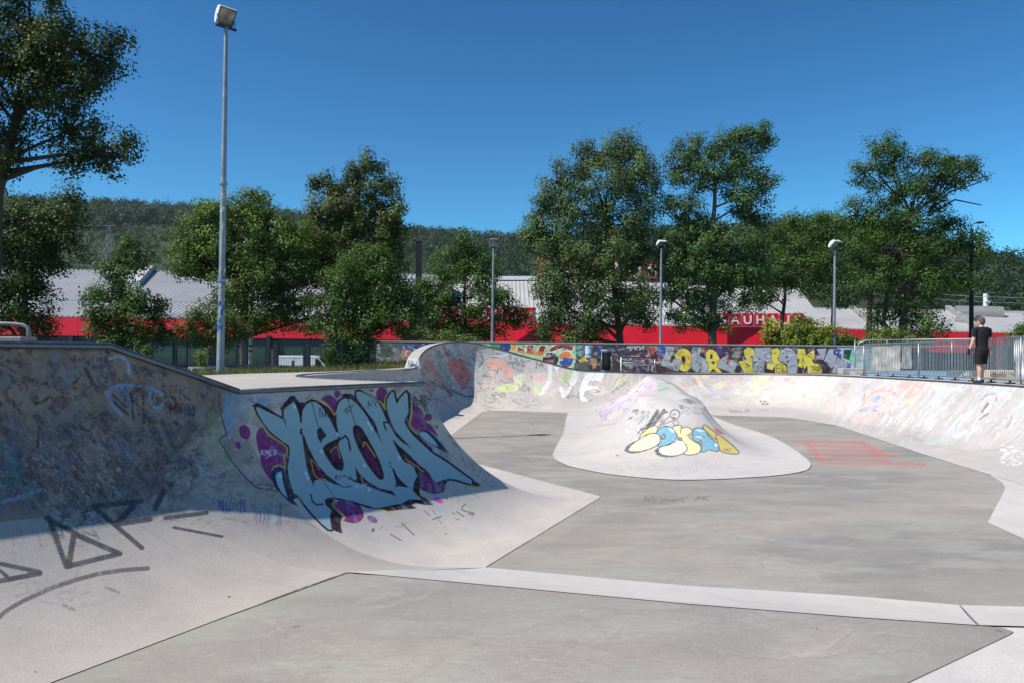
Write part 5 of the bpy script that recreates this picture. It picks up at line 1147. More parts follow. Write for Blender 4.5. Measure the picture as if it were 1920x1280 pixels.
    let(Gz((455, 180), (560, 165), (615, 220), (600, 290), (545, 340), (600, 420), (680, 450), (725, 540), (720, 622), (520, 622), (510, 450), (460, 552), (360, 522), (380, 430), (480, 440), (448, 330)), YY)
    let(catmull(Gz((620, 220), (700, 165), (800, 180), (880, 260), (910, 400), (892, 612), (740, 622), (735, 480), (690, 420), (580, 380), (600, 300)), 3), SV)
    let(Gz((920, 180), (1045, 180), (1060, 300), (1120, 260), (1215, 190), (1217, 350), (1170, 370), (1200, 430), (1290, 450), (1350, 520), (1357, 612), (1110, 612), (1090, 450), (1040, 535), (1010, 430), (1000, 510), (920, 482), (960, 360), (915, 335)), YY)
    let(Gz((1265, 180), (1430, 170), (1420, 260), (1380, 370), (1280, 350), (1255, 310), (1330, 290)), SV)
    p.poly(Gz((1560, 170), (1710, 185), (1700, 420), (1630, 330)), (70, 62, 150), 1); let(catmull(Gz((1470, 230), (1545, 180), (1560, 270), (1620, 310), (1600, 440), (1530, 510), (1462, 460), (1470, 390), (1400, 390)), 3), SV)
    let(Gz((1640, 325), (1740, 400), (1800, 605), (1540, 605)), SV); p.poly(Gz((1650, 545), (1700, 545), (1700, 605), (1650, 605)), (50, 46, 60), 1); p.poly(Gz((1790, 400), (1870, 440), (1880, 600), (1810, 600)), (84, 74, 156), 1)
    p.poly(Gz((1715, 180), (1930, 180), (1900, 420), (1760, 360)), (96, 200, 160), 1); p.poly(Gz((1750, 190), (1890, 190), (1860, 380), (1740, 330)), (26, 60, 60), 1); p.line(Gz((1900, 200), (1850, 420)), 2, (110, 210, 170), 1)
    p.scrib((1600, 662, 1634, 690), 4, (90, 180, 140), 2, 0.8, 120)
    for t, x, y, h in (('ED', 1456, 697, 15), ('JBR', 1518, 697, 11), ('JOB', 1416, 697, 11), ('SY', 1298, 660, 8)): p.text(t, x, y, h, K0, 1.3, 0.9, gap=0.15)
    p.poly(Gz((685, 300), (740, 295), (745, 340), (690, 345)), (40, 36, 44), 1); p.poly(Gz((700, 400), (770, 380), (750, 430)), (60, 30, 44), 1)
    for q in ((310, 200), (1455 - 1100, 270), (330, 310), (380, 340), (230, 360), (710, 210), (660, 255), (720, 250), (770, 215), (520, 250), (1160, 270), (1110, 310), (1160, 325)): p.ell(*Gz(q)[0], 1.5, 1.3, 0, K0, 0.9)
    for q in ((295, 255), (400, 300), (375, 385), (650, 220), (1620, 235), (1690, 240)): p.ell(*Gz(q)[0], 1.5, 1.5, 0, (214, 218, 232), 0.8, 0.5)
    for P in (((1740, 440), (1760, 480), (1700, 520)), ((1710, 450), (1800, 480)), ((300 + 1400, 420), (1780, 500))): p.line(Fz(*P), 1.2, K0, 0.8)
    for P in (((980, 350), (1030, 340), (990, 390), (1040, 390)), ((800, 430), (830, 470), (770, 510)), ((800, 470), (870, 490))): p.line(Gz(*P), 1.2, K0, 0.8)
    p.scrib((1245, 684, 1270, 694), 5, K0, 1.2, 0.85, 121); p.scrib((1250, 652, 1262, 670), 2, K0, 1.2, 0.8, 122); p.scrib((1355, 655, 1368, 668), 2, K0, 1.6, 0.85, 123)
    p.worn([((240, 238, 232), 9, 6, .5, .57, .05, .28, 301), ((34, 28, 36), 8, 5, .3, .60, .04, .4, 302), ((120, 110, 104), 14, 9, .8, .60, .05, .35, 303)])
    p.line([(700, 641.3), (1650, 651)], 1.6, (150, 150, 150), 0.7)
    p.line([(1380, 700), (1650, 703)], 2, (150, 146, 140), 0.6)
wall = wall_grid('graffiti_wall', (WL[0], WL[1], 1.2), (WR[0], WR[1], 1.15), ztl, ztr, 1100, 70, mural, painted('mural_paint', 0.6, 0.10))
tag(wall, 'long low wall covered in colourful graffiti lettering behind the bowl', 'wall')
mb = MB()
mb.bar((WL[0], WL[1] + .09, ztl + .03), (WR[0], WR[1] + .09, ztr + .03), 0.24, 0.05)
mb.build('wall_cap', plain('wall_cap_stone', (0.33, 0.32, 0.31), 0.8, 0, 0.12, 3), wall)

# ================================================================= BUILDINGS
def roofmat(name, base, axis_rot, period=0.42, dark=0.28):
    m, nt, b = newmat(name)
    p = worldpos(nt, (1, 1, 1), (0, 0, axis_rot))
    w = nd(nt, 'ShaderNodeTexWave', wave_type='BANDS', bands_direction='X', wave_profile='SIN'); w.inputs['Scale'].default_value = 0.314 / period
    nt.links.new(p, w.inputs['Vector'])
    n1 = noise(nt, 0.25, 4, 0.6, worldpos(nt)); n2 = noise(nt, 2.5, 4, 0.6, worldpos(nt, (1, 0.15, 1)))
    c = mixc(nt, base, tuple(v * 0.8 for v in base), ramp(nt, n1, 0.4, 0.7)); c = mixc(nt, c, tuple(v * 0.78 for v in base), ramp(nt, n2, 0.5, 0.75, 0, 0.6))
    c = mixc(nt, tuple(v * dark for v in base), c, ramp(nt, w.outputs['Fac'], 0.10, 0.34))
    nt.links.new(c, b.inputs['Base Color']); b.inputs['Roughness'].default_value = 0.5
    return m
M['roof'] = roofmat('corrugated_white_roof', (0.36, 0.36, 0.37), 0.0, 0.55, 0.26)
M['roof2'] = roofmat('corrugated_pale_roof', (0.50, 0.49, 0.475), 0.0, 0.5, 0.55)

def textmesh(txt, size, depth, mat, name, parent, bold=0.012):
    cu = bpy.data.curves.new(name, 'FONT'); cu.body = txt; cu.size = size; cu.extrude = depth; cu.align_x = 'CENTER'; cu.align_y = 'BOTTOM_BASELINE'; cu.offset = bold
    t = bpy.data.objects.new('tmp', cu); COL.objects.link(t); bpy.context.view_layer.update()
    me = bpy.data.meshes.new_from_object(t.evaluated_get(bpy.context.evaluated_depsgraph_get()))
    bpy.data.objects.remove(t); me.materials.clear(); me.materials.append(mat)
    o = bpy.data.objects.new(name, me); COL.objects.link(o); o.parent = parent; o.rotation_euler = (PI / 2, 0, 0); return o

def building(name, label, a, b, z_eave0, z_eave1, z_bot0, z_bot1, ridge_back, z_ridge0, z_ridge1, roof_m, wall_m, nwin, z0=-0.3):
    """a,b = (x,y) ends of the front; red fascia between z_bot and z_eave; roof rises to a ridge behind"""
    bd = empty(name, ((a[0] + b[0]) / 2, (a[1] + b[1]) / 2, 0), label, 'store')
    d = Vector((b[0] - a[0], b[1] - a[1], 0)); L = d.length; u = d / L; nrm = Vector((u.y, -u.x, 0))   # towards the viewer
    P = lambda t, o, z: (a[0] + d.x * t + nrm.x * o, a[1] + d.y * t + nrm.y * o, z)
    bk = -ridge_back
    mb = MB()
    mb.add([P(0, 0, z0), P(1, 0, z0), P(1, 0, z_bot1), P(0, 0, z_bot0), P(0, bk * 2, z0), P(1, bk * 2, z0), P(1, bk * 2, z_bot1), P(0, bk * 2, z_bot0)], [(0, 1, 2, 3), (5, 4, 7, 6), (1, 5, 6, 2), (4, 0, 3, 7)])
    mb.add([P(0, -.02, z_bot0), P(0, bk, z_ridge0), P(0, bk * 2, z_bot0), P(1, -.02, z_bot1), P(1, bk, z_ridge1), P(1, bk * 2, z_bot1)], [(0, 1, 2), (3, 5, 4)])
    ch(mb.build('wall', wall_m), bd)
    mb = MB()
    mb.prism([P(0, .35, z_bot0), P(1, .35, z_bot1), P(1, .35, z_eave1), P(0, .35, z_eave0)], (0, 0, 0), tuple(-nrm * 0.36))
    n = int(L / 3.0)
    for i in range(1, n):
        t = i / n; mb.bar(P(t, .352, z_bot0 + (z_bot1 - z_bot0) * t), P(t, .352, z_eave0 + (z_eave1 - z_eave0) * t), 0.03, 0.02)
    ch(mb.build('fascia', M['red']), bd)
    mb = MB()
    q = [P(0, .36, z_eave0 + .02), P(1, .36, z_eave1 + .02), P(1, bk, z_ridge1), P(0, bk, z_ridge0)]
    mb.prism(q, (0, 0, 0), (0, 0, 0.12)); q = [P(0, bk, z_ridge0), P(1, bk, z_ridge1), P(1, bk * 2 - .4, z_bot1), P(0, bk * 2 - .4, z_bot0)]
    mb.prism(q, (0, 0, 0), (0, 0, 0.12)); mb.bar(P(0, bk, z_ridge0 + .12), P(1, bk, z_ridge1 + .12), 0.5, 0.25)
    ch(mb.build('roof', roof_m), bd)
    for i in range(nwin):
        t0 = (i + 0.12) / nwin; t1 = (i + 0.86) / nwin; zt_ = (z_bot0 + z_bot1) / 2 - 0.9
        mb = MB(); 
        for (p0, p1) in ((P(t0, .05, z0 + .3), P(t0, .05, zt_)), (P(t1, .05, z0 + .3), P(t1, .05, zt_)), (P(t0, .05, zt_), P(t1, .05, zt_)), (P((t0 + t1) / 2, .05, z0 + .3), P((t0 + t1) / 2, .05, zt_)), (P(t0, .05, zt_ * .45), P(t1, .05, zt_ * .45))): mb.bar(p0, p1, 0.12)
        w = ch(mb.build('window', M['teal']), bd)
        mb = MB(); mb.add([P(t0, .03, z0 + .3), P(t1, .03, z0 + .3), P(t1, .03, zt_), P(t0, .03, zt_)], [(0, 1, 2, 3)]); mb.build('pane', M['glass'], w)
        mb = MB(); mb.bar(P((i + .93) / nwin, .5, z0), P((i + .93) / nwin, .5, (z_bot0 + z_bot1) / 2), 0.35); ch(mb.build('column', M['teal']), bd)
    return bd, P, bk
def zpx(py, Y): return EZ + (HZ - py) * Y / F
# left store
aL = (D(-320, 0, 77)[0], 77.0); bL = (D(768, 0, 73)[0], 73.0)
bl, PL, bk = building('warehouse_store', 'long warehouse store with grey corrugated roof and red fascia behind the parking lot', aL, bL, zpx(590, 77), zpx(604, 73), zpx(624, 77), zpx(637.5, 73), 24, zpx(507, 101), zpx(519, 97), M['roof'], M['greywall'], 9)
mb = MB()
for (x, y0, y1, w) in ((262, 512, 540, 3.2),):
    p0 = D(255, 507, 99); p1 = D(292, 530, 90)
    mb.prism([D(246, 521, 99), D(288, 511, 99.5), D(262, 541, 90), D(238, 548, 90)], (0, 0, 0), (0, 0, 0.9))
ch(mb.build('roof_hatch', plain('hatch_grey', (0.40, 0.40, 0.42), .6, 0, .08, 1)), bl)
for f_ in (0.20, 0.27):
    mb = MB(); mb.bar(PL(0, -24 * f_, zpx(590, 77) + (zpx(507, 101) - zpx(590, 77)) * f_ + .18), PL(1, -24 * f_, zpx(604, 73) + (zpx(519, 97) - zpx(604, 73)) * f_ + .18), 0.1, 0.08)
    ch(mb.build('snow_rail', M['galv']), bl)
# middle store with the sign
aM = (D(770, 0, 87)[0], 87.0); bM = (D(1552, 0, 77.5)[0], 77.5)
bm, PM, bk = building('sign_store', 'wide store with pale roof, red fascia and red letter sign behind the trees', aM, bM, zpx(604, 87), zpx(616.5, 77.5), zpx(640, 87), zpx(655, 77.5), 21, zpx(520, 108), zpx(545, 98), M['roof2'], M['greywall'], 7)
mb = MB(); mb.prism([D(925, 518, 104), D(1008, 518, 104), D(1008, 525, 104), D(925, 525, 104)], (0, 0, 0), (0, 3, 0)); ch(mb.build('parapet', M['white']), bm)
def lettersign(word, x0, x1, y0, y1, Yd, logo=False):
    n = len(word) + (1 if logo else 0); w = (x1 - x0) / n
    sg = empty('sign_board', D((x0 + x1) / 2, y1, Yd), None, None)
    mb = MB(); a_, b_ = D(x0 - 1.5, y1 + 1.5, Yd + .1), D(x1 + 1.5, y0 - 1.2, Yd + .1)
    mb.prism([(a_[0], a_[1], a_[2]), (b_[0], a_[1], a_[2]), (b_[0], a_[1], b_[2]), (a_[0], a_[1], b_[2])], (0, 0, 0), (0, .15, 0)); ch(mb.build('panel', M['signwhite']), sg)
    for i in range(n):
        c0, c1 = x0 + i * w + 1.4, x0 + (i + 1) * w - 1.4
        a_, b_ = D(c0, y1, Yd), D(c1, y0, Yd)
        mb = MB(); mb.prism([(a_[0], Yd, a_[2]), (b_[0], Yd, a_[2]), (b_[0], Yd, b_[2]), (a_[0], Yd, b_[2])], (0, 0, 0), (0, .095, 0)); tl = ch(mb.build('tile', M['signred']), sg)
        hgt = b_[2] - a_[2]
        if i < len(word):
            t = textmesh(word[i], hgt * 0.98, 0.02, M['signwhite'], 'letter', None, 0.02); t.location = ((a_[0] + b_[0]) / 2, Yd - 0.03, a_[2] + hgt * 0.17); t.parent = tl
        else:
            mb = MB(); cx0, cw = (a_[0] + b_[0]) / 2, (b_[0] - a_[0])
            for k_ in (-0.28, 0, 0.28):
                xx = cx0 + k_ * cw; zz = a_[2] + hgt * 0.45
                mb.bar((xx - .14 * cw, Yd - .03, zz), (xx, Yd - .03, zz + hgt * .25), 0.12, 0.05); mb.bar((xx, Yd - .03, zz + hgt * .25), (xx + .14 * cw, Yd - .03, zz), 0.12, 0.05)
            l_ = mb.build('emblem', M['signwhite'], tl)
    return sg
tag(lettersign('BAUHAUS', 1343, 1508, 588, 612, 78.4), 'red letter sign with white letters on the store fascia above the yellow green bush', 'sign')
tag(lettersign('BAUHAUS', 788, 1003, 577, 604, 82.6, True), 'red letter sign with a house emblem half hidden in trees above the wave hump', 'sign')
rsgn = empty('roof_sign', D(1123, 522, 95), 'row of red outlined white letters standing on the store roof behind the feathery tree', 'sign')
for i, c_ in enumerate('BAUHAUS'):
    x = 1022 + i * 33.5; yb = 516 + i * 1.0; p_ = D(x, yb, 95)
    t = textmesh(c_, 2.55, 0.08, M['signred'], 'letter_back', None, 0.20); t.location = (p_[0], 95.1, p_[2]); ch(t, rsgn)
    t = textmesh(c_, 2.4, 0.1, M['signwhite'], 'letter', None, 0.03); t.location = (p_[0], 94.95, p_[2] + .05); ch(t, rsgn)
mb = MB(); pa, pb = D(1005, 520, 95), D(1242, 526, 95)
mb.bar(pa, pb, 0.12); mb.bar((pa[0], pa[1] + 1, pa[2] - 2), (pb[0], pb[1] + 1, pb[2] - 2), .12)
for i in range(8):
    t = i / 7; mb.bar((pa[0] + (pb[0] - pa[0]) * t, 95, pa[2] + (pb[2] - pa[2]) * t), (pa[0] + (pb[0] - pa[0]) * t, 95.6, pa[2] - 4), 0.1)
ch(mb.build('frame', M['darksteel']), rsgn)
# right annex
aR = (D(1553, 0, 88)[0], 88.0); bR = (D(2120, 0, 84)[0], 84.0)
br, PR, bk = building('annex_hall', 'low annex hall with pale ribbed roof and red fascia behind the railing', aR, bR, zpx(617.5, 88), zpx(631, 84), zpx(655, 88), zpx(668, 84), 17, zpx(580, 105), zpx(588, 101), M['roof2'], M['darkwall'], 6)
vg = plain('valley_grey', (0.30, 0.30, 0.31), 0.6, 0, .1, 1)
for q in ([D(1592, 579, 104.5), D(1600, 579, 104.5), D(1640, 612, 89), D(1632, 612, 89)], [D(1772, 580, 104), D(1782, 580, 104), D(1838, 618, 87), D(1826, 618, 87)]):
    mb = MB(); mb.prism(q, (0, 0, 0), (0, 0, 0.5)); ch(mb.build('roof_valley', vg), br)
sg_ = plain('skylight_grey', (0.20, 0.20, 0.20), 0.4, 0, .1, 1)
for p_, q_, r_ in ((D(1790, 589, 99), D(1880, 591, 97), 1.05), (D(1800, 602, 93), D(1832, 606, 91), 0.9)):
    mb = MB(); mb.tube([p_, q_], r_, 18); ch(autosmooth(mb.build('roof_skylight', sg_)), br)
mb = MB(); mb.bar(D(1830, 585.5, 100.5), D(2100, 588.5, 100), .35, .3); ch(mb.build('roof_ridge_cap', plain('ridge_grey', (0.42, 0.43, 0.46), 0.5, 0, .1, 1)), br)
# ================================================================= TREES
def leaf_quads(cen, size, R, up=0.35, long=1.5, out=None):
    """pointed quad leaves around centres; returns V (n*4,3), F"""
    n = len(cen)
    nm = R.normal(0, 1, (n, 3)); nm[:, 2] = np.abs(nm[:, 2]) + up
    if out is not None: nm = nm * 0.42 + out * 1.0
    nm /= np.linalg.norm(nm, axis=1)[:, None]
    t = R.normal(0, 1, (n, 3)); t -= nm * (t * nm).sum(1)[:, None]; t /= np.linalg.norm(t, axis=1)[:, None] + 1e-9
    b_ = np.cross(nm, t)
    s = (size * R.uniform(0.65, 1.3, n))[:, None]
    l = s * long * 0.5; w = s * 0.5
    V = np.empty((n, 4, 3))
    V[:, 0] = cen - t * l; V[:, 1] = cen + b_ * w - t * l * 0.1; V[:, 2] = cen + t * l - nm * s * 0.12; V[:, 3] = cen - b_ * w - t * l * 0.1
    return V.reshape(-1, 3), np.arange(n * 4).reshape(n, 4)

LS_, LN_, DN_ = 0.53, 2.4, 0.86
def make_tree(name, label, cat, base, lobes, Yd, leaf, leaf_size, clump_r, per_clump, mat, bark, trunk_r, seed, density=1.0, group=None, droop=0.0, limbs=True, depth=0.85, trunk_top=None, hollow=0.35, squash=0.8, lean=0.0, twigs=True):
    """lobes: (px,py,rx,ry[,dy]) in photo pixels at distance Yd"""
    leaf_size = leaf_size * LS_; per_clump = int(per_clump * LN_); density = density * DN_; clump_r = clump_r * 0.84
    R = np.random.default_rng(seed)
    t = empty(name, base, label, cat, group)
    cen = []; tint = []; outs = []; br = MB()
    L3 = []
    for lo in lobes:
        c = np.array(D(lo[0], lo[1], Yd)); 
        rx = lo[2] * Yd / F; rz = lo[3] * Yd / F; ry = max(rx, min(rx, rz)) * depth
        c[1] += (lo[4] if len(lo) > 4 else R.uniform(-0.35, 0.35)) * rx
        L3.append((c, np.array([rx, ry, rz])))
    zs = [l[0][2] for l in L3]
    zt = trunk_top if trunk_top is not None else max(zs) * 0.75 + base[2] * 0.25
    cxm = np.mean([l[0][0] for l in L3])
    bx = np.array(base, float)
    tp = np.array([cxm * 0.6 + bx[0] * 0.4, bx[1], zt])
    tpts = []
    for i in range(7):
        f = i / 6; p = bx * (1 - f) + tp * f; p[0] += R.normal(0, 0.06) * (f > 0) * trunk_r * 6; p[1] += R.normal(0, .05) * trunk_r * 4
        tpts.append(p)
    tr = [trunk_r * (1.25 if i == 0 else 1 - 0.72 * i / 6) for i in range(7)]
    br.tube(tpts, tr, 9)
    for c, r in L3:
        if limbs:
            h0 = np.clip((c[2] - r[2] * 1.1 - bx[2]) / max(zt - bx[2], .1), 0.18, 0.92)
            k = h0 * 6; i0 = int(min(k, 5)); p0 = tpts[i0] * (1 - (k - i0)) + tpts[min(i0 + 1, 6)] * (k - i0)
            mid = (p0 + c) / 2 + np.array([R.normal(0, .12) * r[0], R.normal(0, .1) * r[0], -0.08 * r[2] + abs(R.normal(0, .1)) * r[2]])
            r0 = trunk_r * (1 - 0.72 * h0) * 0.62; pts = [p0, p0 * .6 + mid * .4, mid, mid * .45 + c * .55, c, c + np.array([R.normal(0, .2) * r[0], 0, r[2] * .5])]
            br.tube(pts, [r0, r0 * .85, r0 * .66, r0 * .5, r0 * .34, r0 * .16], 6)
        area = 4 * PI * ((((r[0] * r[1]) ** 1.6 + (r[0] * r[2]) ** 1.6 + (r[1] * r[2]) ** 1.6) / 3) ** (1 / 1.6))
        ncl = max(6, int(density * 1.25 * area / (PI * clump_r ** 2)))
        v = R.normal(0, 1, (ncl, 3)); v /= np.linalg.norm(v, axis=1)[:, None]
        rad = np.where(R.uniform(0, 1, ncl) < 0.72, R.uniform(0.78, 1.04, ncl), R.uniform(hollow, 0.8, ncl))
        # break the outline
        nz = 0.78 + 0.34 * R.uniform(0, 1, ncl)
        cc_ = c + v * r * (rad * nz)[:, None]
        if twigs:
            for j in R.choice(ncl, min(ncl, 12), replace=False):
                q = cc_[j]; m_ = c * .5 + q * .5 + R.normal(0, .07, 3) * r
                rr = max(0.014, trunk_r * 0.11); br.tube([c, m_, q], [rr * 1.6, rr, rr * .4], 4, False)
        for j in range(ncl):
            m_ = int(per_clump * R.uniform(0.6, 1.3))
            q = np.clip(R.normal(0, 1, (m_, 3)), -1.55, 1.55); q *= (clump_r * 0.66) * np.array([1, 1, squash])
            ctr = cc_[j] + q
            if droop: ctr[:, 2] -= droop * (q[:, 0] ** 2 + q[:, 1] ** 2)
            o_ = (cc_[j] - c) / r * 0.8 + q / clump_r * 0.9; o_ = o_ / (np.linalg.norm(o_, axis=1)[:, None] + 1e-6); outs.append(o_)
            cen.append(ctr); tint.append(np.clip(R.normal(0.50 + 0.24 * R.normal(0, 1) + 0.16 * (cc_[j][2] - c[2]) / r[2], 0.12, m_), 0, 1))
    cen = np.concatenate(cen); tint = np.concatenate(tint)
    Vl, Fl = leaf_quads(cen, leaf_size, R, long=leaf, out=np.concatenate(outs))
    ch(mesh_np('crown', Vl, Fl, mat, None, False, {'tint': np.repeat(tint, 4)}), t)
    ch(br.build('trunk', bark, None, True), t)
    return t, len(cen)

LM = {
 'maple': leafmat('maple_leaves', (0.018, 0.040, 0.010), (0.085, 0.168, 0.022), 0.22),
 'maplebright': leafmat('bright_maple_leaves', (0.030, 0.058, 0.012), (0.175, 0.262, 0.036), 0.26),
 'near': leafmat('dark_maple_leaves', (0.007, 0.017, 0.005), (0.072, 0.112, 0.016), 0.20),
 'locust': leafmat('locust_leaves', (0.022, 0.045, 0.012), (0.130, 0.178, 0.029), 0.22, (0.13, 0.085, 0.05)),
 'willow': leafmat('feathery_grey_green_leaves', (0.035, 0.058, 0.024), (0.150, 0.225, 0.062), 0.22),
 'ash': leafmat('ash_leaves', (0.022, 0.050, 0.018), (0.105, 0.195, 0.045), 0.22),
 'bush': leafmat('yellow_green_bush_leaves', (0.05, 0.085, 0.015), (0.353, 0.403, 0.045), 0.27, (0.22, 0.07, 0.04)),
 'bushgreen': leafmat('bush_leaves', (0.035, 0.065, 0.018), (0.200, 0.270, 0.051), 0.24),
}
NT = 0
def T(*a, **k):
    global NT
    t, n = make_tree(*a, **k); NT += n; return t
# big dark maple at the left edge
Yb = 22.0
T('maple_tree', 'big dark maple tree reaching in from the left edge above the quarter pipe', 'tree', (D(-46, 0, Yb)[0], Yb, 0.4),
  [(40, 40, 105, 75), (150, 95, 85, 58), (-60, 60, 110, 100), (60, 165, 105, 70), (175, 165, 40, 34), (215, 75, 30, 30), (120, 240, 70, 52), (20, 265, 60, 58), (185, 285, 52, 34), (235, 275, 32, 26), (130, 300, 44, 34), (-60, 230, 90, 90), (60, -60, 120, 60), (-20, 130, 80, 90), (95, 110, 80, 60), (-90, 330, 80, 80)],
  Yb, 1.25, 0.125, 0.34, 42, LM['near'], M['bark'], 0.26, 101, density=0.62, trunk_top=9.5, hollow=0.2)
T('maple_tree', 'dark leafy tree standing under the big maple at the left edge', 'tree', (D(40, 0, 29)[0], 29, 0.2),
  [(70, 430, 62, 52), (120, 400, 46, 40), (20, 480, 80, 70), (110, 470, 58, 42), (40, 560, 60, 60), (-40, 420, 80, 80), (20, 400, 60, 40), (-30, 560, 80, 80), (70, 605, 34, 34), (135, 372, 24, 30)],
  29, 1.25, 0.15, 0.42, 40, LM['near'], M['bark'], 0.16, 102, density=0.8)
T('maple_tree', 'small dark tree with a lit pointed top in front of the grey warehouse roof', 'tree', (D(232, 0, 36)[0], 36, 0.0),
  [(238, 468, 26, 30), (262, 480, 20, 22), (225, 505, 36, 30), (205, 545, 42, 26), (175, 550, 24, 18), (270, 560, 40, 30), (225, 590, 60, 40), (190, 610, 36, 36), (290, 580, 22, 18), (255, 620, 48, 40), (230, 655, 55, 30), (300, 612, 26, 30)],
  36, 1.25, 0.17, 0.42, 36, LM['maple'], M['bark'], 0.15, 103, density=0.75)
T('maple_tree', 'rounded bright topped maple tree behind the tall floodlight pole', 'tree', (D(455, 0, 42)[0], 42, 0.0),
  [(470, 392, 46, 34), (480, 365, 20, 26), (430, 415, 60, 44), (385, 440, 52, 44), (350, 470, 34, 44), (500, 430, 62, 46), (550, 450, 46, 44), (440, 470, 80, 50), (375, 490, 50, 38), (520, 500, 70, 46), (470, 530, 70, 44), (575, 500, 34, 44), (430, 560, 46, 40), (540, 560, 56, 46), (500, 600, 56, 30), (345, 505, 24, 22), (575, 600, 30, 30)],
  42, 1.25, 0.19, 0.48, 38, LM['maplebright'], M['bark'], 0.24, 104, density=0.72, trunk_top=9.0)
T('locust_tree', 'tall locust tree with a brownish thin top right of the bright maple', 'tree', (D(668, 0, 44)[0], 44, 0.0),
  [(692, 305, 22, 24, 0), (672, 330, 28, 24), (610, 345, 26, 30), (720, 350, 30, 32), (660, 370, 50, 32), (620, 395, 48, 30), (735, 395, 32, 34), (690, 410, 56, 40), (630, 440, 60, 40), (745, 440, 26, 26), (600, 470, 44, 40), (690, 470, 60, 44), (740, 480, 30, 28), (650, 520, 70, 50)],
  44, 1.9, 0.17, 0.46, 40, LM['locust'], M['bark'], 0.24, 105, density=0.74, trunk_top=12.0)
T('maple_tree', 'leafy maple thicket in front of the tall locust tree', 'tree', (D(690, 0, 38)[0], 38, 0.5),
  [(680, 500, 46, 44), (720, 510, 40, 44), (640, 540, 46, 46), (745, 550, 40, 48), (690, 570, 70, 50), (620, 590, 44, 50), (722, 598, 44, 36), (655, 635, 50, 40), (632, 655, 34, 38), (662, 655, 40, 34), (770, 590, 30, 40)],
  38, 1.25, 0.17, 0.44, 38, LM['maple'], M['bark'], 0.16, 106, density=0.85)
T('maple_tree', 'mid height maple tree left of the second floodlight pole', 'tree', (D(870, 0, 50)[0], 50, 0.8),
  [(862, 452, 16, 24), (880, 475, 34, 28), (850, 500, 42, 32), (900, 510, 44, 34), (825, 535, 40, 36), (880, 560, 60, 40), (940, 560, 36, 28), (960, 590, 30, 26), (820, 590, 44, 36), (895, 610, 70, 34), (850, 635, 60, 24), (800, 560, 26, 34)],
  50, 1.25, 0.20, 0.5, 34, LM['maple'], M['bark'], 0.2, 107, density=0.72)
T('elm_tree', 'wide feathery grey green tree behind the middle of the graffiti wall', 'tree', (D(1170, 0, 50)[0], 50, 0.8),
  [(1175, 272, 36, 30), (1130, 285, 44, 34), (1090, 310, 34, 30), (1200, 310, 44, 40), (1045, 340, 38, 34), (1140, 350, 60, 44), (1020, 385, 40, 40), (1215, 365, 40, 44), (1085, 400, 66, 48), (1170, 420, 70, 48), (1040, 450, 60, 44), (1130, 480, 80, 50), (1210, 470, 46, 50), (1060, 520, 66, 48), (1000, 440, 26, 34), (1150, 545, 80, 44), (1040, 570, 54, 44), (1100, 600, 60, 36), (1190, 580, 50, 44), (1020, 615, 34, 30), (1090, 630, 50, 22)],
  50, 2.0, 0.16, 0.52, 46, LM['willow'], M['bark'], 0.26, 108, density=0.66, trunk_top=12.0, squash=1.0)
T('ash_tree', 'tall open crowned ash tree with a bare lit trunk behind the silver letters', 'tree', (D(1336, 0, 50)[0], 50, 0.8),
  [(1420, 255, 36, 28), (1370, 262, 46, 30), (1310, 285, 46, 32), (1275, 320, 34, 36), (1400, 310, 48, 34), (1335, 330, 50, 34), (1430, 350, 26, 36), (1390, 380, 44, 32), (1280, 390, 44, 36), (1320, 430, 56, 36), (1420, 410, 30, 22), (1370, 460, 60, 38), (1270, 460, 46, 44), (1300, 510, 60, 40), (1390, 520, 50, 40), (1260, 560, 34, 44), (1330, 560, 46, 34), (1290, 600, 40, 24), (1350, 600, 36, 22), (1300, 470, 56, 36), (1350, 510, 50, 34), (1425, 480, 26, 34)],
  50, 1.7, 0.18, 0.5, 40, LM['ash'], M['barklight'], 0.30, 109, density=0.68, trunk_top=14.0)
T('maple_tree', 'dark rounded tree between the ash tree and the right floodlight pole', 'tree', (D(1462, 0, 60)[0], 60, 0.3),
  [(1500, 420, 38, 26), (1535, 410, 26, 18), (1450, 450, 46, 34), (1510, 455, 46, 36), (1545, 440, 26, 34), (1430, 500, 44, 34), (1490, 510, 60, 34), (1440, 540, 46, 30), (1540, 500, 34, 44), (1410, 560, 30, 26)],
  60, 1.25, 0.22, 0.6, 34, LM['maple'], M['bark'], 0.22, 110, density=0.78)
T('ash_tree', 'lighter slender tree behind the right floodlight pole', 'tree', (D(1560, 0, 66)[0], 66, 0.3),
  [(1560, 430, 30, 34), (1585, 440, 30, 40), (1550, 480, 40, 36), (1590, 500, 40, 36), (1540, 530, 40, 34), (1580, 550, 40, 30)],
  66, 1.6, 0.22, 0.6, 32, LM['ash'], M['bark'], 0.2, 111, density=0.7)
T('oak_tree', 'large spreading tree with several trunks behind the railing', 'tree', (D(1690, 0, 46)[0], 46, 0.9),
  [(1650, 275, 34, 22), (1680, 300, 40, 26), (1625, 320, 34, 26), (1730, 310, 40, 34), (1835, 470, 22, 26), (1835, 510, 20, 22), (1800, 300, 34, 22), (1830, 320, 20, 22), (1780, 330, 44, 26), (1690, 355, 56, 36), (1745, 360, 46, 36), (1610, 400, 44, 36), (1660, 410, 60, 40), (1720, 410, 60, 40), (1790, 420, 40, 22), (1610, 460, 46, 44), (1680, 470, 70, 46), (1750, 470, 66, 44), (1810, 455, 36, 30), (1830, 445, 22, 22), (1640, 530, 50, 38), (1720, 530, 66, 40), (1790, 515, 40, 36), (1690, 590, 46, 36), (1740, 610, 40, 34), (1640, 600, 22, 34), (1720, 640, 40, 16)],
  46, 1.35, 0.17, 0.5, 40, LM['maple'], M['bark'], 0.30, 112, density=0.66, trunk_top=11.0)
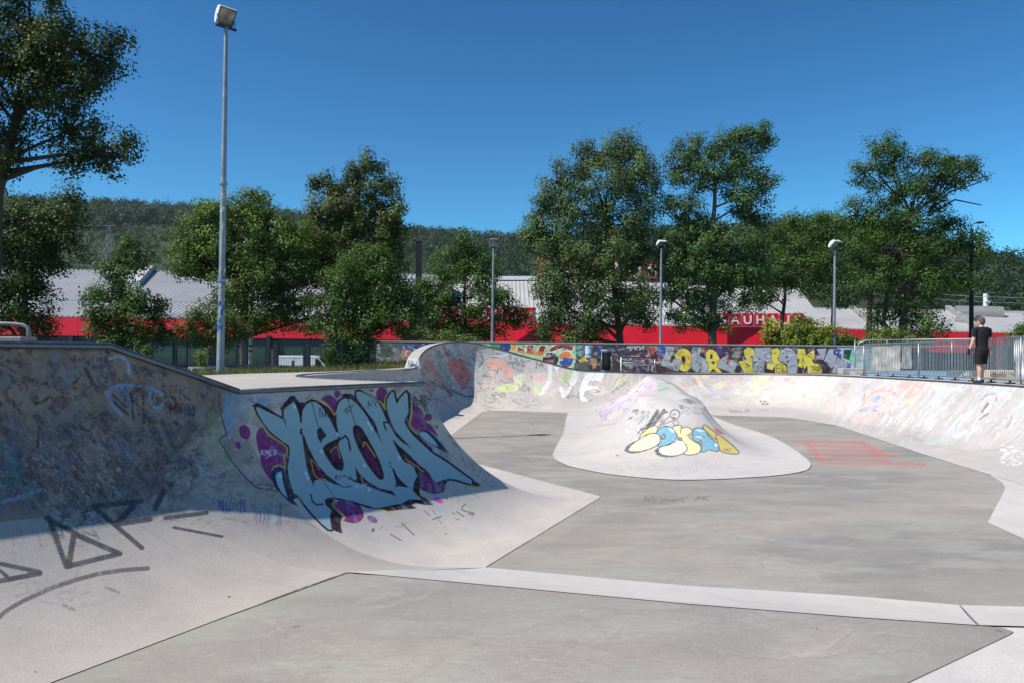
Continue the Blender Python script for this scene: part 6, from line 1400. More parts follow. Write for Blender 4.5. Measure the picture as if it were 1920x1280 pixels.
# extra visible trunks of the big tree
oak = bpy.data.objects['oak_tree']
mb = MB()
for (x0, x1, x2, r) in ((1628, 1632, 1650, .16), (1655, 1664, 1670, .12)):
    mb.tube([D(x0, 650, 46.3), D(x0 + 2, 600, 46.2), D(x1, 550, 46.1), D(x1 + 6, 500, 46), D(x2, 440, 46)], [r * 1.2, r, r * .9, r * .7, r * .4], 8)
for P in (((1740, 400), (1780, 360), (1830, 345), (1850, 335)), ((1740, 405), (1790, 375), (1840, 385)), ((1690, 380), (1650, 330), (1640, 290)), ((1745, 390), (1775, 350), (1800, 320))):
    mb.tube([D(q[0], q[1], 46 + .2 * i) for i, q in enumerate(P)], [.07, .05, .03, .02][:len(P)], 5)
ch(mb.build('limb', M['bark'], None, True), oak)
# bushes
T('bush', 'pale green bush in front of the bright maple left of the tall pole', 'bush', (D(385, 0, 38)[0], 38, 0.0), [(385, 590, 34, 26), (420, 600, 34, 34), (360, 620, 34, 26), (400, 630, 50, 26), (440, 620, 26, 26)], 38, 1.3, 0.16, 0.4, 36, LM['bushgreen'], M['bark'], 0.05, 120, density=0.8, trunk_top=2.5)
T('bush', 'yellow green bush with reddish tips above the graffiti wall', 'bush', (D(1490, 0, 42)[0], 42, 1.0), [(1460, 620, 26, 18), (1490, 612, 24, 18), (1520, 618, 26, 20), (1545, 622, 22, 18), (1475, 638, 40, 12), (1530, 640, 40, 10), (1505, 632, 30, 14)], 42, 1.4, 0.17, 0.35, 32, LM['bush'], M['bark'], 0.05, 121, density=0.85, trunk_top=2.2)
T('bush', 'low dull green bush at the foot of the large spreading tree', 'bush', (D(1650, 0, 43)[0], 43, 1.0), [(1600, 640, 30, 14), (1650, 632, 36, 16), (1700, 640, 36, 12), (1575, 634, 18, 14)], 43, 1.4, 0.16, 0.35, 32, LM['bushgreen'], M['bark'], 0.04, 122, density=0.8, trunk_top=1.8)
T('bush', 'dark sparse bush at the right edge behind the railing', 'bush', (D(1920, 0, 30)[0], 30, 1.0), [(1915, 625, 18, 18), (1935, 610, 30, 34), (1900, 632, 10, 9)], 30, 1.3, 0.12, 0.28, 26, LM['locust'], M['bark'], 0.03, 123, density=0.55, trunk_top=2.5)
T('bush', 'low bush along the wall top left of the second floodlight pole', 'bush', (D(790, 0, 44)[0], 44, 1.0), [(770, 625, 30, 14), (815, 632, 34, 12), (870, 640, 40, 8)], 44, 1.3, 0.16, 0.36, 30, LM['bushgreen'], M['bark'], 0.04, 124, density=0.8, trunk_top=2.0)
T('shrub', 'small pale shrub behind the fence next to the quarter pipe slope', 'bush', (D(268, 0, 33)[0], 33, -0.05), [(256, 660, 8, 14), (275, 660, 10, 16)], 33, 1.3, 0.10, 0.2, 24, LM['bushgreen'], M['bark'], 0.02, 125, trunk_top=1.6, limbs=False)
T('shrub', 'small pale shrub behind the fence beside the silver car', 'bush', (D(382, 0, 33)[0], 33, -0.05), [(385, 662, 10, 12), (376, 676, 10, 14)], 33, 1.3, 0.10, 0.2, 24, LM['bushgreen'], M['bark'], 0.02, 126, trunk_top=1.5, limbs=False)

# ================================================================= FOREST HILLS
def ridge_row(px):
    return np.interp(px, [-700, -200, 0, 170, 380, 560, 780, 980, 1200, 1540, 1700, 1850, 1950, 2300, 2800], [372, 374, 378, 384, 393, 410, 439, 452, 440, 415, 425, 462, 470, 480, 500])
def ridge_dist(px):
    return np.interp(px, [-700, 600, 1000, 1500, 1900, 2800], [680, 640, 560, 420, 300, 280])
tanr = np.linspace(-1.35, 1.35, 150); tt = np.linspace(0, 1.25, 40)
A_, T_ = np.meshgrid(tanr, tt, indexing='ij')
PXr = 960 + F * A_; Yr = ridge_dist(PXr); zr = EZ + (HZ - ridge_row(PXr)) * Yr / F - 9.0
Yh = 150 + (Yr - 150) * T_
prof = np.where(T_ <= 1, T_ ** 1.25, 1 - (T_ - 1) * 0.4)
Zh = -3 + (zr + 3) * prof + 5 * (fbm(A_ * Yh / 60 + 50, Yh / 60 + 50, 3) - 0.5) * np.clip(T_, 0, 1)
hm = plain('hill_soil', (0.03, 0.042, 0.014), 0.95, 0, 0.3, 0.05)
tag(mesh_np('hill', np.stack([(A_ * Yh).ravel(), Yh.ravel(), Zh.ravel()], 1), gridfaces(150, 40), hm, None, True), kind='structure')
def hill_z(tx, t):
    i = np.interp(tx, tanr, np.arange(150)); j = np.interp(t, tt, np.arange(40)); i0 = np.clip(i.astype(int), 0, 148); j0 = np.clip(j.astype(int), 0, 38); fi = i - i0; fj = j - j0
    return (Zh[i0, j0] * (1 - fi) + Zh[i0 + 1, j0] * fi) * (1 - fj) + (Zh[i0, j0 + 1] * (1 - fi) + Zh[i0 + 1, j0 + 1] * fi) * fj
R = np.random.default_rng(77)
n = 12500
tx = R.uniform(-0.95, 0.95, n); t = np.sqrt(R.uniform(0.14, 1.06, n))
pxx = 960 + F * tx; yy = 150 + (ridge_dist(pxx) - 150) * t
keep = R.uniform(0, 1, n) < np.clip(yy / 640, 0.25, 1); tx, t, pxx, yy = tx[keep], t[keep], pxx[keep], yy[keep]; n = len(tx)
zz = hill_z(tx, np.minimum(t, 1.2)); xx = tx * yy
lowzone = (pxx < 900) & (t < 0.80 + 0.06 * np.sin(pxx / 37.0))
rr = np.where(lowzone, R.uniform(1.6, 3.4, n), R.uniform(3.2, 5.8, n)) * np.clip(yy / 520, 0.6, 1.0)
hh = np.where(lowzone, rr * 1.1, rr * 1.45)
per = 105
v = R.normal(0, 1, (n, per, 3)); v[:, :, 2] = np.abs(v[:, :, 2]) * 1.1 - 0.35
v /= np.linalg.norm(v, axis=2)[:, :, None]
rad = R.uniform(0.72, 1.08, (n, per, 1)) * (0.88 + 0.24 * R.uniform(0, 1, (n, per, 1)))
cen = v * rad * np.stack([rr, rr, hh], 1)[:, None, :]
cen += np.stack([xx, yy, zz + np.where(lowzone, rr * .6, rr * 1.6)], 1)[:, None, :]
tint = np.clip(np.repeat(np.where(lowzone, R.normal(0.80, 0.16, n), R.normal(0.30, 0.22, n)), per) + R.normal(0, 0.06, n * per), 0, 1)
cen = cen.reshape(-1, 3)
Vl, Fl = leaf_quads(cen, 1.0, R, up=0.1, long=1.35, out=v.reshape(-1, 3) * 2.2)
sz = np.repeat(np.repeat(rr * 0.22, per), 4)[:, None]
Vl = np.repeat(cen, 4, 0) + (Vl - np.repeat(cen, 4, 0)) * sz
fm = leafmat('forest_leaves', (0.011, 0.030, 0.014), (0.048, 0.098, 0.034), 0.15)
tag(mesh_np('forest', Vl, Fl, fm, None, False, {'tint': np.repeat(tint, 4)}), kind='stuff')
print('tree leaves', NT, 'forest quads', len(Fl))
# ================================================================= PROPS
def flood_pole(name, label, base, top, Yd, r0, r1, head_w, yaw, tilt, stickers=False, group='floodlight poles round the skatepark', arm=True):
    o = empty(name, base, label, 'floodlight', group)
    b_ = Vector(base); t_ = Vector(top); mb = MB()
    mb.tube([b_, b_ * .84 + t_ * .16, b_ * .835 + t_ * .165, b_ * .4 + t_ * .6, t_], [r0 * 1.08, r0, r0 * .9, (r0 * .5 + r1 * .5), r1], 14)
    mb.tube([b_ + Vector((0, 0, -.05)), b_ + Vector((0, 0, .06))], r0 * 1.9, 14)
    ch(autosmooth(mb.build('pole', M['polegalv'])), o)
    w = head_w; Mz = Matrix.Rotation(yaw, 3, 'Z'); Mt = Mz @ Matrix.Rotation(tilt, 3, 'X')
    a = Mz @ Vector((1, 0, 0))
    mb = MB(); mb.bar(t_ - a * w * .62, t_ + a * w * .62, w * .2, w * .08); ch(mb.build('cross_arm', M['darksteel']), o)
    c = t_ + Vector((0, 0, w * .64))
    for s in (-1, 1):
        mb = MB(); mb.bar(t_ + a * w * .52 * s + Vector((0, 0, .0)), c + a * w * .52 * s, w * .06, w * .1); ch(mb.build('bracket', M['galv']), o)
    # head: deep curved white housing with a flat glass towards local -Y
    mb = MB(); prof_ = [(-.02, -.5), (-.02, .5), (.10, .52), (.30, .42), (.40, .15), (.38, -.15), (.26, -.42), (.10, -.52)]
    vs_ = [[c + Mt @ Vector((sx * w * .5, y * w, z * w)) for (y, z) in prof_] for sx in (-1, 1)]
    mb.prism(vs_[0], (0, 0, 0), tuple(vs_[1][0] - vs_[0][0])); hd = ch(mb.build('lamp_head', M['white']), o)
    mb = MB(); mb.box(c + Mt @ Vector((0, -.035 * w, 0)), (w * .96, w * .02, w * .94), Mt); g = mb.build('lamp_glass', M['lampglass'], None); g.parent = hd
    mb = MB()
    for q in ((0, .48), (0, -.48)): mb.box(c + Mt @ Vector((0, -.04 * w, q[1] * w)), (w * 1.0, w * .04, w * .05), Mt)
    for q in (-.49, .49): mb.box(c + Mt @ Vector((q * w, -.04 * w, 0)), (w * .05, w * .04, w * .9), Mt)
    g = mb.build('lamp_frame', M['darksteel'], None); g.parent = hd
    if stickers:
        mb = MB(); R = random.Random(4); d = (t_ - b_); sp_ = (plain('blue_spray', (0.03, 0.10, 0.42), 0.5, 0, .2, 10), plain('sticker_white', (0.55, 0.55, 0.57), 0.6, 0, .2, 10))
        for k in range(46):
            z0 = R.uniform(0.9, 2.1) if k < 26 else R.uniform(1.6, 4.0); z0 /= d.length; a0 = R.uniform(PI * 1.05, PI * 1.95) if k < 26 else R.uniform(PI, 2 * PI); rr = r0 * 1.02 * (1 if z0 < .16 else .93)
            w0 = R.uniform(.25, .7); h0 = R.uniform(.02, .09)
            n_ = 5; vv = []
            for i in range(n_):
                aa = a0 + w0 * (i / (n_ - 1) - .5)
                for s in (-1, 1): vv.append(b_ + d * z0 + Vector((math.cos(aa) * (rr + .004), math.sin(aa) * (rr + .004), s * h0 * (0.6 + .4 * math.sin(k + i)))))
            mb.add(vv, [[2 * i, 2 * i + 2, 2 * i + 3, 2 * i + 1] for i in range(n_ - 1)])
            ch(mb.build('blue_graffiti' if k < 26 else 'old_sticker', sp_[k >= 26]), o); mb = MB()
        for zf in (1.95, 4.05):
            mb = MB(); mb.tube([b_ + d * (zf / d.length), b_ + d * ((zf + .05) / d.length)], r0 * 1.12, 14); ch(mb.build('clamp_band', M['galv']), o)
    return o
m, nt, b = newmat('lamp_glass'); b.inputs['Base Color'].default_value = (0.20, 0.19, 0.17, 1); b.inputs['Roughness'].default_value = 0.15; b.inputs['Metallic'].default_value = 0.0; M['lampglass'] = m
n1 = noise(nt, 4, 3, .5, worldpos(nt)); nt.links.new(mixc(nt, (0.07, 0.065, 0.06), (0.36, 0.34, 0.30), ramp(nt, n1, .35, .65)), b.inputs['Base Color'])
Yp = 17.2
flood_pole('floodlight_pole', 'tall grey floodlight pole with blue spray paint near its foot by the deck', D(413, 698, Yp), D(424, 52, Yp), Yp, 0.078, 0.042, 0.37, 0.8, 0.66, True)
flood_pole('floodlight_pole', 'floodlight pole rising behind the wave hump, lamp facing the camera', D(922, 645, 45)[:2] + (0.9,), D(925.5, 466, 45), 45, 0.10, 0.06, 0.46, 0.1, 0.25)
flood_pole('floodlight_pole', 'floodlight pole in front of the ash tree, lamp seen edge on', D(1238, 650, 45)[:2] + (0.9,), D(1240, 466, 45), 45, 0.09, 0.055, 0.42, 0.35, 1.15)
flood_pole('floodlight_pole', 'floodlight pole left of the large spreading tree near the railing', D(1563, 652, 42)[:2] + (0.9,), D(1565.5, 470, 42), 42, 0.095, 0.06, 0.48, 0.5, 0.9)

# slender white street pole in the bright maple
o = empty('street_lamp', D(468, 697, 42.6)[:2] + (1.0,), 'slender white street lamp pole standing in front of the bright maple', 'street lamp')
mb = MB(); p0 = D(468, 705, 42.6); p1 = D(479, 404, 42.6)
mb.tube([p0, D(470, 640, 42.6), p1], [.095, .083, .05], 10); ch(mb.build('pole', M['white'], None, True), o)
for y in (648, 657, 688):
    mb = MB(); mb.tube([D(469.5, y - 1.5, 42.6), D(469.5, y + 1.5, 42.6)], .105, 10); ch(mb.build('band', M['black']), o)
mb = MB(); mb.ell(D(479, 402, 42.6), (.12, .12, .1), 10, 6); ch(mb.build('lamp_head', M['white'], None, True), o)
# dark posts
o = empty('dark_post', D(786, 645, 55)[:2] + (0.3,), 'plain black square post rising beside the locust tree', 'post')
mb = MB(); a_ = D(786, 660, 55); b_ = D(785, 455, 55); mb.bar(a_, b_, .40, .40); ch(mb.build('post_shaft', M['black']), o); mb = MB(); mb.box((b_[0], b_[1], b_[2] + .05), (.46, .46, .1)); ch(mb.build('post_cap', M['darksteel']), o)
o = empty('utility_pole', D(1821, 645, 47.1)[:2] + (1.0,), 'dark wooden utility pole with a pale lamp arm behind the man', 'utility pole')
mb = MB(); mb.tube([D(1821, 660, 47.1), D(1822, 430, 47.1)], [.135, .10], 10); ch(mb.build('pole', plain('dark_pole_wood', (0.03, 0.022, 0.02), .8, 0, .3, 5), None, True), o)
mb = MB(); mb.tube([D(1822, 455, 47.0), D(1821, 425, 47.0), D(1826, 420, 47.0), D(1842, 416, 47.0)], [.05, .05, .04, .03], 8); ch(mb.build('lamp_arm', M['white'], None, True), o)
mb = MB(); mb.ell(D(1838, 417.5, 47.0), (.28, .1, .06), 10, 6); ch(mb.build('lamp_head', M['darksteel'], None, True), o)
mb = MB(); mb.bar(D(1824, 519, 47.0), D(1850, 518, 47.0), .04); ch(mb.build('bracket', M['darksteel']), o)
o = empty('mast', D(1848, 590, 125)[:2] + (0,), 'short pale mast standing beyond the annex roof', 'mast')
mb = MB(); mb.tube([D(1848, 600, 125), D(1848, 551, 125)], .35, 8); mb.bar(D(1844, 556, 125), D(1855, 556, 125), .2); mb.bar(D(1848, 566, 124.6), D(1856, 566, 124.6), .2); ch(mb.build('mast_shaft', M['white'], None, False), o)

# lattice pylon with wires far behind
Yq = 330.0
o = empty('power_pylon', D(205, 530, Yq), 'grey lattice power pylon in front of the wooded hill', 'pylon')
mb = MB(); c_top = D(207, 424, Yq); 
def lv(y, w): c = D(205 + (530 - y) * 0.01, y, Yq); return [(c[0] + sx * w, c[1] + sy * w, c[2]) for sx, sy in ((-1, -1), (1, -1), (1, 1), (-1, 1))]
L_ = [lv(530, 3.4), lv(500, 2.6), lv(475, 1.9), lv(455, 1.3), lv(440, .9), lv(424, .3)]
for A1, B1 in zip(L_[:-1], L_[1:]):
    for i in range(4):
        mb.bar(A1[i], B1[i], .22); mb.bar(A1[i], B1[(i + 1) % 4], .13); mb.bar(A1[(i + 1) % 4], B1[i], .13); mb.bar(A1[i], A1[(i + 1) % 4], .13)
for y, w in ((473, 3.8), (423.5, 2.2)):
    c = D(206, y, Yq); mb.bar((c[0] - w, c[1], c[2]), (c[0] + w, c[1], c[2]), .22); mb.bar((c[0] - w, c[1], c[2]), (c[0], c[1], c[2] + 1.6), .13); mb.bar((c[0] + w, c[1], c[2]), (c[0], c[1], c[2] + 1.6), .13)
ch(mb.build('lattice', plain('pylon_steel', (0.22, 0.22, 0.23), .6, .2, .1, 1)), o)
def wire(pts, r, name, label, mat):
    mb = MB(); mb.tube(catmull(pts, 8, False), r, 4, False); tag(mb.build(name, mat), label, 'wire')
wm = plain('wire_grey', (0.30, 0.32, 0.34), .5, .2, .1, 1)
wire([D(-200, 415, 300), D(100, 424, 322), D(206, 423, Yq)], .05, 'power_line', 'upper power wire running from the pylon to the left', wm)
wire([D(206, 423, Yq), D(300, 429, 340), D(420, 438, 352), D(700, 446, 380)], .05, 'power_line', 'upper power wire running from the pylon to the right behind the maple', wm)
wire([D(60, 474, 322), D(120, 475, 326), D(195, 473, Yq)], .045, 'power_line', 'lower power wire meeting the pylon crossarm', wm)
wire([D(1560, 533, 125), D(1700, 546, 122), D(1848, 557, 120), D(2100, 560, 118)], .035, 'power_line', 'upper of two wires crossing the dark wood above the annex roof', wm)
wire([D(1560, 548, 124), D(1700, 556, 122), D(1848, 567, 120), D(2100, 572, 118)], .03, 'power_line', 'lower of two wires crossing the dark wood above the annex roof', wm)

# mesh fence in front of the car park
def fence(name, label, pts, top, bot, posts, mat, gap=.1):
    o = empty(name, (pts[0][0], pts[0][1], bot), label, 'fence'); Lx = Vector(pts[1]) - Vector(pts[0]); n = int(Lx.length / gap); mb = MB()
    for i in range(n + 1):
        p = Vector(pts[0]) + Lx * (i / n); mb.box((p.x, p.y, (top + bot) / 2), (.006, .006, top - bot))
    for k in range(9):
        z = bot + (top - bot) * k / 8; a, b_ = Vector(pts[0]), Vector(pts[1]); mb.bar((a.x, a.y, z), (b_.x, b_.y, z), .012, .012)
    ch(mb.build('mesh_panel', mat), o)
    for f, w in posts:
        p = Vector(pts[0]) + Lx * f; mb = MB(); mb.box((p.x, p.y + .04, (top + bot) / 2), (w, w, top - bot + .08)); mb.box((p.x, p.y + .04, top + .055), (w * 1.15, w * 1.15, .03)); ch(mb.build('post', mat), o)
    return o
fy = 30.5
f0 = D(150, 0, fy); f1 = D(704, 0, fy)
fr = lambda px: (px - 150) / (704 - 150)
fence('mesh_fence', 'dark teal wire mesh fence in front of the parking lot', [(f0[0], fy), (f1[0], fy)], zpx(643.5, fy), 0.3, [(fr(x), w) for x, w in ((201, .06), (247, .06), (325, .07), (350, .05), (443, .08), (459, .14), (517, .16), (570, .08), (577, .16), (640, .06), (703, .06))], M['teal'])
o = empty('gate_barrier', D(515, 690, 29.5), 'low dark barrier bar with short posts in front of the white van', 'barrier')
mb = MB(); mb.bar(D(440, 684, 29.5), D(570, 688, 29.5), .09, .09); ch(mb.build('bar', M['teal']), o)
for x in (455, 497, 549): mb = MB(); mb.bar(D(x, 705, 29.55), D(x, 675, 29.55), .07); ch(mb.build('post', M['darksteel']), o)

# vehicles
def prism_x(mb, prof, x0, x1, c, M3):
    v0 = [Vector(c) + M3 @ Vector((x0, y, z)) for y, z in prof]; v1 = Vector(c) + M3 @ Vector((x1, prof[0][0], prof[0][1]))
    mb.prism(v0, (0, 0, 0), tuple(v1 - v0[0]))
def vehicle(name, label, cat, c, yaw, L, W, H, mat, van=False, group=None):
    """local +Y is forward"""
    o = empty(name, c, label, cat, group); R3 = Matrix.Rotation(yaw, 3, 'Z'); h = L / 2
    mb = MB()
    if van: low = [(-h, .35), (h, .35), (h, .95), (h * .86, 1.12), (h * .52, H * .93), (h * .42, H), (-h * .94, H), (-h, H * .94)]
    else: low = [(-h, .32), (h, .32), (h * 1.0, .62), (h * .9, .78), (h * .46, .93), (-h * .72, .96), (-h * .97, .90), (-h, .6)]
    prism_x(mb, low, -W / 2, W / 2, (0, 0, 0), R3)
    if not van:
        v = []
        for z, ya, yb, ww in ((.93, -h * .84, h * .46, W * .48), (H, -h * .58, h * .14, W * .38)):
            v += [(-ww, ya, z), (ww, ya, z), (ww, yb, z), (-ww, yb, z)]
        mb.add([R3 @ Vector(p) for p in v], [(4, 5, 6, 7), (0, 1, 5, 4), (1, 2, 6, 5), (2, 3, 7, 6), (3, 0, 4, 7)])
    body = mb.build('body', mat, o); mod = body.modifiers.new('bevel', 'BEVEL'); mod.width = .06; mod.segments = 2; mod.limit_method = 'ANGLE'
    def add(nm, f, m): mb = MB(); f(mb); return mb.build(nm, m, o)
    Q = lambda x, y, z: R3 @ Vector((x, y, z))
    if van:
        add('windscreen', lambda q: q.add([Q(-W * .44, h * .84, 1.18), Q(W * .44, h * .84, 1.18), Q(W * .42, h * .55, H * .90), Q(-W * .42, h * .55, H * .90)], [(0, 1, 2, 3)]), M['glass'])
        for s in (-1, 1): add('side_window', lambda q: q.add([Q(s * (W / 2 + .004), h * .40, 1.2), Q(s * (W / 2 + .004), h * .72, 1.2), Q(s * (W / 2 + .004), h * .52, H * .88), Q(s * (W / 2 + .004), h * .40, H * .88)], [(0, 1, 2, 3)]), M['glass'])
        for y in (-.35, .22):
            for s in (-1, 1): add('panel_seam', lambda q: q.bar(Q(s * (W / 2 + .002), h * y, .5), Q(s * (W / 2 + .002), h * y, H - .12), .03, .012), M['darksteel'])
        for s in (-1, 1): add('rear_door', lambda q: q.box(Q(s * W * .235, -h - .006, H * .55), (W * .44, .02, H * .66), R3), mat)
    else:
        add('windscreen', lambda q: q.add([Q(-W * .44, h * .42, .97), Q(W * .44, h * .42, .97), Q(W * .37, h * .17, H - .05), Q(-W * .37, h * .17, H - .05)], [(0, 1, 2, 3)]), M['glass'])
        add('rear_window', lambda q: q.add([Q(-W * .43, -h * .82, .99), Q(W * .43, -h * .82, .99), Q(W * .36, -h * .615, H - .06), Q(-W * .36, -h * .615, H - .06)], [(3, 2, 1, 0)]), M['glass'])
        for s in (-1, 1): add('side_window', lambda q: q.add([Q(s * W * .482, -h * .74, .98), Q(s * W * .482, h * .36, .98), Q(s * W * .40, h * .12, H - .08), Q(s * W * .40, -h * .54, H - .08)], [(0, 1, 2, 3)]), M['glass'])
    for sy in (-.62, .62):
        for s in (-1, 1):
            w = add('wheel', lambda q: q.tube([Q(s * (W / 2 - .2), h * sy, .32), Q(s * (W / 2 + .01), h * sy, .32)], .32, 18), M['tyre'])
            mb = MB(); mb.tube([Q(s * (W / 2), h * sy, .32), Q(s * (W / 2 + .02), h * sy, .32)], .2, 14); mb.build('rim', M['galv'], w)
    for s in (-1, 1):
        add('headlight', lambda q: q.box(Q(s * W * .36, h * .985, .74 if not van else .85), (.3, .08, .14), R3), M['white']); add('tail_light', lambda q: q.box(Q(s * W * .42, -h * .995, .78 if not van else 1.0), (.14, .06, .2 if not van else .4), R3), M['signred'])
    return o
Yv = 64.0
vehicle('parked_van', 'white panel van parked behind the fence', 'van', (D(574, 0, Yv)[0], Yv, zpx(666, Yv) - 2.1), -PI / 2 + .08, 4.3, 1.85, 2.1, M['carwhite'], True)
Yc = 34.0
vehicle('parked_car', 'silver car with only its roof showing above the grass left of the tall pole', 'car', (D(384, 0, Yc)[0], Yc, zpx(686.5, Yc) - 1.45), 0.5, 4.2, 1.75, 1.45, M['carsilver'], False, 'cars parked behind the grass bank')
vehicle('parked_car', 'dark car just right of the tall pole behind the grass', 'car', (D(435, 0, Yc + 1)[0], Yc + 1, zpx(689, Yc + 1) - 1.42), 0.5, 4.2, 1.75, 1.42, M['cardark'], False, 'cars parked behind the grass bank')
vehicle('parked_car', 'grey car in the row hidden behind the quarter pipe slope', 'car', (D(325, 0, Yc + .5)[0], Yc + .5, zpx(690, Yc + .5) - 1.45), 0.5, 4.2, 1.75, 1.45, M['cardark'], False, 'cars parked behind the grass bank')

# tube rail and block on the quarter pipe deck
o = empty('tube_rail', D(40, 640, 8.2), 'bent grey steel tube rail on top of the quarter pipe', 'railing')
mb = MB(); pts = [D(-420, 600, 8.0), D(-20, 606, 8.1), D(30, 608, 8.15), D(44, 610, 8.15), D(52, 614, 8.15), D(54.5, 622, 8.15), D(54.5, 660, 8.15)]
mb.tube(pts, .022, 10); mb.tube([D(-380, 602, 8.0), D(-380, 660, 8.0)], .022, 10)
ch(mb.build('tube', plain('scuffed_tube', (0.17, 0.175, 0.19), .5, .4, .45, 14), None, True), o)
o = tag(MB().box((D(-12, 642, 8.6)[0], 8.9, D(0, 644, 8.6)[2]), (.42, .3, .16)).build('concrete_ledge', plain('grey_ledge', (0.20, 0.20, 0.20), .85, 0, .2, 6)), 'grey concrete ledge end beside the bent tube rail', 'ledge')
mod = o.modifiers.new('b', 'BEVEL'); mod.width = .015
# white end block with a black tag at the bay corner
mb = MB(); zb = P4[2]; c = D(772, 689, 26.2)
mb.prism([(c[0] - .22, 26.0, zb - .02), (c[0] + .28, 26.0, zb - .02), (c[0] + .22, 26.05, zb + .34), (c[0] - .10, 26.05, zb + .34)], (0, 0, 0), (0, .5, 0))
kb = mb.build('end_block', M['signwhite']); tag(kb, 'small white block with a black tag at the foot of the wave hump', 'block')
mb = MB()
for s in ([(-.10, .04), (-.06, .26), (.02, .22), (-.04, .14), (.04, .04)], [(.06, .24), (.08, .06), (.13, .16), (.17, .05), (.21, .24)]):
    mb.tube([(c[0] + x, 25.985, zb + z) for x, z in s], .012, 5)
mb.build('tag_writing', M['black'], kb)

# bins and bench in front of the mural
def pt3(px, py, Y): return D(px, py, Y)
Ybn = 36.2
o = empty('waste_bin', D(1104, 697, Ybn), 'round white and blue spray painted waste bin on a thin post', 'bin')
mb = MB(); mb.tube([D(1104.5, 700, Ybn), D(1104.5, 655, Ybn)], .035, 8); ch(mb.build('post', M['galv'], None, True), o)
mb = MB(); mb.tube([D(1104, 669.5, Ybn), D(1104, 649, Ybn)], .165, 18); mb.tube([D(1104, 649, Ybn), D(1104, 647.5, Ybn)], .175, 18); bn = ch(autosmooth(mb.build('bin_body', plain('bin_white', (0.55, 0.60, 0.64), .5, 0, .2, 8))), o)
mb = MB(); R = random.Random(9); cB = Vector(D(1104, 659, Ybn))
for k in range(14):
    a0 = R.uniform(PI, 2 * PI); z0 = R.uniform(-.2, .2)
    mb.tube([cB + Vector((math.cos(a0 + j * .22) * .17, math.sin(a0 + j * .22) * .17, z0 + R.uniform(-.05, .05))) for j in range(4)], .016, 5)
g = mb.build('spray_tag', plain('blue_tag', (0.05, 0.25, 0.5), .5, 0, .2, 8)); g.parent = bn
o = empty('rubbish_bag_stand', D(1136, 697, Ybn), 'black rubbish bag hanging in a thin metal stand', 'bin')
mb = MB()
for x in (1126, 1148):
    mb.tube([D(x, 698, Ybn - .2), D(x + (3 if x < 1137 else -3), 656, Ybn)], .016, 6)
mb.tube([D(1125, 694.5, Ybn - .2), D(1149, 694.5, Ybn - .2)], .012, 6); ch(mb.build('frame', M['galv'], None, True), o)
mb = MB(); cA = Vector(D(1137, 676, Ybn + .1)); 
for (z, w, d) in (((.0), 0, 0),): pass
ringsz = [(-.44, .14), (-.36, .2), (-.1, .2), (.2, .205), (.40, .22)]
vv = []; 
for z, w in ringsz:
    for k in range(14): a = 2 * PI * k / 14; vv.append(cA + Vector((math.cos(a) * w * (1 + .06 * math.sin(3 * a + z * 9)), math.sin(a) * w * .8, z)))
ff = [[r_ * 14 + k, r_ * 14 + (k + 1) % 14, (r_ + 1) * 14 + (k + 1) % 14, (r_ + 1) * 14 + k] for r_ in range(4) for k in range(14)] + [list(range(14))[::-1]]
mb.add(vv, ff); ch(mb.build('bag', plain('bag_black', (.012, .013, .016), .35, 0, .3, 14), None, True), o)
mb = MB(); mb.tube([D(1137, 657.5, Ybn + .1), D(1137, 654, Ybn + .1)], .25, 16); ch(autosmooth(mb.build('lid', plain('lid_grey', (.30, .30, .31), .5, 0, .1, 5))), o)
o = empty('bench_table', D(1195, 697, 35.6), 'table with bench on pale tube legs against the dark part of the wall', 'table')
mb = MB(); mb.tube([D(1164.5, 700, 35.3), D(1164.5, 669, 35.3)], .03, 8); ch(mb.build('leg', M['white'], None, True), o)
mb = MB(); mb.tube([D(1228, 700, 35.5), D(1228, 672, 35.5)], .03, 8); ch(mb.build('leg', M['galv'], None, True), o)
mb = MB(); mb.tube([D(1169, 680, 35.3), D(1184, 698, 35.3)], .016, 6); mb.tube([D(1165, 679, 35.3), D(1224, 680, 35.4)], .014, 6); ch(mb.build('brace', M['galv'], None, True), o)
tm = plain('maroon_board', (.09, .025, .05), .6, 0, .4, 6)
mb = MB(); a_, b_ = D(1163, 668, 35.4), D(1232, 670, 35.6); mb.bar((a_[0], a_[1] + .3, a_[2]), (b_[0], b_[1] + .3, b_[2]), .7, .05); ch(mb.build('table_top', tm), o)
mb = MB(); a_, b_ = D(1182, 683, 35.0), D(1226, 684, 35.1); mb.bar(a_, b_, .32, .05); ch(mb.build('seat', plain('pale_blue_board', (.22, .26, .33), .6, 0, .3, 6)), o)
for x in (1190, 1219): mb = MB(); mb.bar(D(x, 697, 35.1), D(x, 684, 35.1), .06); ch(mb.build('seat_support', M['darksteel']), o)

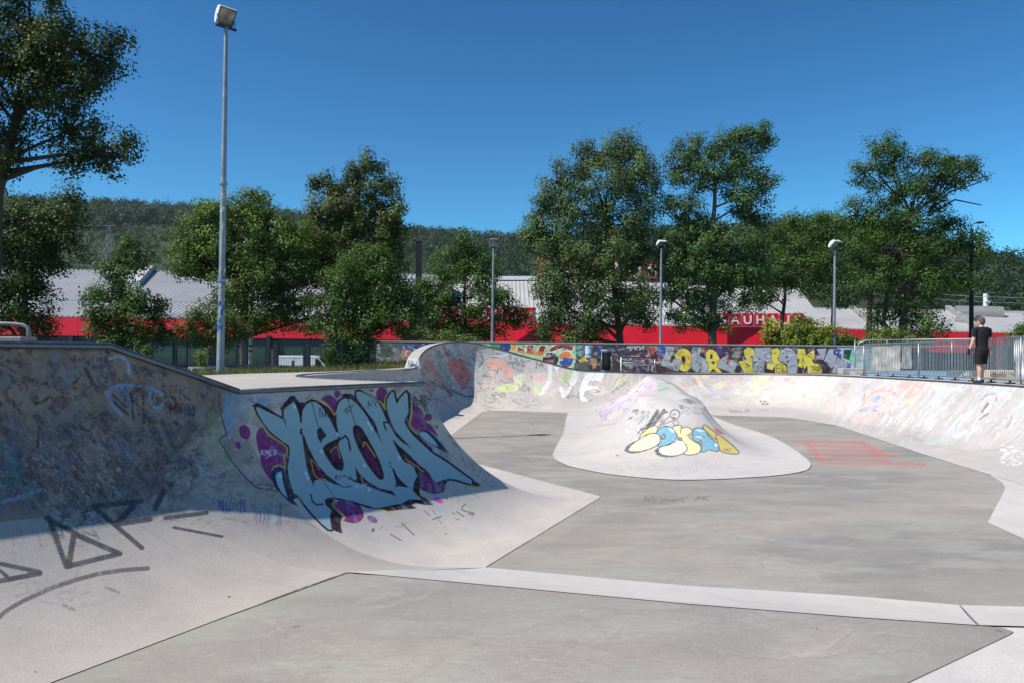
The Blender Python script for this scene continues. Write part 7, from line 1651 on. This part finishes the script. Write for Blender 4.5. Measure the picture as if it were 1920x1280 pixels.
# ------------------------------------------------- railings beside the right deck
def railing(name, label, pts, zb, h, gap, posts, feet=True, group=None, r=.011, mid=False, endbend=None, group_cat='railing'):
    o = empty(name, (pts[0][0], pts[0][1], zb), label, group_cat, group)
    P = [Vector((p[0], p[1], 0)) for p in pts]; Ls = [(P[i + 1] - P[i]).length for i in range(len(P) - 1)]; tot = sum(Ls)
    def at(s):
        for i, L in enumerate(Ls):
            if s <= L or i == len(Ls) - 1: return P[i].lerp(P[i + 1], min(1, s / L))
            s -= L
    n = int(tot / gap); bars = MB()
    for i in range(n + 1):
        p = at(tot * i / n); bars.tube([(p.x, p.y, zb + .09), (p.x, p.y, zb + h)], r, 5, False)
    ch(bars.build('bar_panel', M['galv'], None, True), o)
    k = max(2, int(tot / .5)); line = [at(tot * i / k) for i in range(k + 1)]
    mb = MB(); tl = [(p.x, p.y, zb + h) for p in line]
    if endbend: tl = [(line[0].x, line[0].y, zb), (line[0].x, line[0].y, zb + h * .72)] + [(line[0].x + (line[1].x - line[0].x) * .4, line[0].y + (line[1].y - line[0].y) * .4, zb + h * .93)] + tl[1:]
    mb.tube(tl, .024, 8); ch(mb.build('top_rail', M['galv'], None, True), o)
    mb = MB(); mb.tube([(p.x, p.y, zb + .09) for p in line], .018, 8)
    if mid: mb.tube([(p.x, p.y, zb + h * .8) for p in line], .014, 6)
    ch(mb.build('bottom_rail', M['galv'], None, True), o)
    for s in posts:
        p = at(tot * s); mb = MB(); mb.tube([(p.x, p.y, zb), (p.x, p.y, zb + h)], .026, 8)
        ch(mb.build('post', M['galv'], None, True), o)
    if feet:
        m_ = max(2, int(tot / 1.1))
        for i in range(m_ + 1):
            mb = MB(); p = at(tot * i / m_); mb.box((p.x, p.y, zb + .015), (.22, .12, .03)); mb.box((p.x, p.y, zb + .062), (.04, .04, .068))
            ch(mb.build('foot_plate', M['darksteel']), o)
    return o
zr_ = ZR + .02
fp = [G(1613, 704.2, ZR), G(1708, 708.8, ZR), G(1840, 717.2, ZR), G(1915, 722.6, ZR), G(2010, 730, ZR)]
fp = [(p[0] + .25, p[1] + .25) for p in fp] + [(12.05, 14.0), (11.85, 10.5)]
railing('bar_railing', 'long galvanised bar railing standing on the edge of the right deck', fp, zr_, 1.17, .105, [0, .20, .42, .53, .72, .86, 1.0])
bp = [D(1603, 0, 36.0)[:2], D(1700, 0, 35.2)[:2], D(1830, 0, 33.6)[:2], D(1990, 0, 32)[:2]]
railing('bar_railing', 'second galvanised bar railing with a rounded end farther behind the first', bp, 1.27, zpx(637.5, 36) - 1.27, .12, [0, .17, .5, .8], False, None, .011, True, True)
# banners hung on the rail
def cloth(name, label, p0, p1, zt, zb, mat, seed):
    R = np.random.default_rng(seed); nx, nz = 26, 18; U, W = np.meshgrid(np.linspace(0, 1, nx), np.linspace(0, 1, nz), indexing='ij')
    dxy = np.array([p1[0] - p0[0], p1[1] - p0[1]]); nn = np.array([dxy[1], -dxy[0]]); nn = nn / np.linalg.norm(nn)
    wv = .018 * np.sin(U * 9 + W * 4 + seed) + .012 * np.sin(W * 11 - U * 5)
    Vc = np.stack([p0[0] + dxy[0] * U + nn[0] * wv, p0[1] + dxy[1] * U + nn[1] * wv, zb + (zt - zb) * W - .03 * np.sin(U * PI * 2) ** 2 * W], -1)
    tag(mesh_np(name, Vc.reshape(-1, 3), gridfaces(nx, nz), mat, None, True), label, 'banner')
def railat(px):
    xs_ = [960 + F * p[0] / p[1] for p in fp]; return (np.interp(px, xs_, [p[0] for p in fp]), np.interp(px, xs_, [p[1] for p in fp]))
a_, b_ = railat(1636), railat(1690); cloth('banner', 'pale beige cloth banner hung behind the bars at the far left end of the railing', (a_[0] + .04, a_[1] + .05), (b_[0] + .04, b_[1] + .05), zr_ + 1.12, zr_ + .20, M['banner'], 2)
a_, b_ = railat(1904), railat(1990); cloth('banner', 'white cloth banner hung behind the bars at the right edge of the photo', (a_[0] + .04, a_[1] + .05), (b_[0] + .04, b_[1] + .05), zr_ + 1.14, zr_ + .08, M['sock'], 5)
a_, b_ = railat(1692), railat(1709); cloth('banner', 'narrow grey cloth with a dark drawing beside the pale beige banner', (a_[0] + .05, a_[1] + .06), (b_[0] + .05, b_[1] + .06), zr_ + 1.10, zr_ + .30, plain('grey_cloth', (.36, .37, .38), .8, 0, .3, 9), 8)
# stone steps at the end of the wall, ledges beyond the railing
mb = MB(); c = D(1597, 699, 33.5); mb.box((c[0], 33.5, 1.40), (1.0, .5, .26)); mb.box((c[0] + .35, 33.0, 1.33), (1.1, .5, .14)); o = tag(mb.build('stone_step', M['stone']), 'pale stone step block at the right end of the graffiti wall', 'step')
mod = o.modifiers.new('b', 'BEVEL'); mod.width = .02
def ledge(name, label, x0, x1, yb, yt, Yd, col, dp=.8):
    mb = MB(); a_ = D(x0, yb, Yd); b_ = D(x1, yt, Yd); mb.prism([(a_[0], Yd, 1.2), (b_[0], Yd, 1.2), (b_[0], Yd, b_[2]), (a_[0], Yd, b_[2])], (0, 0, 0), (0, dp, 0)); o = mb.build(name, plain(name + '_paint', lin(col), .8, 0, .2, 2))
    mod = o.modifiers.new('b', 'BEVEL'); mod.width = .03
    mb = MB(); R = random.Random(int(x0))
    for k in range(int((x1 - x0) / 6)):
        xx = a_[0] + (b_[0] - a_[0]) * R.uniform(.05, .95); zz = R.uniform(1.35, b_[2] - .1); mb.tube(catmull([(xx + R.uniform(-.14, .14), Yd - .008, zz + R.uniform(-.1, .1)) for _ in range(4)], 4, False), .012, 4)
    mb.build('chalk_tag', M['signwhite'] if sum(col) < 420 else plain('orange_tag', (.5, .2, .06), .6, 0, .2, 5), o)
    return tag(o, label, 'ledge')
ledge('painted_ledge', 'grey ledge with white scribbles behind the railing left of the man', 1797, 1838, 712, 694, 28.5, (112, 116, 124))
ledge('painted_ledge', 'pale yellow ledge with orange marks behind the railing right of the man', 1856, 1903, 712, 693, 28.0, (226, 214, 186))
o = empty('metal_shed', D(1885, 695, 33)[:2] + (1.2,), 'grey brown ribbed metal shed behind the railing right of the man', 'shed')
mb = MB(); a_ = D(1880, 690, 31); b_ = D(1905, 655, 31)
mb.prism([(a_[0], 31, 1.2), (b_[0], 31, 1.2), (b_[0], 31, zpx(645, 31)), (a_[0], 31, zpx(645, 31))], (0, 0, 0), (0, .8, 0)); ch(mb.build('shed_wall', plain('shed_brown', (.16, .12, .11), .6, 0, .3, 4)), o)
mb = MB()
for i in range(7): xx = a_[0] + (b_[0] - a_[0]) * i / 6; mb.box((xx, 30.98, 1.2 + (zpx(645, 31) - 1.2) / 2), (.03, .03, zpx(645, 31) - 1.2))
ch(mb.build('rib', M['galv']), o)

# ------------------------------------------------- the man
def body_mesh(name, parts, mat, parent, vox=.012, sm=4):
    mb = MB()
    for kind, *a in parts:
        if kind == 't': mb.tube(a[0], a[1], a[2] if len(a) > 2 else 14)
        elif kind == 'e': mb.ell(*a)
        elif kind == 'r':   # rings: list of (center, rx, ry)
            base = len(mb.v); n = 18
            for c, rx, ry in a[0]:
                for k in range(n): t = 2 * PI * k / n; mb.v.append((c[0] + rx * math.cos(t), c[1] + ry * math.sin(t), c[2]))
            for i in range(len(a[0]) - 1):
                for k in range(n): mb.f.append([base + i * n + k, base + i * n + (k + 1) % n, base + (i + 1) * n + (k + 1) % n, base + (i + 1) * n + k])
            mb.f.append([base + k for k in range(n)][::-1]); mb.f.append([base + (len(a[0]) - 1) * n + k for k in range(n)])
    o = mb.build(name, mat, parent, True)
    r = o.modifiers.new('remesh', 'REMESH'); r.mode = 'VOXEL'; r.voxel_size = vox; r.use_smooth_shade = True
    s = o.modifiers.new('smooth', 'SMOOTH'); s.iterations = sm; s.factor = .5
    return o
mp = D(1841, 0, 21.15); man = empty('person', (mp[0], 21.15, zr_ - .005), 'man in black t-shirt, black shorts and black gloves standing at the railing', 'person', None, 0.12)
LS, RS = (-.215, 0, 1.40), (.205, .0, 1.40)
LE, LH = (-.262, -.02, 1.12), (-.315, .05, .89)
RE, RH = (.285, .10, 1.17), (.345, .33, 1.155)
def fingers(h, d, side, parts, curl):
    h = Vector(h); d = Vector(d).normalized(); s = Vector(side).normalized(); c = Vector(curl)
    for i, l in enumerate((.062, .072, .068, .054)):
        b0 = h + d * .05 + s * (.03 - .02 * i); m1 = b0 + d * l * .5 + c * .012; e = b0 + d * l * .85 + c * .035
        parts.append(('t', [b0 - d * .03, b0, m1, e], [.009, .0088, .008, .0068], 7))
    t0 = h + s * .034; parts.append(('t', [t0 - d * .01, t0 + s * .022 + d * .025, t0 + s * .026 + d * .055], [.011, .0095, .008], 7))
bp_ = [('r', [((0, .0, .86), .165, .11), ((0, .0, .95), .150, .105), ((0, 0, 1.08), .150, .105), ((0, 0, 1.24), .178, .115), ((0, .0, 1.36), .185, .105), ((0, .0, 1.43), .13, .085), ((0, .01, 1.47), .062, .062), ((.0, .02, 1.54), .056, .06)]),
       ('e', (-.005, .035, 1.615), (.078, .098, .115), 16, 12), ('e', (-.005, .075, 1.575), (.055, .06, .07), 12, 8), ('e', (-.005, .138, 1.605), (.013, .018, .022), 8, 6), ('e', (-.082, .03, 1.60), (.012, .02, .03), 8, 6), ('e', (.072, .03, 1.60), (.012, .02, .03), 8, 6),
       ('t', [(-.16, 0, 1.405), LS, LE, (-.29, .015, 1.0), LH], [.065, .058, .045, .04, .027]), ('t', [(.15, 0, 1.405), RS, RE, (.315, .21, 1.165), RH], [.065, .058, .045, .04, .027]),
       ('t', [(-.085, 0, .9), (-.082, .01, .70), (-.078, .01, .48), (-.075, -.015, .34), (-.072, .0, .12), (-.072, .0, .04)], [.095, .085, .056, .058, .037, .04]),
       ('t', [(.088, 0, .9), (.078, .04, .70), (.062, .07, .48), (.058, .06, .34), (.056, .08, .12), (.056, .08, .04)], [.095, .085, .056, .058, .037, .04]),
       ('e', (LH[0] - .012, LH[1] + .01, LH[2] - .045), (.022, .034, .05), 10, 8), ('e', (RH[0] + .01, RH[1] + .045, RH[2] + .005), (.034, .05, .02), 10, 8)]
fingers((LH[0] - .012, LH[1] + .01, LH[2] - .045), (-.05, .15, -1), (.1, 1, .1), bp_, (.3, 0, 0)); fingers((RH[0] + .01, RH[1] + .045, RH[2] + .005), (.15, 1, -.1), (-1, .1, 0), bp_, (0, 0, -1))
body = body_mesh('body', bp_, M['skin'], man, .0085, 2)
body_mesh('t_shirt', [('r', [((0, 0, .85), .192, .142), ((0, 0, .90), .184, .134), ((0, 0, .95), .162, .118), ((0, 0, 1.08), .164, .118), ((0, 0, 1.24), .190, .126), ((0, 0, 1.36), .196, .116), ((0, 0, 1.43), .145, .096), ((0, .005, 1.475), .085, .078)]),
                      ('t', [(-.13, 0, 1.405), (-.215, 0, 1.395), (-.25, -.012, 1.20)], [.075, .072, .064]), ('t', [(.13, 0, 1.405), (.205, 0, 1.395), (.265, .062, 1.22)], [.075, .072, .064])], M['cloth'], man, .011, 3)
body_mesh('shorts', [('r', [((0, .01, .74), .176, .130), ((0, 0, .82), .186, .136), ((0, 0, .93), .170, .124)]), ('t', [(-.085, 0, .82), (-.086, .01, .66), (-.086, .012, .50)], [.105, .104, .100]), ('t', [(.088, .01, .82), (.080, .045, .66), (.074, .06, .51)], [.105, .104, .098])], M['shorts'], man, .011, 3)
for (x, y) in ((-.072, 0), (.056, .08)):
    body_mesh('sock', [('t', [(x, y, .20), (x, y, .11), (x, y, .06)], [.043, .042, .044])], M['sock'], man, .009, 2)
    dx = -.5 if x < 0 else .2
    R3 = Matrix.Rotation(math.atan2(-dx, 1) * -1 if False else math.atan2(dx, 1) * -1, 3, 'Z')
    f = lambda a, b_, c: tuple(Vector((x, y, 0)) + R3 @ Vector((a, b_, c)))
    body_mesh('shoe', [('t', [f(0, -.07, .045), f(0, .0, .05), f(0, .09, .042), f(0, .17, .032)], [.040, .046, .042, .030]), ('e', f(0, .0, .075), (.044, .052, .035), 10, 8)], M['shoe'], man, .009, 2)
def dup_glove(h, d, side, curl):
    pp = [('e', tuple(h), (.034, .034, .052) if abs(d[2]) > .5 else (.04, .056, .026), 12, 8)]; n0 = len(pp); fingers(h, d, side, pp, curl)
    pp = [pp[0]] + [('t', q[1], [r_ + .003 for r_ in q[2]], 7) for q in pp[1:]]
    hv, dv = Vector(h), Vector(d).normalized(); pp.append(('t', [tuple(hv - dv * .07), tuple(hv)], [.034, .034]))
    body_mesh('glove', pp, M['glove'], man, .007, 1)
dup_glove((LH[0] - .012, LH[1] + .01, LH[2] - .045), (-.05, .15, -1), (.1, 1, .1), (.3, 0, 0)); dup_glove((RH[0] + .01, RH[1] + .045, RH[2] + .005), (.15, 1, -.1), (-1, .1, 0), (0, 0, -1))
body_mesh('hair', [('e', (-.005, .012, 1.655), (.086, .098, .088), 16, 12), ('e', (-.005, -.03, 1.61), (.076, .062, .085), 14, 10), ('e', (-.005, .07, 1.70), (.07, .06, .045), 12, 8)], M['hair'], man, .010, 1)
mb = MB()
for s in (-1, 1): mb.ell((-.005 + s * .03, .126, 1.625), (.012, .008, .008), 8, 6)
mb.build('eye', M['darksteel'], body)
mb = MB(); mb.ell((-.005, .128, 1.562), (.022, .008, .006), 8, 6); mb.build('mouth', plain('lip', (.4, .16, .13), .5, 0, .1, 20), body)
# ================================================================= CAMERA, LIGHT, SKY
cam = bpy.data.cameras.new('camera'); co = bpy.data.objects.new('camera', cam); COL.objects.link(co)
co.location = (0, 0, EZ); co.rotation_euler = (PI / 2, 0, 0)
cam.sensor_width = 36.0; cam.lens = F * 36.0 / 1920.0; cam.shift_y = (HZ - 640.0) / 1920.0; cam.clip_end = 20000; cam.clip_start = 0.05
scene.camera = co
sd = Vector((-0.913, -0.407, 0)).normalized(); ELEV = math.radians(SUN_E)
sv = Vector((sd.x * math.cos(ELEV), sd.y * math.cos(ELEV), math.sin(ELEV)))
sl = bpy.data.lights.new('sun', 'SUN'); sl.energy = SUN_P; sl.angle = math.radians(0.55); sl.color = (1.0, 0.93, 0.82)
so = bpy.data.objects.new('sun', sl); COL.objects.link(so); so.rotation_euler = sv.to_track_quat('Z', 'Y').to_euler(); so.location = (-30, -8, 40)
w = bpy.data.worlds.new('World'); scene.world = w; w.use_nodes = True
nt = w.node_tree; bg = nt.nodes['Background']
sky = nt.nodes.new('ShaderNodeTexSky'); sky.sky_type = 'NISHITA'; sky.sun_disc = False
sky.sun_elevation = ELEV; sky.sun_rotation = math.atan2(sv.x, sv.y); sky.altitude = 200; sky.air_density = AIR; sky.dust_density = DUST; sky.ozone_density = OZ
gm = nt.nodes.new('ShaderNodeGamma'); gm.inputs['Gamma'].default_value = 1.55; nt.links.new(sky.outputs[0], gm.inputs['Color'])
nt.links.new(mixc(nt, gm.outputs[0], (0.25, 0.55, 0.585), 1.0, 'MULTIPLY'), bg.inputs['Color']); bg.inputs['Strength'].default_value = SKY_S
scene.view_settings.view_transform = 'Standard'; scene.view_settings.look = 'None'; scene.view_settings.gamma = 1.0; scene.view_settings.use_curve_mapping = False
scene.view_settings.exposure = EXPO
try:
    scene.cycles.max_bounces = 6; scene.cycles.transparent_max_bounces = 6; scene.cycles.use_denoising = True
except Exception: pass

# summer air between the park and the wooded hills
hv = [(-900, -30, -6), (900, -30, -6), (900, 900, -6), (-900, 900, -6), (-900, -30, 190), (900, -30, 190), (900, 900, 190), (-900, 900, 190)]
hm_v = bpy.data.materials.new('haze'); hm_v.use_nodes = True; hn = hm_v.node_tree
for n_ in list(hn.nodes):
    if n_.type == 'BSDF_PRINCIPLED': hn.nodes.remove(n_)
pv = hn.nodes.new('ShaderNodeVolumePrincipled'); pv.inputs['Color'].default_value = (0.80, 0.88, 1.0, 1); pv.inputs['Density'].default_value = HAZE; pv.inputs['Anisotropy'].default_value = 0.2
hn.links.new(pv.outputs[0], hn.nodes['Material Output'].inputs['Volume'])
if HAZE > 0:
    hz = mesh_np('haze', hv, [[0, 3, 2, 1], [4, 5, 6, 7], [0, 1, 5, 4], [1, 2, 6, 5], [2, 3, 7, 6], [3, 0, 4, 7]], hm_v); tag(hz, kind='stuff')
